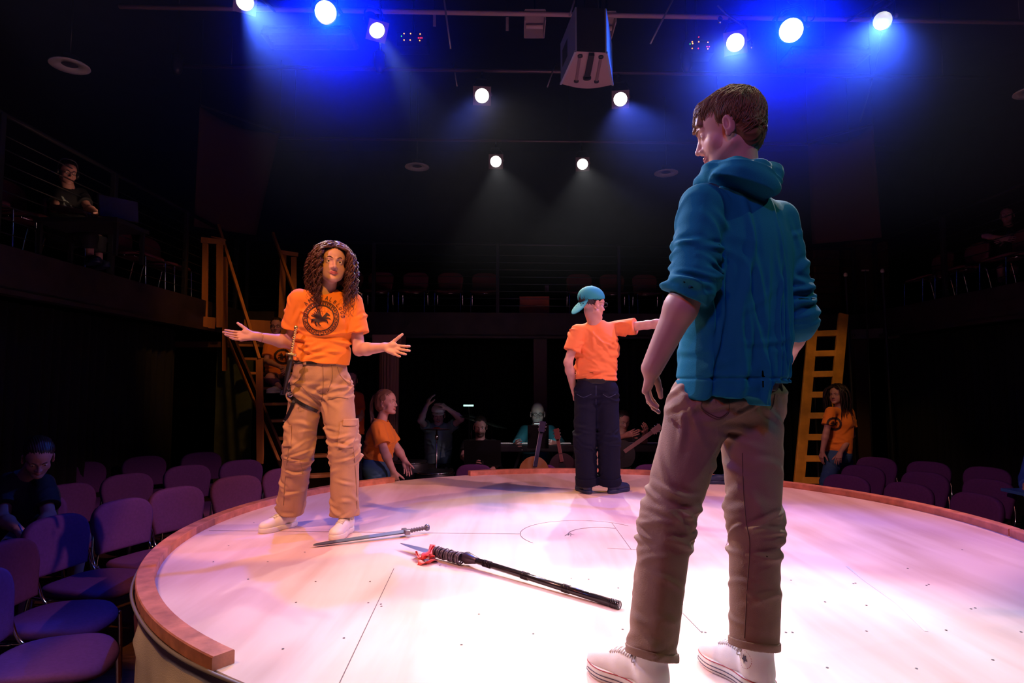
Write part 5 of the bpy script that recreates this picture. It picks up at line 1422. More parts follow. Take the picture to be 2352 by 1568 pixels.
for a, b in (((662, 907), (729, 944)), ((678, 916), (654, 968)), ((664, 880), (668, 912))):
    P_ = [W(*a, 3.60), W((a[0] + b[0]) / 2, (a[1] + b[1]) / 2 + 3, 3.60), W(*b, 3.60)]
    P_ = np.array([A(q) for q in smooth_path(P_, 6)]); Q, h = march(pg, P_, sight(P_))
    mb = MB(); Q = Q - np.array((0, 0.006, 0))
    for i in range(len(Q) - 1): mb.bar(Q[i], Q[i + 1] + (Q[i + 1] - Q[i]) * 0.15, 0.020, 0.006, up=(0, 1, 0))
    mb.build('thigh_strap', M_strap, woman)
MB().tube([A(W(666, 905, 3.73)) + 0.014 * np.array((math.cos(t), 0, math.sin(t))) for t in np.linspace(0, 2 * math.pi, 14)][:-1], 0.003, 6, closed=True).build('strap_ring', M_chrome, woman, True)
# bracelet
wr = A(wj['wrR']); ax_ = nrm(A(wj['elR']) - wr); c = wr + ax_ * 0.045; u_ = nrm(np.cross(ax_, (0, 0, 1))); v_ = np.cross(ax_, u_)
MB().tube([c + (u_ * math.cos(t) + v_ * math.sin(t)) * 0.0305 + ax_ * 0.006 * math.sin(t) for t in np.linspace(0, 2 * math.pi, 25)][:-1], 0.0013, 5, closed=True).build('bracelet', M_gold, woman, True)
# curly hair
def curls(parent, hp, HM, hs, n=210, seed=2, length=(0.30, 0.46), rad=0.0065, wave=0.012, m=M_brownhair, tg=None, name='hair_lock', freq=(85, 135), front=0.0):
    rn = np.random.RandomState(seed); c0 = hp(0, -0.018, 0.040); er = np.array((0.086, 0.103, 0.093)) * hs
    th = rn.uniform(-1, 1, n) * math.pi * 0.995; el = rn.uniform(0.05, 1.56, n)
    hi = (np.abs(th) > 1.8) & (el < 0.42); el[hi] = rn.uniform(0.42, 1.4, hi.sum())
    d = np.stack([np.sin(th) * np.cos(el), -np.cos(th) * np.cos(el), np.sin(el)], -1)
    part = d @ HM; P = c0 + (d * er) @ HM; sgn = np.where(d[:, 0] > 0, 1.0, -1.0)
    L = rn.uniform(*length, n) * (0.75 + 0.35 * rn.rand(n)); st = 0.009; K = ((L + 0.10 * el) / st).astype(int)
    N1 = lambda a: a / (np.linalg.norm(a, axis=1, keepdims=True) + 1e-9)
    fr_ = np.clip((np.abs(th) - 1.2) / 0.5, 0, 1)[:, None]; out = N1(part * np.array((1, 1, 0)) * (1 - fr_) + HM[0] * sgn[:, None] * fr_ + 1e-6); vel = N1(part * 0.30 + out * 0.9)
    ph = rn.rand(n) * 6.28; wv = wave * rn.uniform(0.55, 1.5, n); fq = rn.uniform(*freq, n); tr = []
    for j in range(K.max()):
        q = (P - c0) @ HM.T / (er * 1.05); l = np.linalg.norm(q, axis=1); m_ = l < 1
        P[m_] = c0 + (q[m_] / l[m_][:, None] * (er * 1.05)) @ HM
        q = (P - c0) @ HM.T; f_ = (q[:, 1] > 0.005) & (q[:, 2] < 0.045) & (q[:, 2] > -0.22) & (np.abs(q[:, 0]) < 0.080)
        P[f_] += HM[0] * ((0.080 * sgn[f_] - q[f_, 0]) * 0.5)[:, None]
        if tg is not None and j % 2 == 0 and j > 8:
            dd = tg(P); m_ = dd < 0.012
            if m_.any():
                Pm = P[m_]; gg = np.stack([tg(Pm + np.eye(3)[a] * 0.004) - dd[m_] for a in range(3)], -1); P[m_] = Pm + N1(gg) * (0.014 - dd[m_])[:, None]
        a = ph + j * st * fq; e1 = N1(np.cross(vel, out + 1e-4)); e2 = np.cross(vel, e1); amp = wv * min(1, j * 0.09)
        tr.append(P + (e1 * np.cos(a)[:, None] + e2 * np.sin(a)[:, None]) * amp[:, None])
        vel = N1(vel + np.array((0, 0, -0.26)) + rn.randn(n, 3) * 0.05 - out * (0.02 if j > 14 else 0) + front * HM[1] * 0.05); P = P + vel * st
    mb = MB()
    for i in range(n):
        k = K[i]; rr = rad * rn.uniform(0.6, 1.25)
        mb.tube([Vector(tr[j][i]) for j in range(k)], [rr * (0.75 + 0.45 * math.sin(math.pi * min(1, j / k * 1.5))) * (1 - 0.8 * (j / k) ** 3) for j in range(k)], 5)
    return mb.build(name, m, parent, True)
wcap = G(0.015); wcap.ell(hp(0, -0.020, 0.044), np.array((0.083, 0.101, 0.090)) * hs, HM); wcap.ell(hp(0, -0.055, -0.03), np.array((0.088, 0.066, 0.11)) * hs, HM, 0.03)
for s in (-1, 1): wcap.cap(hp(s * 0.072, -0.01, 0.03), hp(s * 0.084, -0.01, -0.09), 0.022, 0.03, 0.03)
fc = G(0.01); fc.ell(hp(0, 0.100, -0.040), np.array((0.068, 0.090, 0.096)) * hs, HM); wcap.sub(fc, 0.006)
wcap.disp(lambda P: -0.0015 * folds(P, HM[0] + 0.2 * HM[1], 200, 7, 2.0) - 0.002 * lump(P, 60, 5))
whair = sculpt('hair', wcap, 0.004, mat('scalp_hair', (0.06, 0.022, 0.012), 0.85, spec=0.1), woman)
rs_ = random.Random(1)
curls(whair, hp, HM, hs, 400, 2, (0.24, 0.38), 0.0050, 0.0085, tg=tg, front=0.5)
curls(whair, hp, HM, hs, 200, 5, (0.25, 0.42), 0.0013, 0.014, tg=tg, name='loose_strands', front=0.3)

# her sheathed dagger
dg = root('sheathed_dagger', W(668, 818, 3.70), 'gold-handled dagger in a black sheath at the hip of the woman in orange', 'dagger')
a, b = A(W(680, 752, 3.74)), A(W(669, 814, 3.72)); ax_ = nrm(b - a); u_ = nrm(np.cross(ax_, (0, 1, 0))); v_ = np.cross(ax_, u_)
hl = MB(); Lh = np.linalg.norm(b - a)
hl.tube([a + ax_ * Lh * t for t in np.linspace(0, 1, 60)], [0.0085 + 0.0022 * math.sin(t * 75) for t in np.linspace(0, 1, 60)], 10); hl.build('grip', M_gold, dg, True)
MB().ball(a, (0.013, 0.013, 0.014), 8).build('pommel', M_gold, dg, True)
MB().tube([b - u_ * 0.030, b - u_ * 0.012, b + u_ * 0.012, b + u_ * 0.030], [0.008, 0.010, 0.010, 0.008], 8).build('guard', M_gold, dg, True)
e = A(W(652, 905, 3.76)); MB().tube([b + ax_ * 0.01, b + ax_ * 0.04, (b + e) / 2, e], [0.013, 0.016, 0.015, 0.009], 10).build('sheath', M_strap, dg, True)

# ------------------------------------------------------------------ man in the blue hoodie, back to us
M_hood = mat('teal_blue_jersey', (0.004, 0.17, 0.27), 0.85, bump=0.15, bscale=350, spec=0.2)
M_jean = mat('tan_denim', (0.30, 0.175, 0.125), 0.8, bump=0.2, bscale=300, vary=0.12, vscale=10)
M_white = mat('white_canvas', (0.78, 0.72, 0.70), 0.7, bump=0.1, bscale=500)
M_mhair = mat('brown_hair', (0.20, 0.09, 0.038), 0.5, spec=0.5)
mj = dict(head=W(1672, 302, 1.93), shL=(0.570, 1.862, 2.135), shR=(0.868, 2.035, 2.135), elL=W(1590, 652, 1.80), wrL=W(1497, 845, 1.86),
          elR=W(1827, 735, 2.02), wrR=W(1782, 862, 2.22), pelvis=W(1676, 870, 1.97), hipL=W(1610, 925, 1.965), hipR=W(1722, 920, 2.04),
          knL=W(1532, 1195, 1.93), knR=W(1733, 1195, 1.96), anL=(0.395, 1.855, 0.83), anR=(0.705, 1.895, 0.84))
def mtop(s_, ):
    pass
def hood_disp(J, tf, chest, lowc):
    def f(P):
        q = P - lowc; x = q @ tf[0]; z = q[:, 2]; back = np.clip(0.5 - (q @ tf[1]) * 12, 0, 1); d = 0
        rr = np.random.RandomState(11)
        for i in range(15):                                     # long hanging creases of the loose back
            x0 = rr.uniform(-0.17, 0.17); sl_ = rr.uniform(-0.10, 0.10); w_ = rr.uniform(0.006, 0.013); am_ = rr.uniform(0.004, 0.012); z0 = rr.uniform(0.05, 0.40); L = rr.uniform(0.12, 0.30)
            y = x - x0 - sl_ * (0.5 - z) + 0.006 * np.sin(z * 21 + i)
            d = d - am_ * back * np.exp(-((z - z0) / L) ** 4) * (np.exp(-(y / w_) ** 2) - 0.5 * np.exp(-((y - 1.8 * w_) / w_) ** 2))
        for (x0, sl_, w_, am_) in ((0.030, 0.10, 0.009, 0.012), (-0.085, -0.16, 0.010, 0.012)):
            y = x - x0 + sl_ * (0.5 - z); d = d - am_ * back * np.clip((0.46 - z) / 0.25, 0, 1) * (np.exp(-(y / w_) ** 2) - 0.7 * np.exp(-((y - 0.02) / 0.014) ** 2))
        return d + 0.005 * np.exp(-((z - 0.055) / 0.004) ** 2)
    return f
def sleeve_bunch(S, J):
    sh, el, wr = J['sh' + S], J['el' + S], J['wr' + S]; ax = nrm(el - sh); m_ = el + (wr - el) * 0.16
    def f(P):
        return -creases(P, sh * 0.45 + el * 0.55, m_, 0.066, 26, 61 + ord(S), 0.012, 0.050, 0.0085, 0.22) - creases(P, sh, el, 0.066, 8, 71 + ord(S), 0.008, 0.08, 0.013, 1.0) - 0.004 * np.exp(-((P - (sh * 0.3 + el * 0.7)) ** 2).sum(1) / 0.01)
    return f
def hood_hem(J, tf, lowc):
    def op(P, D):
        x = (P - lowc) @ tf[0]
        s = 1 / (1 + np.exp(-(x - 0.025) / 0.004))
        zc = lowc[2] + 0.052 * s - 0.02 * np.exp(-((x - 0.0) / 0.03) ** 2) * (1 - s)
        return np.maximum(D, zc - P[:, 2])
    return op
def hood_add(fin, J, tf):
    nb = (J['shL'] + J['shR']) / 2 + np.array((0, 0, 0.045))
    h = G(0.02); w_ = lambda x, y, Y: A(W(x, y, Y))
    pts = [w_(1606, 418, 1.96), w_(1640, 392, 1.90), w_(1690, 386, 1.86), w_(1745, 392, 1.87), w_(1778, 402, 1.94)]
    for a, b, r0, r1 in zip(pts[:-1], pts[1:], (0.020, 0.026, 0.030, 0.030), (0.026, 0.030, 0.030, 0.026)): h.cap(a, b, r0, r1, 0.03)
    h.ell(w_(1735, 414, 1.845), (0.088, 0.048, 0.040), np.array([nrm((1, 0.3, -0.32)), nrm((-0.3, 1, 0)), nrm((0.32, 0, 1))]), 0.02)
    h.ell(w_(1694, 400, 1.850), (0.075, 0.045, 0.030), None, 0.03)
    h.cap(w_(1780, 402, 1.90), w_(1772, 430, 1.88), 0.026, 0.018, 0.03)
    h.disp(lambda P: -0.006 * folds(P, np.array((0.35, 0.1, 0.95)), 60, 12, 1.2))
    g = G(0.02); g.grp(g_wrap(fin), 0.01); g.grp(h, 0.016)
    nk = G(0.01); nk.cap(nb + np.array((-0.01, 0.02, 0.03)), nb + np.array((-0.02, 0.02, 0.2)), 0.062, 0.080); g.sub(nk, 0.006)
    # back flap of the hem hangs lower
    return g
mo = dict(res=0.0034, fwd=(-0.44, 0.90, 0), hfwd=(-0.88, 0.42, -0.22), hup=(0.0, 0.0, 1), floor=ZS, size=1.0, hsc=1.0,
          handL=dict(f=(-0.12, 0.50, -0.84), s=(0.35, 0.80, 0.40), n=(0.93, -0.25, -0.20), curl=(0.36, 0.40, 0.44, 0.48), spread=0.03, thumb=(0.80, 0.10, 0.50), tcurl=0.25, sc=0.88),
          handR=dict(f=(-0.5, 0.5, -0.6), s=(-0.5, 0.3, 0.5), n=(-0.7, -0.4, -0.2), curl=(0.4, 0.5, 0.5, 0.6)),
          arm_r=(0.050, 0.045, 0.046, 0.031), hairmat=M_mhair, look=(0, 1, -0.1), skin=(0.62, 0.33, 0.26),
          pants=M_jean, hip_w=0.163, waist_in=0.010, leg_r=(0.100, 0.078, 0.076, 0.068), waist=0.10, pfold=0.009, hem=0.0, pres=0.0038,
          top=M_hood, topname='hoodie', torso_r=(0.178, 0.190), flat=(0.86, 0.58), pflat=0.60, butt=0.070, crease_n=(24, 12, 14, 14), hemz=-0.055, hemcut=hood_hem, top_th=0.034, sleeve=1.14, sleeve_r=(0.068, 0.064), cuff_r=0.060, sfold=0.003, tres=0.0036, collar=0.01,
          top_disp=hood_disp, sleeve_fold=sleeve_bunch, top_extra=hood_add,
          shoe=M_white, sole=M_wsole, shoe_len=0.30, shoe_res=0.0032, hitop=True,
          footL=((0.432, 1.815, ZS + 0.001), (-0.62, 0.78)), footR=((0.735, 1.845, ZS + 0.001), (-0.38, 0.92)))
def hitop_style(up, p, M, k, u):
    laces(up, p, M, k, u, mat('white_lace', (0.85, 0.80, 0.80), 0.7), 6, 0.100, 0.017)
    sg = G(0.03 * k); th = 0.026
    sg.ell(p(0, 0.225, th / 2 + 0.005), np.array((0.052, 0.074, 0.05)) * k, M); sg.ell(p(0, 0.055, th / 2 + 0.005), np.array((0.040, 0.062, 0.05)) * k, M); sg.ecap(p(0, 0.08, 0.015), p(0, 0.2, 0.015), 0.038 * k, 0.046 * k, np.stack([M[0], M[2], M[1]]), 0.9)
    for (z, r, m, nm, a0, a1) in ((0.034, 0.0016, mat('red_line', (0.40, 0.03, 0.04), 0.5), 'sole_line', 0, 6.283), (0.021, 0.0015, mat('dark_line', (0.05, 0.02, 0.05), 0.5), 'sole_line', 2.2, 7.2), (0.010, 0.0015, mat('dark_line', (0.05, 0.02, 0.05), 0.5), 'sole_line', 0, 6.283)):
        pts = []
        for t in np.linspace(a0, a1, 60):
            c = p(0, 0.15 if abs(math.sin(t)) < .9 else 0.15, z); d = math.cos(t) * M[0] + math.sin(t) * M[1]
            P0 = (p(0, 0.15 + 0.075 * math.sin(t), z) + d * 0.16)[None]; Q, h = march(sg, P0, -d)
            if h[0]: pts.append(Vector(Q[0]))
        if len(pts) > 5: MB().tube(pts, r, 5).build(nm, m, up, True)
    # round ankle patch with a star, on the inner side
    side = M[0]
    c = p(0.0, 0.060, 0.092)
    for s in ((-1, 1)):
        ex_ = -s * M[1]; 
        def ring(x, y): return (np.hypot(x, y) < 0.0265) & (np.hypot(x, y) > 0.0250) & (np.sin(np.arctan2(y, x) * 24) > -0.3)
        def star(x, y):
            th_ = np.arctan2(y, x) - math.pi / 2; r_ = np.hypot(x, y); a_ = np.abs(((th_ + math.pi / 5) % (2 * math.pi / 5)) - math.pi / 5)
            R1, R2 = 0.0145, 0.0058; q = math.pi / 5
            return r_ * (np.sin(q - a_) * R1 * 1.0 + np.sin(a_) * R2 * 1.0) < R1 * R2 * math.sin(q)
        n_ = nrm(np.cross(ex_, M[2]))
        for f_, m_, nm in ((ring, mat('patch_red', (0.45, 0.12, 0.12), 0.6), 'patch_ring'), (star, mat('patch_navy', (0.03, 0.03, 0.08), 0.6), 'star')):
            if s > 0 and M[1][0] > -0.5: decal(nm, u, c, -M[1], M[2], f_, 0.028, 0.0009, m_, up, start=0.08, lift=0.0016)
mo['shoe_style'] = hitop_style
man = person('person in blue hoodie and tan trousers standing with back to us in white high-top shoes', mj, mo)
hp, HM, hs = mo['_hp'], mo['_HM'], mo['_hs']
pg, tg = mo['_pants_g'], mo['_top_g']; pants = mo['_pants']
# dark shirt hem showing under the hoodie
tf = mo['_tf']
# turned-up cuffs
for S in 'LR':
    a, kn = A(mj['an' + S]), A(mj['kn' + S]); d = nrm(a - kn); r_ = G(0.002); r_.cap(a - d * 0.022, a - d * 0.004, 0.10); r_.cut(a - d * 0.001, d); r_.cut(a - d * 0.022, -d)
    conform('trouser_cuff', pg, 0.004, r_, 0.0032, M_jean, pants)
M_mseam = mat('denim_seam', (0.13, 0.07, 0.05), 0.8)
yv = (0, 1, 0)
for pts in (((1705, 1040), (1708, 1130), (1714, 1200), (1722, 1250), (1716, 1350), (1710, 1465)), ((1618, 915), (1612, 935), (1650, 958), (1672, 945)), ((1640, 905), (1645, 925)), ((1780, 905), (1776, 930), (1770, 940))):
    stitch('trouser_seam', pg, [W(x, y, 1.60) for x, y in pts], yv, 0.0013, M_mseam, pants, 0.0)
pk = [(1616, 912), (1612, 938), (1647, 962), (1674, 944), (1672, 908)]
stitch('back_pocket', pg, [W(x, y, 1.60) for x, y in pk], yv, 0.0016, M_mseam, pants, 0.0)
M_dark = mat('charcoal_shirt', (0.05, 0.035, 0.045), 0.85)
us = G(0.02); lowc = A(mj['pelvis']) + np.array((0, 0, -0.035)); us.ecap(lowc, lowc + (0, 0, 0.2), 0.170, 0.172, tf, 0.66); us.cut(lowc, (0, 0, -1)); us.cut(lowc + (0, 0, 0.12), (0, 0, 1))
us.disp(lambda P: -0.004 * lump(P, 40, 3)); sculpt('undershirt', us, 0.0045, M_dark, man)
# strands of the short hair
def short_strands(parent, hp, HM, hs, n, m, surf, seed=4, L0=0.045, r=0.0011):
    al = []; lf = []
    rn = np.random.RandomState(seed); c0 = hp(0, -0.022, 0.046); er = np.array((0.082, 0.100, 0.084)) * hs; mb = MB()
    crown = nrm((0.0, -0.55, 0.83))
    for i in range(n):
        d = nrm(rn.randn(3)); 
        if d[2] < (-0.45 if d[1] > -0.5 else -0.8) or (d[1] > 0.25 and d[2] < 0.42) or (abs(d[1]) < 0.35 and d[2] < -0.05 and d[1] > -0.1): continue
        fl = d - crown; fl = fl - d * (fl @ d); fl = nrm(fl + np.array((0.15, 0.35, 0)) * (1 if d[2] > 0.2 else 0.1) - np.array((0, 0, 0.5 if d[2] < 0.3 else 0)))
        L = L0 * rn.uniform(0.6, 1.3) * (1.25 if d[1] > 0.1 and d[2] > 0 else 0.75); k = 7
        q = d.copy(); w_ = nrm(fl + rn.randn(3) * 0.16)
        for j in range(k):
            al.append(c0 + (q * er * 1.02) @ HM); lf.append(0.0008 + (0.0035 * math.sin(math.pi * j / (k - 1)) + 0.003 * rn.rand() * j / k)); q = nrm(q + w_ * (L / k / 0.09)); w_ = nrm(w_ - q * (w_ @ q) - np.array((0, 0, 0.05)))
    al = np.array(al); lf = np.array(lf)
    for _ in range(3):
        dd = surf(al); gg = np.stack([surf(al + np.eye(3)[a] * 0.003) - dd for a in range(3)], -1); gg /= np.linalg.norm(gg, axis=1, keepdims=True) + 1e-9; al = al + gg * np.clip(lf - dd, -0.012, 0.03)[:, None]
    for i in range(0, len(al), k): mb.tube([Vector(v) for v in al[i:i + k]], [r * (1 - 0.7 * j / k) for j in range(k)], 4, cap=False)
    return mb.build('hair_strands', m, parent, True)
mh = G(0.012); mh.ell(hp(0, -0.022, 0.046), np.array((0.082, 0.100, 0.084)) * hs, HM); mh.ell(hp(0, -0.050, -0.015), np.array((0.068, 0.056, 0.078)) * hs, HM, 0.03)
mh.cap(hp(0, 0.055, 0.085), hp(0.01, 0.092, 0.035), 0.022, 0.012, 0.03); mh.cap(hp(-0.035, 0.05, 0.075), hp(-0.045, 0.075, 0.035), 0.020, 0.009, 0.03); mh.cap(hp(0.035, 0.05, 0.075), hp(0.045, 0.075, 0.035), 0.02, 0.009, 0.03)
fc = G(0.006)
fc.ell(hp(0, 0.085, -0.030), np.array((0.080, 0.070, 0.070)) * hs, HM); fc.ell(hp(0, 0.045, -0.075), np.array((0.11, 0.075, 0.060)) * hs, HM); 
for s in (-1, 1): fc.ell(hp(s * 0.085, -0.006, -0.022), np.array((0.025, 0.022, 0.040)) * hs, HM); fc.ell(hp(s * 0.085, 0.035, -0.030), np.array((0.03, 0.028, 0.055)) * hs, HM)
fc.box(hp(0, -0.02, -0.135), (0.14, 0.14, 0.045), 0.01, HM)
mh.sub(fc, 0.006); mh.disp(lambda P: -0.002 * folds(P, HM[0] + 0.3 * HM[1], 300, 7, 1.5) - 0.0025 * lump(P, 90, 2))
mhair = sculpt('hair', mh, 0.0034, M_mhair, man)
short_strands(mhair, hp, HM, hs, 6500, M_mhair, mh, 4, 0.050, 0.0012)
# ------------------------------------------------------------------ man in the teal cap
M_navy = mat('dark_navy_denim', (0.006, 0.007, 0.020), 0.9, spec=0.2, bump=0.15, bscale=260)
M_navyshoe = mat('navy_shoe', (0.012, 0.022, 0.07), 0.5)
M_teal = mat('teal_cap', (0.015, 0.30, 0.34), 0.8, bump=0.1, bscale=300)
M_coral = mat('coral_orange_cotton', (0.92, 0.22, 0.05), 0.8, bump=0.12, bscale=240, sheen=0.15)
M_black_top = mat('black_cotton', (0.010, 0.010, 0.013), 0.8)
M_jblue = mat('blue_jeans', (0.035, 0.10, 0.24), 0.8, bump=0.15, bscale=260)
M_darkhair = mat('black_brown_hair', (0.022, 0.010, 0.008), 0.45)
M_fairhair = mat('ash_brown_hair', (0.20, 0.09, 0.06), 0.45)
M_glass = mat('spectacle_frame', (0.01, 0.01, 0.012), 0.3)
def glasses(rt, hp, M, hs, m=M_glass):
    mb = MB()
    for s in (-1, 1):
        mb.tube([Vector(hp(s * 0.031 + 0.024 * math.cos(t), 0.098, 0.0 + 0.017 * math.sin(t))) for t in np.linspace(0, 6.283, 17)][:-1], 0.0022 * hs, 6, closed=True)
        mb.tube([Vector(hp(s * 0.055, 0.097, 0.004)), Vector(hp(s * 0.078, 0.05, 0.004)), Vector(hp(s * 0.080, -0.005, 0.002))], 0.002 * hs, 6)
    mb.tube([Vector(hp(-0.008, 0.099, 0.004)), Vector(hp(0.008, 0.099, 0.004))], 0.002 * hs, 6)
    return mb.build('glasses', m, rt, True)
def jw(**k): return k
cj = jw(head=W(1361, 698, 5.15), shL=W(1327, 762, 5.18), shR=W(1414, 754, 5.25), elR=W(1487, 746, 5.10), wrR=W(1560, 738, 4.98), elL=W(1305, 832, 5.15), wrL=W(1319, 897, 5.32),
        pelvis=W(1369, 888, 5.22), hipL=W(1347, 905, 5.22), hipR=W(1393, 905, 5.22), knL=W(1343, 1012, 5.20), knR=W(1399, 1012, 5.20), anL=(0.615, 5.27, 0.81), anR=(0.805, 5.27, 0.81))
co = dict(res=0.0055, fwd=(0.12, 0.99, 0), hfwd=(0.88, 0.45, -0.05), floor=ZS, size=0.97, hsc=1.12, hairmat=M_darkhair, seed=4,
          pants=M_navy, hip_w=0.168, leg_r=(0.100, 0.092, 0.092, 0.090), waist=0.07, pfold=0.007, hem=-0.02, top=M_coral, torso_r=(0.172, 0.182), hemz=0.055, sleeve=0.62, sleeve_r=(0.066, 0.074), sfold=0.014, top_n=(38, 22),
          handR=dict(f=(0.97, -0.1, 0), s=(0, 0.3, 0.9), n=(0, 0.9, -0.3), curl=(0.0, 1.0, 1.1, 1.1)), arm_r=(0.042, 0.036, 0.038, 0.027),
          shoe=M_navyshoe, shoe_len=0.27, footL=((0.63, 5.19, ZS + 0.001), (-0.25, 0.96)), footR=((0.79, 5.21, ZS + 0.001), (0.70, 0.70)), hair='short')
capm = person('person in backwards teal cap and orange shirt pointing right near the far rim', cj, co)
hp, HM, hs = co['_hp'], co['_HM'], co['_hs']
cg = G(0.006); cg.ell(hp(0, -0.015, 0.050), np.array((0.090, 0.108, 0.084)) * hs, HM); cg.cut(hp(0, 0, 0.022), nrm(-HM[2] + HM[1] * 0.28))
ci = G(0.004); ci.ell(hp(0, -0.015, 0.030), np.array((0.083, 0.100, 0.070)) * hs, HM); cg.sub(ci, 0.003)
cb = G(0.006); bf = frame(-HM[1] * 0.60 - HM[2] * 0.80, HM[2]); cb.ell(hp(0, -0.118, -0.034), np.array((0.078, 0.075, 0.010)) * hs, bf)
cg2 = G(0.008); cg2.grp(g_wrap(cg), 0.004); cg2.grp(cb, 0.012); cg2.ell(hp(0, -0.015, 0.134), (0.009, 0.009, 0.006), HM)
sculpt('baseball_cap', cg2, 0.004, M_teal, capm); glasses(capm, hp, HM, hs)
pg, tg = co['_pants_g'], co['_top_g']
for pts in (((1325, 905), (1340, 912), (1358, 905)), ((1385, 905), (1398, 912), (1414, 905)), ((1369, 885), (1369, 930))):
    stitch('trouser_seam', pg, [W(x, y, 4.8) for x, y in pts], (0, 1, 0), 0.002, mat('navy_seam', (0.05, 0.06, 0.12), 0.8), co['_pants'], 0.0)
for S in 'LR':
    a, kn = A(cj['an' + S]), A(cj['kn' + S]); d = nrm(a - kn); r_ = G(0.002); r_.cap(a - d * 0.06, a, 0.12); r_.cut(a + d * 0.018, d); r_.cut(a - d * 0.045, -d)
    conform('trouser_cuff', pg, 0.007, r_, 0.005, M_navy, co['_pants'])
bb = G(0.01); lowc = A(cj['pelvis']) + (0, 0, 0.035); bb.ecap(lowc, lowc + (0, 0, 0.05), 0.155, 0.155, co['_tf'], 0.72); bb.cut(lowc - (0, 0, .01), (0, 0, -1)); bb.cut(lowc + (0, 0, .03), (0, 0, 1)); sculpt('belt', bb, 0.006, M_strap, co['_pants'])

# ------------------------------------------------------------------ ponytailed girl beyond the rim
bj = jw(head=W(888, 924, 6.40), shR=W(868, 982, 6.24), shL=W(880, 978, 6.56), elR=W(883, 1036, 6.16), wrR=W(903, 1082, 6.20), elL=W(914, 1032, 6.62), wrL=W(930, 1058, 6.55),
        pelvis=W(866, 1066, 6.42), hipR=W(868, 1085, 6.32), hipL=W(872, 1085, 6.52), knR=(-1.32, 6.28, 0.44), knL=(-1.30, 6.52, 0.44), anR=(-1.42, 6.30, 0.10), anL=(-1.40, 6.56, 0.10))
bo = dict(res=0.0065, fem=True, fwd=(0.97, -0.22, 0), hfwd=(0.95, -0.28, 0.06), size=1.06, hairmat=M_fairhair, hair='pony', seed=6, skin=(0.62, 0.33, 0.27),
          tail=lambda hp: [hp(0, -0.10, 0.07), hp(0, -0.14, 0.055), hp(0, -0.165, 0.00), hp(0.01, -0.165, -0.07), hp(0.02, -0.155, -0.14), hp(0.03, -0.15, -0.21), hp(0.035, -0.15, -0.26)],
          pants=M_jblue, hip_w=0.185, leg_r=(0.115, 0.09, 0.075, 0.07), waist=0.06, top=M_orange, torso_r=(0.165, 0.175), flat=(0.85, 0.75), hemz=0.07, sleeve=0.72, sleeve_r=(0.070, 0.076),
          handR=dict(f=(0.25, 0, -0.97), s=(0.9, 0.1, 0.2), n=(0.1, 1, 0)), handL=dict(f=(0.3, -0.1, -0.95), s=(0.9, 0.1, 0.2), n=(0, -1, 0)), shoe=M_wshoe)
ponyg = person('person with long ponytail in orange shirt and blue jeans beyond the far rim, in profile', bj, bo)
r_ = G(0.002); lowc = A(bj['pelvis']); blt = G(0.01); blt.ecap(lowc + (0.0, 0, 0.03), lowc + (0.01, 0, 0.09), 0.172, 0.165, bo['_tf'], 0.85); blt.cut(lowc + (0, 0, 0.02), (0, 0, -1)); blt.cut(lowc + (0, 0, 0.095), (0, 0, 1)); sculpt('waist_bag', blt, 0.007, M_black_top, ponyg)
MB().tube([bo['_hp'](0, -0.102, 0.068) + 0.02 * np.array((math.cos(t), 0, math.sin(t))) for t in np.linspace(0, 6.283, 13)][:-1], 0.005, 6, closed=True).build('hair_tie', M_wshoe, ponyg, True)

# ------------------------------------------------------------------ girl by the yellow ladder
gj = jw(head=W(1922, 906, 7.60), shR=W(1908, 946, 7.55), shL=W(1950, 948, 7.68), elR=W(1898, 992, 7.52), wrR=W(1889, 1036, 7.52), elL=W(1957, 1000, 7.62), wrL=W(1930, 1040, 7.42),
        pelvis=W(1925, 1044, 7.60), hipR=W(1912, 1062, 7.58), hipL=W(1938, 1062, 7.64), knR=W(1900, 1108, 7.45), knL=W(1948, 1108, 7.70), anR=(3.72, 7.50, 0.10), anL=(4.02, 7.78, 0.10))
go = dict(res=0.0065, fem=True, fwd=(-0.45, -0.89, 0), hfwd=(-0.82, -0.57, 0.0), size=0.95, hairmat=M_darkhair, hair='long', seed=8, skin=(0.55, 0.28, 0.22),
          pants=M_jblue, hip_w=0.165, leg_r=(0.098, 0.082, 0.082, 0.085), waist=0.06, top=M_orange, torso_r=(0.160, 0.160), hemz=0.02, sleeve=0.66, sleeve_r=(0.066, 0.080), collar=0.0,
          handL=dict(f=(-0.55, -0.5, -0.7), s=(-0.6, 0.2, 0.5), n=(0.4, 0.6, -0.4), curl=(0.5, 0.6, 0.6, 0.7)), shoe=M_wshoe)
ladg = person('person in orange emblem shirt and blue jeans, long dark hair, beside the yellow ladder', gj, go)
decal('emblem', go['_top_g'], W(1916, 974, 7.45), -go['_tf'][0], go['_tf'][2], emblem(0.082, False), 0.085, 0.004, M_print, go['_top'], start=0.15)
curls(go['_hair'], go['_hp'], go['_HM'], go['_hs'], 80, 12, (0.22, 0.42), 0.009, 0.003, M_darkhair, tg=go['_top_g'], name='hair_lock', freq=(20, 50))

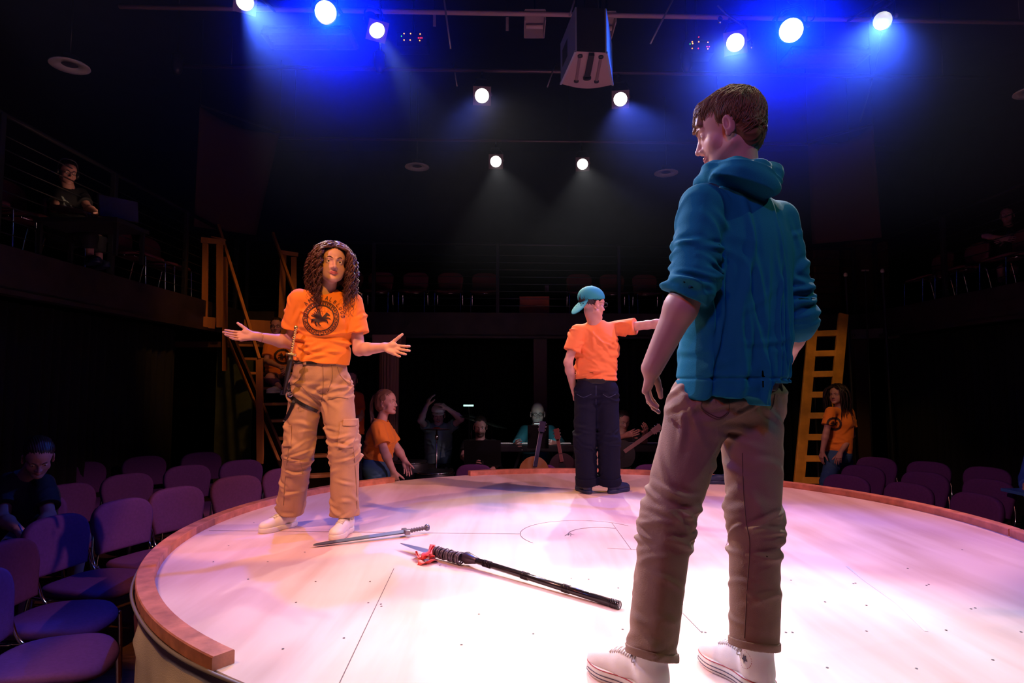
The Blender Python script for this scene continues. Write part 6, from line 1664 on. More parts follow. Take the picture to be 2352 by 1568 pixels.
# ------------------------------------------------------------------ person sitting on the stairs, and one standing behind the woman
M_plum = mat('plum_trousers', (0.09, 0.03, 0.12), 0.8)
sj = jw(head=W(635, 749, 8.05), shR=W(617, 793, 8.05), shL=W(658, 795, 8.15), elR=W(612, 828, 7.95), wrR=W(645, 843, 7.72), elL=W(672, 830, 8.0), wrL=W(660, 846, 7.72),
        pelvis=W(638, 862, 8.15), hipR=W(628, 868, 8.12), hipL=W(650, 868, 8.18), knR=W(620, 866, 7.70), knL=W(668, 868, 7.72), anR=W(641, 884, 7.60), anL=W(672, 888, 7.60))
for k in ('anR', 'anL'): sj[k] = sj[k] + Vector((0, 0, -0.02))
so_ = dict(res=0.008, fem=True, fwd=(0.1, -0.98, 0), hfwd=(0.2, -0.97, -0.1), size=0.92, hairmat=M_darkhair, hair='short', seed=9, skin=(0.45, 0.22, 0.22), seated=True, floor=W(641, 900, 7.6).z,
          pants=M_plum, hip_w=0.155, leg_r=(0.085, 0.07, 0.065, 0.06), waist=0.06, top=M_orange, hemz=0.03, sleeve=0.7)
stg = person('person in orange shirt and glasses sitting on the wooden stairs', sj, so_); glasses(stg, so_['_hp'], so_['_HM'], so_['_hs'])
for S in 'LR':
    an = A(sj['an' + S]); shoe(stg, an + np.array((0, 0.05, -0.075)), (-0.3, -0.95), 0.24, M_wshoe, M_wsole, 0.007, False, None)
decal('emblem', so_['_top_g'], W(645, 818, 7.95), (1, 0, 0), (0, 0, 1), emblem(0.10, False), 0.105, 0.0035, M_print, so_['_top'], start=0.15)
tj = jw(head=W(806, 872, 7.7), shR=W(786, 912, 7.7), shL=W(824, 912, 7.75), elR=W(782, 955, 7.7), wrR=W(800, 985, 7.5), elL=W(829, 955, 7.7), wrL=W(812, 975, 7.5),
        pelvis=W(806, 1010, 7.7), hipR=W(797, 1030, 7.7), hipL=W(816, 1030, 7.7), knR=(-2.02, 7.68, 0.5), knL=(-1.88, 7.68, 0.5), anR=(-2.02, 7.72, 0.1), anL=(-1.86, 7.72, 0.1))
to_ = dict(res=0.008, fwd=(0.2, -0.97, 0), hfwd=(0.3, -0.95, 0), size=0.95, hairmat=M_darkhair, hair='short', seed=10, skin=(0.42, 0.22, 0.2), pants=M_navy, hip_w=0.155, top=mat('deep_orange_cotton', (0.55, 0.09, 0.02), 0.8), hemz=0.06, sleeve=0.65, shoe=M_navyshoe)
person('person in dark orange shirt standing half hidden between the woman and the fluted column', tj, to_)

# ------------------------------------------------------------------ operator on the left gallery
pj = jw(head=W(155, 397, 6.00), shR=W(130, 445, 6.02), shL=W(186, 446, 6.20), elR=W(124, 478, 5.80), wrR=W(184, 487, 5.62), elL=W(202, 478, 6.1), wrL=W(228, 492, 5.9),
        pelvis=W(146, 540, 6.12), hipR=W(138, 545, 6.05), hipL=W(162, 548, 6.25), knR=W(205, 545, 5.95), knL=W(225, 550, 6.2), anR=W(205, 618, 5.98), anL=W(226, 622, 6.2))
for k_ in ('anR', 'anL'): pj[k_].z = 2.86
po = dict(res=0.007, fwd=(0.80, -0.58, 0), hfwd=(0.80, -0.55, -0.22), size=0.95, hairmat=M_darkhair, hair='short', seed=12, skin=(0.50, 0.24, 0.20), seated=True, floor=2.75,
          pants=M_black_top, shoe=M_navyshoe, hip_w=0.16, waist=0.05, top=M_black_top, hemz=0.02, sleeve=0.66, handR=dict(f=(0.95, -0.2, -0.2), s=(-0.2, 0.6, 0.5), n=(0, 0, -1), curl=(0.2, 0.25, 0.3, 0.3)))
opr = person('person with headphones and glasses in a black printed shirt on the left gallery', pj, po); glasses(opr, po['_hp'], po['_HM'], po['_hs'])
hp = po['_hp']; MB().tube(smooth_path([hp(-0.085, -0.01, 0.0), hp(-0.088, -0.01, 0.07), hp(-0.05, -0.01, 0.132), hp(0.05, -0.01, 0.132), hp(0.088, -0.01, 0.07), hp(0.085, -0.01, 0.0)], 5), 0.008, 6).build('headphone_band', M_blk_metal, opr, True)
for s in (-1, 1): MB().ball(hp(s * 0.09, -0.01, -0.005), (0.022, 0.035, 0.04), 8, Matrix(po['_HM'].tolist()).transposed()).build('ear_cup', M_blk_metal, opr, True)
decal('print', po['_top_g'], W(170, 462, 5.9), -po['_tf'][0], po['_tf'][2], lambda x, y: el2(x, y, (0, 0), 0.085, 0.03, -0.75) & ~el2(x, y, (0.012, 0.0), 0.045, 0.014, -0.75), 0.1, 0.005, mat('grey_print', (0.30, 0.36, 0.34), 0.7), po['_top'], start=0.15)
dsk = root('control_desk', W(215, 510, 5.7), 'black control desk in front of the headphone-wearing person', 'desk')
c = W(215, 512, 5.75); MB().box((c.x, c.y, c.z - 0.03), (0.75, 0.5, 0.04), bev=0.005).build('desk_top', M_black_top, dsk)
for dx in (-0.34, 0.34):
    for dy in (-0.2, 0.2): MB().box((c.x + dx, c.y + dy, (c.z - 0.05 + 2.75) / 2), (0.03, 0.03, c.z - 0.05 - 2.75)).build('leg', M_black_top, dsk)
c = W(272, 480, 5.9); mon = root('monitor', (c.x, c.y, c.z - 0.2), 'dark monitor seen from behind on the control desk', 'monitor')
MB().box(c, (0.34, 0.03, 0.22), Matrix.Rotation(R(50), 3, 'Z') @ Matrix.Rotation(R(-12), 3, 'X'), 0.008).build('screen_back', mat('monitor_grey', (0.05, 0.045, 0.05), 0.4), mon)
sn_ = Matrix.Rotation(R(50), 3, 'Z') @ Vector((0, -1, 0)); sn_ = sn_ if sn_.dot(Vector(W(155, 397, 6.0)) - c) > 0 else -sn_
MB().box(c + sn_ * 0.018, (0.31, 0.004, 0.19), Matrix.Rotation(R(50), 3, 'Z') @ Matrix.Rotation(R(-12), 3, 'X')).build('screen', mat('screen_glow', (0.1, 0.1, 0.1), 0.4, emit=(1.0, 0.62, 0.42), es=2.0), mon)
spot('monitor_lamp', c + sn_ * 0.05 + Vector((0, 0, 0.02)), W(155, 410, 5.95), (1.0, 0.55, 0.35), 2.6, 110, 0.08, 0.6)
MB().box((c.x, c.y, c.z - 0.14), (0.04, 0.04, 0.14)).box((c.x, c.y, c.z - 0.2), (0.18, 0.14, 0.012)).build('stand', M_black_top, mon)

# ------------------------------------------------------------------ seated man writing, front left
M_polo = mat('black_polo', (0.012, 0.012, 0.020), 0.8)
lj = jw(head=W(88, 1050, 4.05), shR=W(22, 1108, 4.22), shL=W(98, 1112, 4.18), elR=W(6, 1190, 4.00), wrR=W(46, 1220, 3.88), elL=W(112, 1185, 4.06), wrL=W(84, 1222, 3.90),
        pelvis=(-3.36, 4.44, 0.55), hipR=(-3.38, 4.34, 0.53), hipL=(-3.24, 4.50, 0.53), knR=(-2.98, 4.02, 0.53), knL=W(186, 1236, 4.10), anR=(-3.00, 3.98, 0.10), anL=(-2.80, 4.08, 0.10))
lo_ = dict(res=0.006, fwd=(0.62, -0.78, 0), hfwd=(0.55, -0.62, -0.56), hup=(0.25, -0.30, 0.92), size=1.0, hairmat=M_darkhair, hair='short', seed=14, skin=(0.42, 0.20, 0.19), seated=True,
          pants=mat('deep_blue_jeans', (0.03, 0.09, 0.22), 0.8, bump=0.1), hip_w=0.165, leg_r=(0.095, 0.08, 0.07, 0.065), waist=0.06, top=M_polo, torso_r=(0.165, 0.19), hemz=0.02, sleeve=0.72, sleeve_r=(0.07, 0.078), look=(0, 1, -0.2),
          handR=dict(f=(0.8, -0.3, -0.3), s=(-0.2, 0.3, 0.9), n=(0.4, -0.3, -0.8), curl=(0.5, 0.6, 0.7, 0.8)), handL=dict(f=(-0.6, -0.5, -0.2), s=(0.2, -0.3, 0.9), n=(0, 0.3, -0.9), curl=(0.4, 0.5, 0.6, 0.7)), shoe=M_navyshoe)
wrm = person('person in a black polo shirt and jeans sitting bent over a notepad, front left', lj, lo_)
ug = G(0.01); nb = lo_['_nb']; ug.ell(nb + lo_['_tf'][1] * 0.055 - (0, 0, 0.015), (0.035, 0.03, 0.03)); sculpt('undershirt_collar', ug, 0.005, M_wshoe, wrm)
p = A(W(60, 1232, 3.86)); tag(MB().box(p, (0.22, 0.16, 0.012), Matrix.Rotation(R(20), 3, 'Z') @ Matrix.Rotation(R(14), 3, 'X'), 0.003).build('notepad', mat('notepad_cover', (0.05, 0.06, 0.12), 0.5)), 'dark notepad on the lap of the person writing', 'notepad')
tag(MB().tube([W(57, 1229, 3.80), W(43, 1205, 3.84)], 0.005, 6).build('pen', mat('pen_blue', (0.15, 0.25, 0.75), 0.3), None, True), 'pen in the hand of the person writing', 'pen')
place_chair(-3.40, 4.52, R(-50), 'purple chair underneath the person writing on a notepad', 'purple chairs round the stage', chair0)

# ------------------------------------------------------------------ person leaning on the right gallery rail
rj = jw(head=W(2313, 494, 8.35), shR=W(2290, 530, 8.4), shL=W(2345, 530, 8.5), elR=W(2262, 542, 8.20), wrR=W(2300, 546, 8.02), elL=W(2358, 548, 8.2), wrL=W(2310, 550, 8.05),
        pelvis=W(2330, 602, 8.6), hipR=W(2318, 606, 8.55), hipL=W(2345, 606, 8.6), knR=W(2300, 618, 8.25), knL=W(2330, 620, 8.25), anR=W(2300, 668, 8.3), anL=W(2330, 668, 8.3))
ro = dict(res=0.009, fwd=(-0.6, -0.8, 0), hfwd=(-0.7, -0.7, -0.1), size=0.95, hairmat=M_darkhair, hair='short', seed=16, skin=(0.42, 0.18, 0.2), seated=True, floor=2.75, pants=M_black_top, shoe=M_navyshoe, top=M_black_top, hemz=0.02, sleeve=0.7)
person('person in black leaning folded arms forward on the right gallery', rj, ro)
# person in blue at the right edge
ej = jw(head=W(2420, 1000, 5.6), shR=W(2375, 1050, 5.6), shL=W(2460, 1050, 5.7), elR=W(2362, 1100, 5.5), wrR=W(2358, 1122, 5.28), elL=W(2480, 1110, 5.6), wrL=W(2440, 1130, 5.3),
        pelvis=W(2420, 1160, 5.8), hipR=W(2400, 1165, 5.75), hipL=W(2440, 1165, 5.8), knR=W(2385, 1165, 5.35), knL=W(2440, 1165, 5.35), anR=(4.5, 5.35, 0.1), anL=(4.7, 5.35, 0.1))
eo = dict(res=0.008, fwd=(-0.5, -0.86, 0), hfwd=(-0.5, -0.86, -0.2), hairmat=M_darkhair, hair='short', seed=17, seated=True, pants=M_navy, top=mat('bright_blue_jacket', (0.02, 0.08, 0.45), 0.7), hemz=0.02, sleeve=1.7, sleeve_r=(0.07, 0.066), cuff_r=0.055, shoe=M_navyshoe)
person('person in a blue jacket, only a sleeve showing at the right edge', ej, eo)
c = W(2345, 1131, 5.2); tb = root('side_table', (c.x + 0.2, c.y, 0), 'small table with a blue-lit edge at the right edge of the picture', 'table')
MB().box((c.x + 0.16, c.y, c.z), (0.42, 0.3, 0.025), bev=0.004).build('table_top', mat('table_blue_lit', (0.05, 0.16, 0.5), 0.4), tb)  # blue light on the table is put into its colour
MB().tube([(c.x + 0.3, c.y, 0.02), (c.x + 0.3, c.y, c.z)], 0.02, 8).lathe([(0.001, 0), (0.16, 0), (0.16, 0.015), (0.001, 0.02)], 20, Matrix.Translation((c.x + 0.3, c.y, 0))).build('pedestal', M_blk_metal, tb, True)

# ------------------------------------------------------------------ the band beyond the far rim
M_cyan = mat('teal_shirt', (0.02, 0.16, 0.20), 0.8)
def seated(px, hy, Y, o, label, face_=(0, -1, 0), arms=None, **kw):
    stool_ = {1235: 'bald keyboard player', 1103: 'dark-bearded person', 1007: 'person in the white visor', 1431: 'guitar player'}[px]
    def Q(dx, dy, dY=0): return W(px + dx, hy + dy, Y + dY)
    d = dict(head=Q(0, 0), shR=Q(-31, 42), shL=Q(31, 42), elR=Q(-40, 82, -0.1), wrR=Q(-28, 100, -0.32), elL=Q(40, 82, -0.1), wrL=Q(28, 100, -0.32), pelvis=Q(0, 0, 0.05), hipR=Q(-17, 0), hipL=Q(17, 0), knR=Q(-24, 0, -0.45), knL=Q(24, 0, -0.45), anR=Q(-24, 0, -0.5), anL=Q(24, 0, -0.5))
    for k, z in (('pelvis', 0.58), ('hipR', 0.54), ('hipL', 0.54), ('knR', 0.52), ('knL', 0.52), ('anR', 0.10), ('anL', 0.10)): d[k].z = z
    d.update(arms or {})
    oo = dict(res=0.0075, fwd=(0, -1, 0), hfwd=face_, size=1.0, seated=True, pants=M_black_top, hemz=0.02, sleeve=0.66, shoe=M_navyshoe, waist=0.05); oo.update(o); oo.update(kw)
    r = person(label, d, oo)
    st_ = root('stool', (d['pelvis'].x, d['pelvis'].y + 0.05, 0), 'black stool under the ' + stool_, 'stool')
    MB().lathe([(0.001, 0.42), (0.17, 0.42), (0.18, 0.44), (0.17, 0.47), (0.001, 0.475)], 20, Matrix.Translation((d['pelvis'].x, d['pelvis'].y + 0.05, 0))).build('seat', M_blk_metal, st_, True)
    for a in (0.8, 2.4, 4.0, 5.5): MB().tube([(d['pelvis'].x + 0.12 * math.cos(a), d['pelvis'].y + 0.05 + 0.12 * math.sin(a), 0.42), (d['pelvis'].x + 0.2 * math.cos(a), d['pelvis'].y + 0.05 + 0.2 * math.sin(a), 0.0)], 0.01, 6).build('leg', M_blk_metal, st_, True)
    return r, oo, d
k_, ko, kd = seated(1235, 949, 7.90, dict(size=1.10, hsc=0.98, hairmat=mat('grey_hair', (0.25, 0.24, 0.24), 0.6), skin=(0.50, 0.38, 0.33), top=M_cyan, sleeve=1.75, sleeve_r=(0.07, 0.062), cuff_r=0.05, seed=20, beard=(0.5, 0.45, 0.42), res=0.006),
       'bald bearded person in a teal shirt playing the keyboard', (0, -0.98, -0.12), dict(shR=W(1206, 990, 7.90), shL=W(1264, 990, 7.90), elR=W(1190, 1018, 7.72), wrR=W(1188, 1018, 7.48), elL=W(1284, 1018, 7.72), wrL=W(1270, 1018, 7.48)))
glasses(k_, ko['_hp'], ko['_HM'], ko['_hs'])
r2, o2, d2 = seated(1103, 979, 7.75, dict(size=1.0, hairmat=M_darkhair, hair='short', skin=(0.48, 0.26, 0.25), top=M_black_top, beard=(0.05, 0.025, 0.02), seed=22, res=0.006), 'dark-bearded person in a black shirt sitting behind a music stand', (0.02, -0.96, -0.2),
       dict(elR=W(1064, 1048, 7.6), wrR=W(1082, 1058, 7.38)))
r3, o3, d3 = seated(1007, 952, 8.1, dict(size=1.0, hairmat=M_darkhair, skin=(0.50, 0.34, 0.40), top=mat('pale_blue_shirt', (0.16, 0.30, 0.38), 0.8), sleeve=0.5, seed=24, res=0.0065), 'person in a pale shirt and white visor with both hands raised to the head', (0.1, -0.95, -0.28),
       dict(elR=W(966, 966, 7.95), wrR=W(980, 932, 8.05), elL=W(1060, 962, 8.0), wrL=W(1028, 938, 8.0), shR=W(984, 984, 8.1), shL=W(1030, 984, 8.1)), handR=dict(f=(0.3, 0.1, 0.95), s=(0.5, -0.8, 0), n=(0.8, 0.5, 0)), handL=dict(f=(-0.7, -0.1, 0.5), s=(0.3, -0.9, 0.2), n=(-0.5, 0.4, -0.6)))
hp, HM = o3['_hp'], o3['_HM']; vz = G(0.006); vz.ell(hp(0, -0.012, 0.062), (0.090, 0.108, 0.07), HM); vz.cut(hp(0, 0, 0.045), -HM[2]); vb = G(0.004); vb.ell(hp(0, 0.12, 0.052), (0.075, 0.06, 0.009), HM)
vg = G(0.01); vg.grp(vz, 0.004); vg.grp(vb, 0.01); sculpt('visor_cap', vg, 0.006, mat('white_cap', (0.62, 0.62, 0.72), 0.7), r3)
r4, o4, d4 = seated(1431, 966, 7.8, dict(size=0.98, hairmat=M_darkhair, hair='short', skin=(0.55, 0.28, 0.22), top=M_black_top, seed=26, pants=mat('teal_trousers', (0.02, 0.12, 0.12), 0.8)), 'person in black playing guitar, mostly hidden by the man in the teal cap', (0.2, -0.9, -0.3),
       dict(wrR=W(1438, 1000, 7.4), wrL=W(1482, 994, 7.4), elR=W(1400, 1013, 7.6), elL=W(1478, 1018, 7.6), knL=Vector((1.48, 7.3, 0.60))))
# ------------------------------------------------------------------ weapons on the stage
M_blade = mat('grey_blade', (0.16, 0.18, 0.26), 0.35, metal=0.7)
M_gun = mat('dark_shaft', (0.030, 0.022, 0.026), 0.22, metal=0.5, coat=0.3)
def zs(px, py, dz=0.02): return Z(px, py, ZS + dz)
sw = root('short_sword', zs(850, 1230), 'short grey sword lying on the stage by the white shoes of the woman', 'sword')
t, g_, pm_ = zs(719, 1251, 0.015), zs(932, 1220, 0.03), zs(981, 1211, 0.035)
ax_ = (g_ - t).normalized(); sd = ax_.cross(Vector((0, 0, 1))).normalized(); L = (g_ - t).length
prof = [(0, 0.002, 0.003), (0.02, 0.011, 0.006), (0.10, 0.016, 0.009), (0.5, 0.019, 0.011), (1.0, 0.021, 0.012)]
vs = []
for (u, w_, h) in prof:
    c = t + ax_ * (L * u); vs += [c + sd * w_, c + Vector((0, 0, h)), c - sd * w_, c - Vector((0, 0, h))]
fs = [(4 * i + j, 4 * i + (j + 1) % 4, 4 * i + 4 + (j + 1) % 4, 4 * i + 4 + j) for i in range(len(prof) - 1) for j in range(4)] + [(3, 2, 1, 0), tuple(range(16, 20))]
MB().add(vs, fs).build('blade', M_blade, sw)
MB().bar(g_ - sd * 0.042 - Vector((0, 0, 0.0)), g_ + sd * 0.042, 0.026, 0.030, up=ax_, bev=0.006).build('crossguard', mat('guard_pewter', (0.25, 0.22, 0.24), 0.35, metal=0.6), sw)
n = 30; MB().tube([g_.lerp(pm_, i / n) for i in range(n + 1)], [0.0115 + 0.0022 * math.sin(i * 1.7) for i in range(n + 1)], 10).build('grip', mat('grip_grey', (0.09, 0.08, 0.10), 0.5), sw, True)
MB().lathe([(0.001, -0.012), (0.018, -0.010), (0.020, 0), (0.018, 0.010), (0.001, 0.012)], 16, Matrix.Translation(pm_) @ ax_.to_track_quat('Z', 'Y').to_matrix().to_4x4()).build('pommel', M_blade, sw, True)

sp_ = root('spear', zs(1170, 1320), 'black spear with grey head and wrapped neck lying across the middle of the stage', 'spear')
tip, nk, w1, bt = zs(919, 1247, 0.03), zs(1000, 1266, 0.036), zs(1066, 1279, 0.036), zs(1420, 1389, 0.016)
ax_ = (bt - tip).normalized(); sd = ax_.cross(Vector((0, 0, 1))).normalized(); L = (nk - tip).length
prof = [(0, 0.001, 0.001), (0.12, 0.012, 0.004), (0.45, 0.026, 0.007), (0.8, 0.032, 0.009), (0.95, 0.024, 0.010), (1.0, 0.014, 0.010)]
vs = []
for (u, w_, h) in prof:
    c = tip + ax_ * (L * u); vs += [c + sd * w_, c + Vector((0, 0, h)), c - sd * w_, c - Vector((0, 0, h))]
k = len(prof); fs = [(4 * i + j, 4 * i + (j + 1) % 4, 4 * i + 4 + (j + 1) % 4, 4 * i + 4 + j) for i in range(k - 1) for j in range(4)] + [(3, 2, 1, 0), tuple(range(4 * k - 4, 4 * k))]
MB().add(vs, fs).build('spearhead', mat('bright_blade', (0.35, 0.37, 0.48), 0.3, metal=0.6), sp_)
nw = 16; Lw = (w1 - nk).length
for i in range(nw):
    c = nk + ax_ * (Lw * i / (nw - 1) ); u_ = Vector((0, 0, 1)); rr_ = 0.024 + 0.003 * math.sin(i * 2.3)
    MB().tube([c + (sd * math.cos(a) + u_ * math.sin(a)) * rr_ + ax_ * 0.004 * math.sin(a + i) for a in np.linspace(0, 6.283, 15)][:-1], 0.0042, 5, closed=True).build('binding_coil', mat('wire_wrap', (0.16, 0.13, 0.15), 0.35, metal=0.5), sp_, True)
MB().tube([nk - ax_ * 0.01, nk, w1, w1 + ax_ * 0.02, w1 + ax_ * 0.085, w1 + ax_ * 0.1], [0.012, 0.021, 0.022, 0.030, 0.017, 0.013], 12).build('socket', mat('socket_dark', (0.08, 0.06, 0.08), 0.35, metal=0.5), sp_, True)
MB().tube([w1 + ax_ * 0.05, bt], [0.0145, 0.0155], 14).build('shaft', M_gun, sp_, True)
for (a, b) in ((1106, 1122), (1194, 1208), (1288, 1303), (1398, 1417)):
    p, q = zs(a, 1247 + (a - 919) * 0.2863, 0.02), zs(b, 1247 + (b - 919) * 0.2863, 0.02)
    s0 = (p - tip).dot(ax_); s1 = (q - tip).dot(ax_); nn = 6
    base = w1 + ax_ * 0.05; 
    for i in range(nn):
        s_ = s0 + (s1 - s0) * i / (nn - 1); f_ = (s_ - (base - tip).dot(ax_)) / ((bt - base).length); c = base.lerp(bt, f_)
        MB().tube([c + (sd * math.cos(a_) + Vector((0, 0, 1)) * math.sin(a_)) * (0.0150 + 0.001 * f_) for a_ in np.linspace(0, 6.283, 15)][:-1], 0.0022, 5, closed=True).build('shaft_ring', M_gun, sp_, True)
M_rib = mat('red_ribbon', (0.80, 0.05, 0.03), 0.45, sheen=0.3)
def ribbon(pts, wd, name, par):
    P_ = smooth_path(pts, 8); vs = []
    for i, p in enumerate(P_):
        tt = (P_[min(i + 1, len(P_) - 1)] - P_[max(i - 1, 0)]).normalized(); s_ = tt.cross(Vector((0.2, 0.3, 1))).normalized()
        tw_ = Matrix.Rotation(0.9 * math.sin(i * 0.35), 3, tt); s_ = tw_ @ s_; nn_ = tt.cross(s_)
        vs += [p + s_ * wd / 2 + nn_ * 0.0008, p - s_ * wd / 2 + nn_ * 0.0008, p - s_ * wd / 2 - nn_ * 0.0008, p + s_ * wd / 2 - nn_ * 0.0008]
    k = len(P_); fs = [(4 * i + j, 4 * i + (j + 1) % 4, 4 * i + 4 + (j + 1) % 4, 4 * i + 4 + j) for i in range(k - 1) for j in range(4)] + [(3, 2, 1, 0), tuple(range(4 * k - 4, 4 * k))]
    return MB().add(vs, fs).build(name, M_rib, par, True)
MB().tube([nk - ax_ * 0.035, nk - ax_ * 0.02, nk + ax_ * 0.005], [0.018, 0.027, 0.025], 12).build('ribbon_band', M_rib, sp_, True)
q0 = nk - ax_ * 0.02
ribbon([q0 + Vector((0, 0, 0.03)), zs(982, 1268, 0.04), zs(968, 1280, 0.02), zs(958, 1277, 0.012), zs(960, 1272, 0.02), zs(975, 1283, 0.012)], 0.035, 'ribbon_tail', sp_)
ribbon([q0 + Vector((0, 0, 0.02)), zs(985, 1275, 0.03), zs(997, 1284, 0.012), zs(985, 1292, 0.008), zs(960, 1292, 0.008)], 0.038, 'ribbon_tail', sp_)

# shoe of somebody at the rim, seen between the legs of the man in the hoodie
c = A(Z(1682, 1112, ZS)); sg = root('shoe', c, 'dark blue shoe on the stage seen between the legs of the man in the hoodie', 'shoe'); c[2] = ZS + 0.001
shoe(sg, c, (-0.95, 0.2), 0.26, M_navyshoe, M_navyshoe, 0.005, False, None)

# ------------------------------------------------------------------ instruments and stands of the band
M_matte = mat('matte_black', (0.008, 0.008, 0.010), 0.9, spec=0.1)
M_wood = mat('spruce_top', (0.26, 0.10, 0.03), 0.3, coat=0.4)
M_neck = mat('guitar_neck', (0.05, 0.02, 0.03), 0.35)
def guitar(label, base, top, face_n, body_m, neck_m, sc=1.0, peg=True):
    base, top = Vector(base), Vector(top); up = (top - base).normalized(); n = Vector(face_n); n = (n - up * n.dot(up)).normalized(); s = up.cross(n)
    r = root('guitar', base, label, 'guitar'); k = 36; out = []
    for i in range(k):
        a = 2 * math.pi * i / k; y = math.cos(a); wd = 0.19 * (1 - 0.24 * math.exp(-((y - 0.12) / 0.28) ** 2)) * (1 - 0.10 * y); out.append((wd * math.sin(a) * sc, (0.24 - 0.245 * y) * sc))
    vs = [base + s * x + up * y + n * o for o in (0.045, -0.045) for (x, y) in out]
    MB().add(vs, [tuple(range(k - 1, -1, -1)), tuple(range(k, 2 * k))] + [(i, (i + 1) % k, k + (i + 1) % k, k + i) for i in range(k)]).build('body', body_m, r)
    MB().tube([base + up * 0.30 * sc + n * 0.046, base + up * 0.30 * sc + n * 0.049], 0.05 * sc, 20).build('sound_hole', M_blk_metal, r)
    MB().bar(base + up * 0.36 * sc + n * 0.05, top - up * 0.1, 0.05 * sc, 0.022, up=n, bev=0.004).build('neck', neck_m, r)
    MB().bar(top - up * 0.12 + n * 0.045, top + n * 0.04, 0.075 * sc, 0.016, up=n, bev=0.004).build('headstock', neck_m, r)
    for i in range(3):
        for q in (-1, 1): MB().ball(top - up * (0.02 + 0.035 * i) + s * q * 0.045 * sc + n * 0.045, 0.009, 6).build('tuning_peg', M_chrome, r, True)
    return r
b_, t_ = W(1216, 1140, 6.98), W(1247, 968, 7.10)
guitar('honey-coloured acoustic guitar with a dark blue neck standing before the keyboard player', b_, t_, (0, -1, 0.1), M_wood, mat('blue_neck', (0.02, 0.02, 0.07), 0.3), 0.9)
guitar('guitar with a reddish neck leaning right of the keyboard player', W(1300, 1120, 7.15), W(1277, 984, 7.2), (0, -1, 0), mat('dark_guitar', (0.03, 0.015, 0.02), 0.3), mat('red_neck', (0.12, 0.03, 0.03), 0.35), 0.8)
guitar('pale acoustic guitar between the legs of the man in the teal cap', W(1368, 1085, 7.0), W(1377, 975, 7.15), (0, -1, 0), mat('pale_spruce', (0.40, 0.24, 0.20), 0.4), M_neck, 0.95)
guitar('black guitar held aslant near the lowered hand of the man in the hoodie', W(1380, 1075, 7.2), W(1518, 978, 7.1), (0, -1, 0.2), mat('black_body', (0.012, 0.012, 0.014), 0.4), mat('pale_neck', (0.22, 0.12, 0.12), 0.3), 0.9)
def keyboard(label, a, b, depth=0.30):
    a, b = Vector(a), Vector(b); r = root('keyboard', ((a.x + b.x) / 2, a.y, a.z), label, 'keyboard'); d = (b - a).normalized(); L = (b - a).length; n = Vector((-d.y, d.x, 0)); c = (a + b) / 2 + n * depth / 2
    rot = Matrix.Rotation(math.atan2(d.y, d.x), 3, 'Z')
    MB().box(c, (L, depth, 0.08), rot, 0.01).build('body', M_blk_metal, r)
    kb = MB(); nk_ = 36
    for i in range(nk_):
        kb.box(c + n * (-depth * 0.5 + depth * 0.78) + d * (L * (-0.46 + 0.92 * (i + 0.5) / nk_)) + Vector((0, 0, 0.043)), (L * 0.92 / nk_ * 0.92, depth * 0.38, 0.008), rot)
    kb.build('keys', mat('ivory_keys', (0.7, 0.7, 0.68), 0.3), r)
    for s in (-0.35, 0.35):
        p = c + d * L * s; MB().bar((p.x - 0.15, p.y, 0.0), (p.x + 0.15, p.y, c.z - 0.04), 0.03, 0.03).build('stand_leg', M_blk_metal, r); MB().bar((p.x + 0.15, p.y + 0.03, 0.0), (p.x - 0.15, p.y + 0.03, c.z - 0.04), 0.03, 0.03).build('stand_leg', M_blk_metal, r)
    return r
keyboard('black keyboard played by the bald person in teal', W(1140, 1030, 7.35), W(1322, 1030, 7.35))
keyboard('black keyboard right of the legs of the man in the teal cap', W(1424, 1030, 7.42), W(1545, 1030, 7.42))
def music_stand(label, px, py, w_, h_, Y, lamp=None):
    c = W(px, py, Y); r = root('music_stand', (c.x, c.y + 0.05, 0), label, 'music stand')
    MB().box(c, (w_, 0.012, h_), Matrix.Rotation(R(14), 3, 'X'), 0.003).build('desk', M_matte, r)
    MB().box(c + Vector((0, -0.03 * 0 + 0.05, -h_ / 2)), (w_, 0.05, 0.01)).build('ledge', M_blk_metal, r)
    MB().tube([c + Vector((0, 0.02, -h_ * 0.3)), (c.x, c.y + 0.05, 0.12)], 0.012, 8).build('pole', M_steel, r)
    for a in (0.5, 2.6, 4.7): MB().tube([(c.x, c.y + 0.05, 0.14), (c.x + 0.22 * math.cos(a), c.y + 0.05 + 0.22 * math.sin(a), 0.01)], 0.009, 6).build('leg', M_steel, r)
    return r, c
music_stand('black music stand before the keyboard player', 1236, 1003, 0.24, 0.28, 7.22)
music_stand('wide black music stand in front of the dark-bearded person', 1108, 1040, 0.42, 0.30, 7.25)
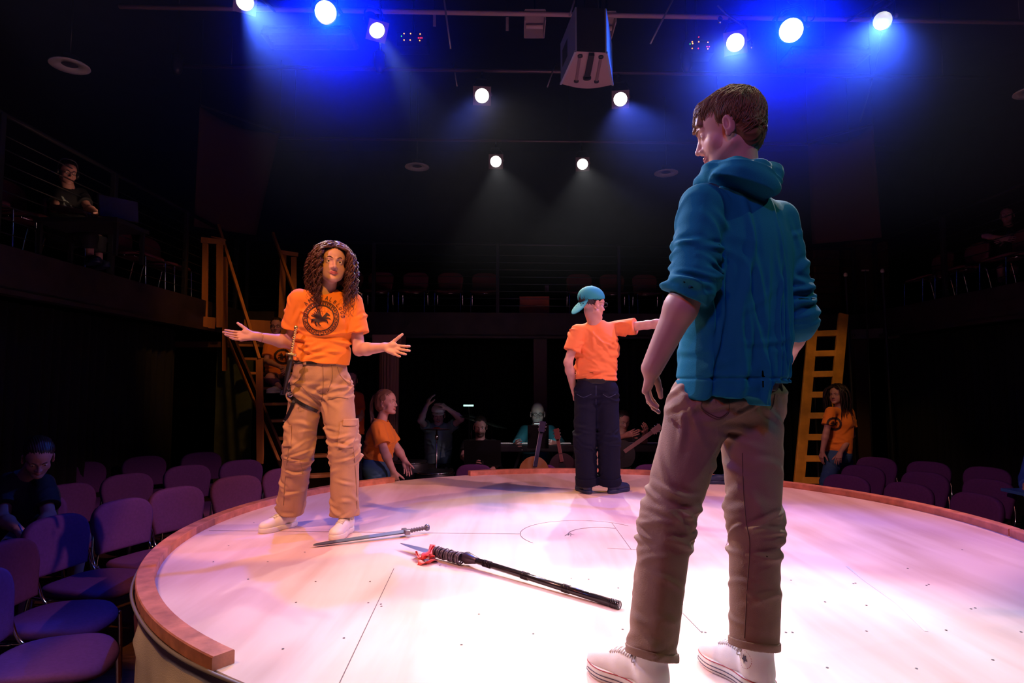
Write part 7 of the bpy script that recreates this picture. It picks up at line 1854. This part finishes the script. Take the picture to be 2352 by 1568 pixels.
# small stand lamp: a glowing tube over the band
c = W(1076, 931, 7.6); sl_ = root('stand_lamp', (c.x, c.y, 0), 'short glowing greenish-white tube lamp above the dark-bearded person', 'lamp')
MB().tube([c - Vector((0.06, 0, 0)), c + Vector((0.06, 0, 0))], 0.010, 8).build('lamp_tube', mat('tube_glow', (0.8, 0.8, 0.8), 0.4, emit=(0.45, 1.0, 0.75), es=1.6), sl_, True)
MB().tube([c + Vector((0, 0, 0.012)), c + Vector((0, 0.1, -0.1)), (c.x, c.y + 0.12, 0.02)], 0.006, 6).build('gooseneck', M_blk_metal, sl_, True)
MB().lathe([(0.001, 0), (0.12, 0), (0.12, 0.015), (0.001, 0.02)], 18, Matrix.Translation((c.x, c.y + 0.12, 0))).build('base', M_blk_metal, sl_, True)
for (px, py, Y, l) in ((1236, 1010, 7.18, 'small clip light on the music stand before the keyboard player'),):
    c = W(px, py - 34, Y) + Vector((0, 0.06, 0.02)); r = root('clip_light', c, l, 'lamp'); MB().box(c, (0.10, 0.03, 0.015), bev=0.004).build('lamp_head', M_blk_metal, r)
    MB().box(c + Vector((0, 0.004, -0.009)), (0.08, 0.02, 0.003)).build('diode_strip', mat('diode_glow', (0.8, 0.8, 0.8), 0.4, emit=(0.7, 0.95, 1.0), es=4), r)
    L = bpy.data.lights.new('clip_lamp', 'SPOT'); L.energy = 2.2; L.color = (0.62, 0.95, 1.0); L.spot_size = R(150); L.shadow_soft_size = 0.03; o = bpy.data.objects.new('clip_lamp', L); COL.objects.link(o); o.location = c + Vector((0, 0.03, -0.02))
    o.rotation_euler = (W(1236, 980, 7.9) - Vector(o.location)).to_track_quat('-Z', 'Y').to_euler()
# drum kit corner
def stand_pole(p, r, name='pole'): MB().tube([p, (p.x, p.y, 0.02)], 0.010, 8).build(name, M_chrome, r, True)
c = W(1003, 986, 7.5); cy = root('cymbal_stand', (c.x, c.y, 0), 'dark red cymbal on a chrome stand before the person in the white visor', 'cymbal')
MB().lathe([(0.001, 0.03), (0.03, 0.028), (0.045, 0.012), (0.155, 0.0), (0.155, -0.003), (0.04, 0.008), (0.001, 0.02)], 32, Matrix.Translation(c) @ Matrix.Rotation(R(-8), 4, 'X')).build('cymbal', mat('red_bronze', (0.16, 0.03, 0.03), 0.3, metal=0.6), cy, True)
stand_pole(c, cy); MB().tube([c + Vector((0, 0, -0.06)), c + Vector((0, 0, -0.12))], 0.02, 10).build('clutch', M_chrome, cy, True)
for a in (0.5, 2.6, 4.7): MB().tube([(c.x, c.y, 0.25), (c.x + 0.22 * math.cos(a), c.y + 0.22 * math.sin(a), 0.01)], 0.009, 6).build('leg', M_chrome, cy, True)
for (px, py, Y, rr, l) in ((1095, 965, 7.9, 0.22, 'thin cymbal tilted behind the dark-bearded person at left'), (1130, 975, 8.1, 0.2, 'thin cymbal tilted behind the dark-bearded person at right'), (1083, 956, 8.3, 0.16, 'pale thin cymbal just below the glowing tube lamp')):
    c = W(px, py, Y); r = root('cymbal_stand', (c.x, c.y, 0), l, 'cymbal')
    MB().lathe([(0.001, 0.025), (0.04, 0.015), (rr, 0.0), (rr, -0.003), (0.001, 0.015)], 28, Matrix.Translation(c) @ Matrix.Rotation(R(14), 4, 'Y')).build('cymbal', mat('brass_cymbal', (0.30, 0.32, 0.25), 0.25, metal=0.9), r, True); stand_pole(c, r)
for (px, Y, rr, h0, h1, l, m) in ((1000, 7.3, 0.22, 0.25, 0.62, 'black drum under the dark red cymbal', M_blk_metal), (945, 7.4, 0.2, 0.35, 0.72, 'black drum between the ponytailed person and the cymbal', M_blk_metal)):
    x = (px - 1176) / F * Y; r = root('drum', (x, Y, 0), l, 'drum')
    MB().lathe([(rr, h0), (rr, h1), (rr * 0.97, h1 + 0.008), (0.001, h1 + 0.008)], 32, Matrix.Translation((x, Y, 0))).build('shell', m, r, True)
    MB().tube([(x + rr * 1.01 * math.cos(a), Y + rr * 1.01 * math.sin(a), h1) for a in np.linspace(0, 6.283, 33)][:-1], 0.008, 6, closed=True).build('hoop', M_chrome, r, True)
    for a in (0.4, 2.5, 4.6): MB().tube([(x + rr * math.cos(a), Y + rr * math.sin(a), h0 + 0.1), (x + rr * 1.2 * math.cos(a), Y + rr * 1.2 * math.sin(a), 0.0)], 0.01, 6).build('leg', M_chrome, r, True)
# ------------------------------------------------------------------ stage haze drifting under the rig
def haze_mat(name, dens, col):
    hm = bpy.data.materials.new(name); hm.use_nodes = True; nt = hm.node_tree
    for n_ in list(nt.nodes):
        if n_.type != 'OUTPUT_MATERIAL': nt.nodes.remove(n_)
    v = nt.nodes.new('ShaderNodeVolumeScatter'); v.inputs['Density'].default_value = dens; v.inputs['Anisotropy'].default_value = 0.5
    v.inputs['Color'].default_value = (*col, 1); nt.links.new(v.outputs[0], nt.nodes['Material Output'].inputs['Volume']); return hm
tag(MB().box((0.9, 5.2, 3.85), (9.0, 9.0, 2.6)).build('haze', haze_mat('thin_haze', 0.0012, (0.8, 0.9, 1.0))), 'very thin theatre haze filling the space under the whole lighting rig', 'haze', None, 'stuff')
def soft_haze(name, dens, col):                 # thins out evenly towards the edge of the cloud
    hm = haze_mat(name, dens, col); nt = hm.node_tree; N = nt.nodes; v = [n for n in N if n.type == 'VOLUME_SCATTER'][0]
    tc = N.new('ShaderNodeTexCoord'); gr = N.new('ShaderNodeTexGradient'); gr.gradient_type = 'QUADRATIC_SPHERE'; m = N.new('ShaderNodeMath'); m.operation = 'MULTIPLY'; m.inputs[1].default_value = dens
    nt.links.new(tc.outputs['Object'], gr.inputs['Vector']); nt.links.new(gr.outputs['Fac'], m.inputs[0]); nt.links.new(m.outputs[0], v.inputs['Density']); return hm
for (c, r, d, l) in ((LPOS[1], (1.9, 1.9, 1.6), 0.34, 'blue-tinted haze added for the glow round the left blue lantern'), (LPOS[8], (2.3, 2.3, 2.0), 0.34, 'blue-tinted haze added for the glow round the right blue lantern')):
    me = MB().ball((0, 0, 0), 1.0, 20).mesh('haze', True); o = link('haze', me, soft_haze('blue_glow_haze', d, (0.02, 0.08, 1.0)))  # clouds added and tinted blue to carry the glow of the blue lanterns
    o.location = c + Vector((0.0, 0.0, -0.25)); o.scale = r
    tag(o, l, 'haze', None, 'stuff')
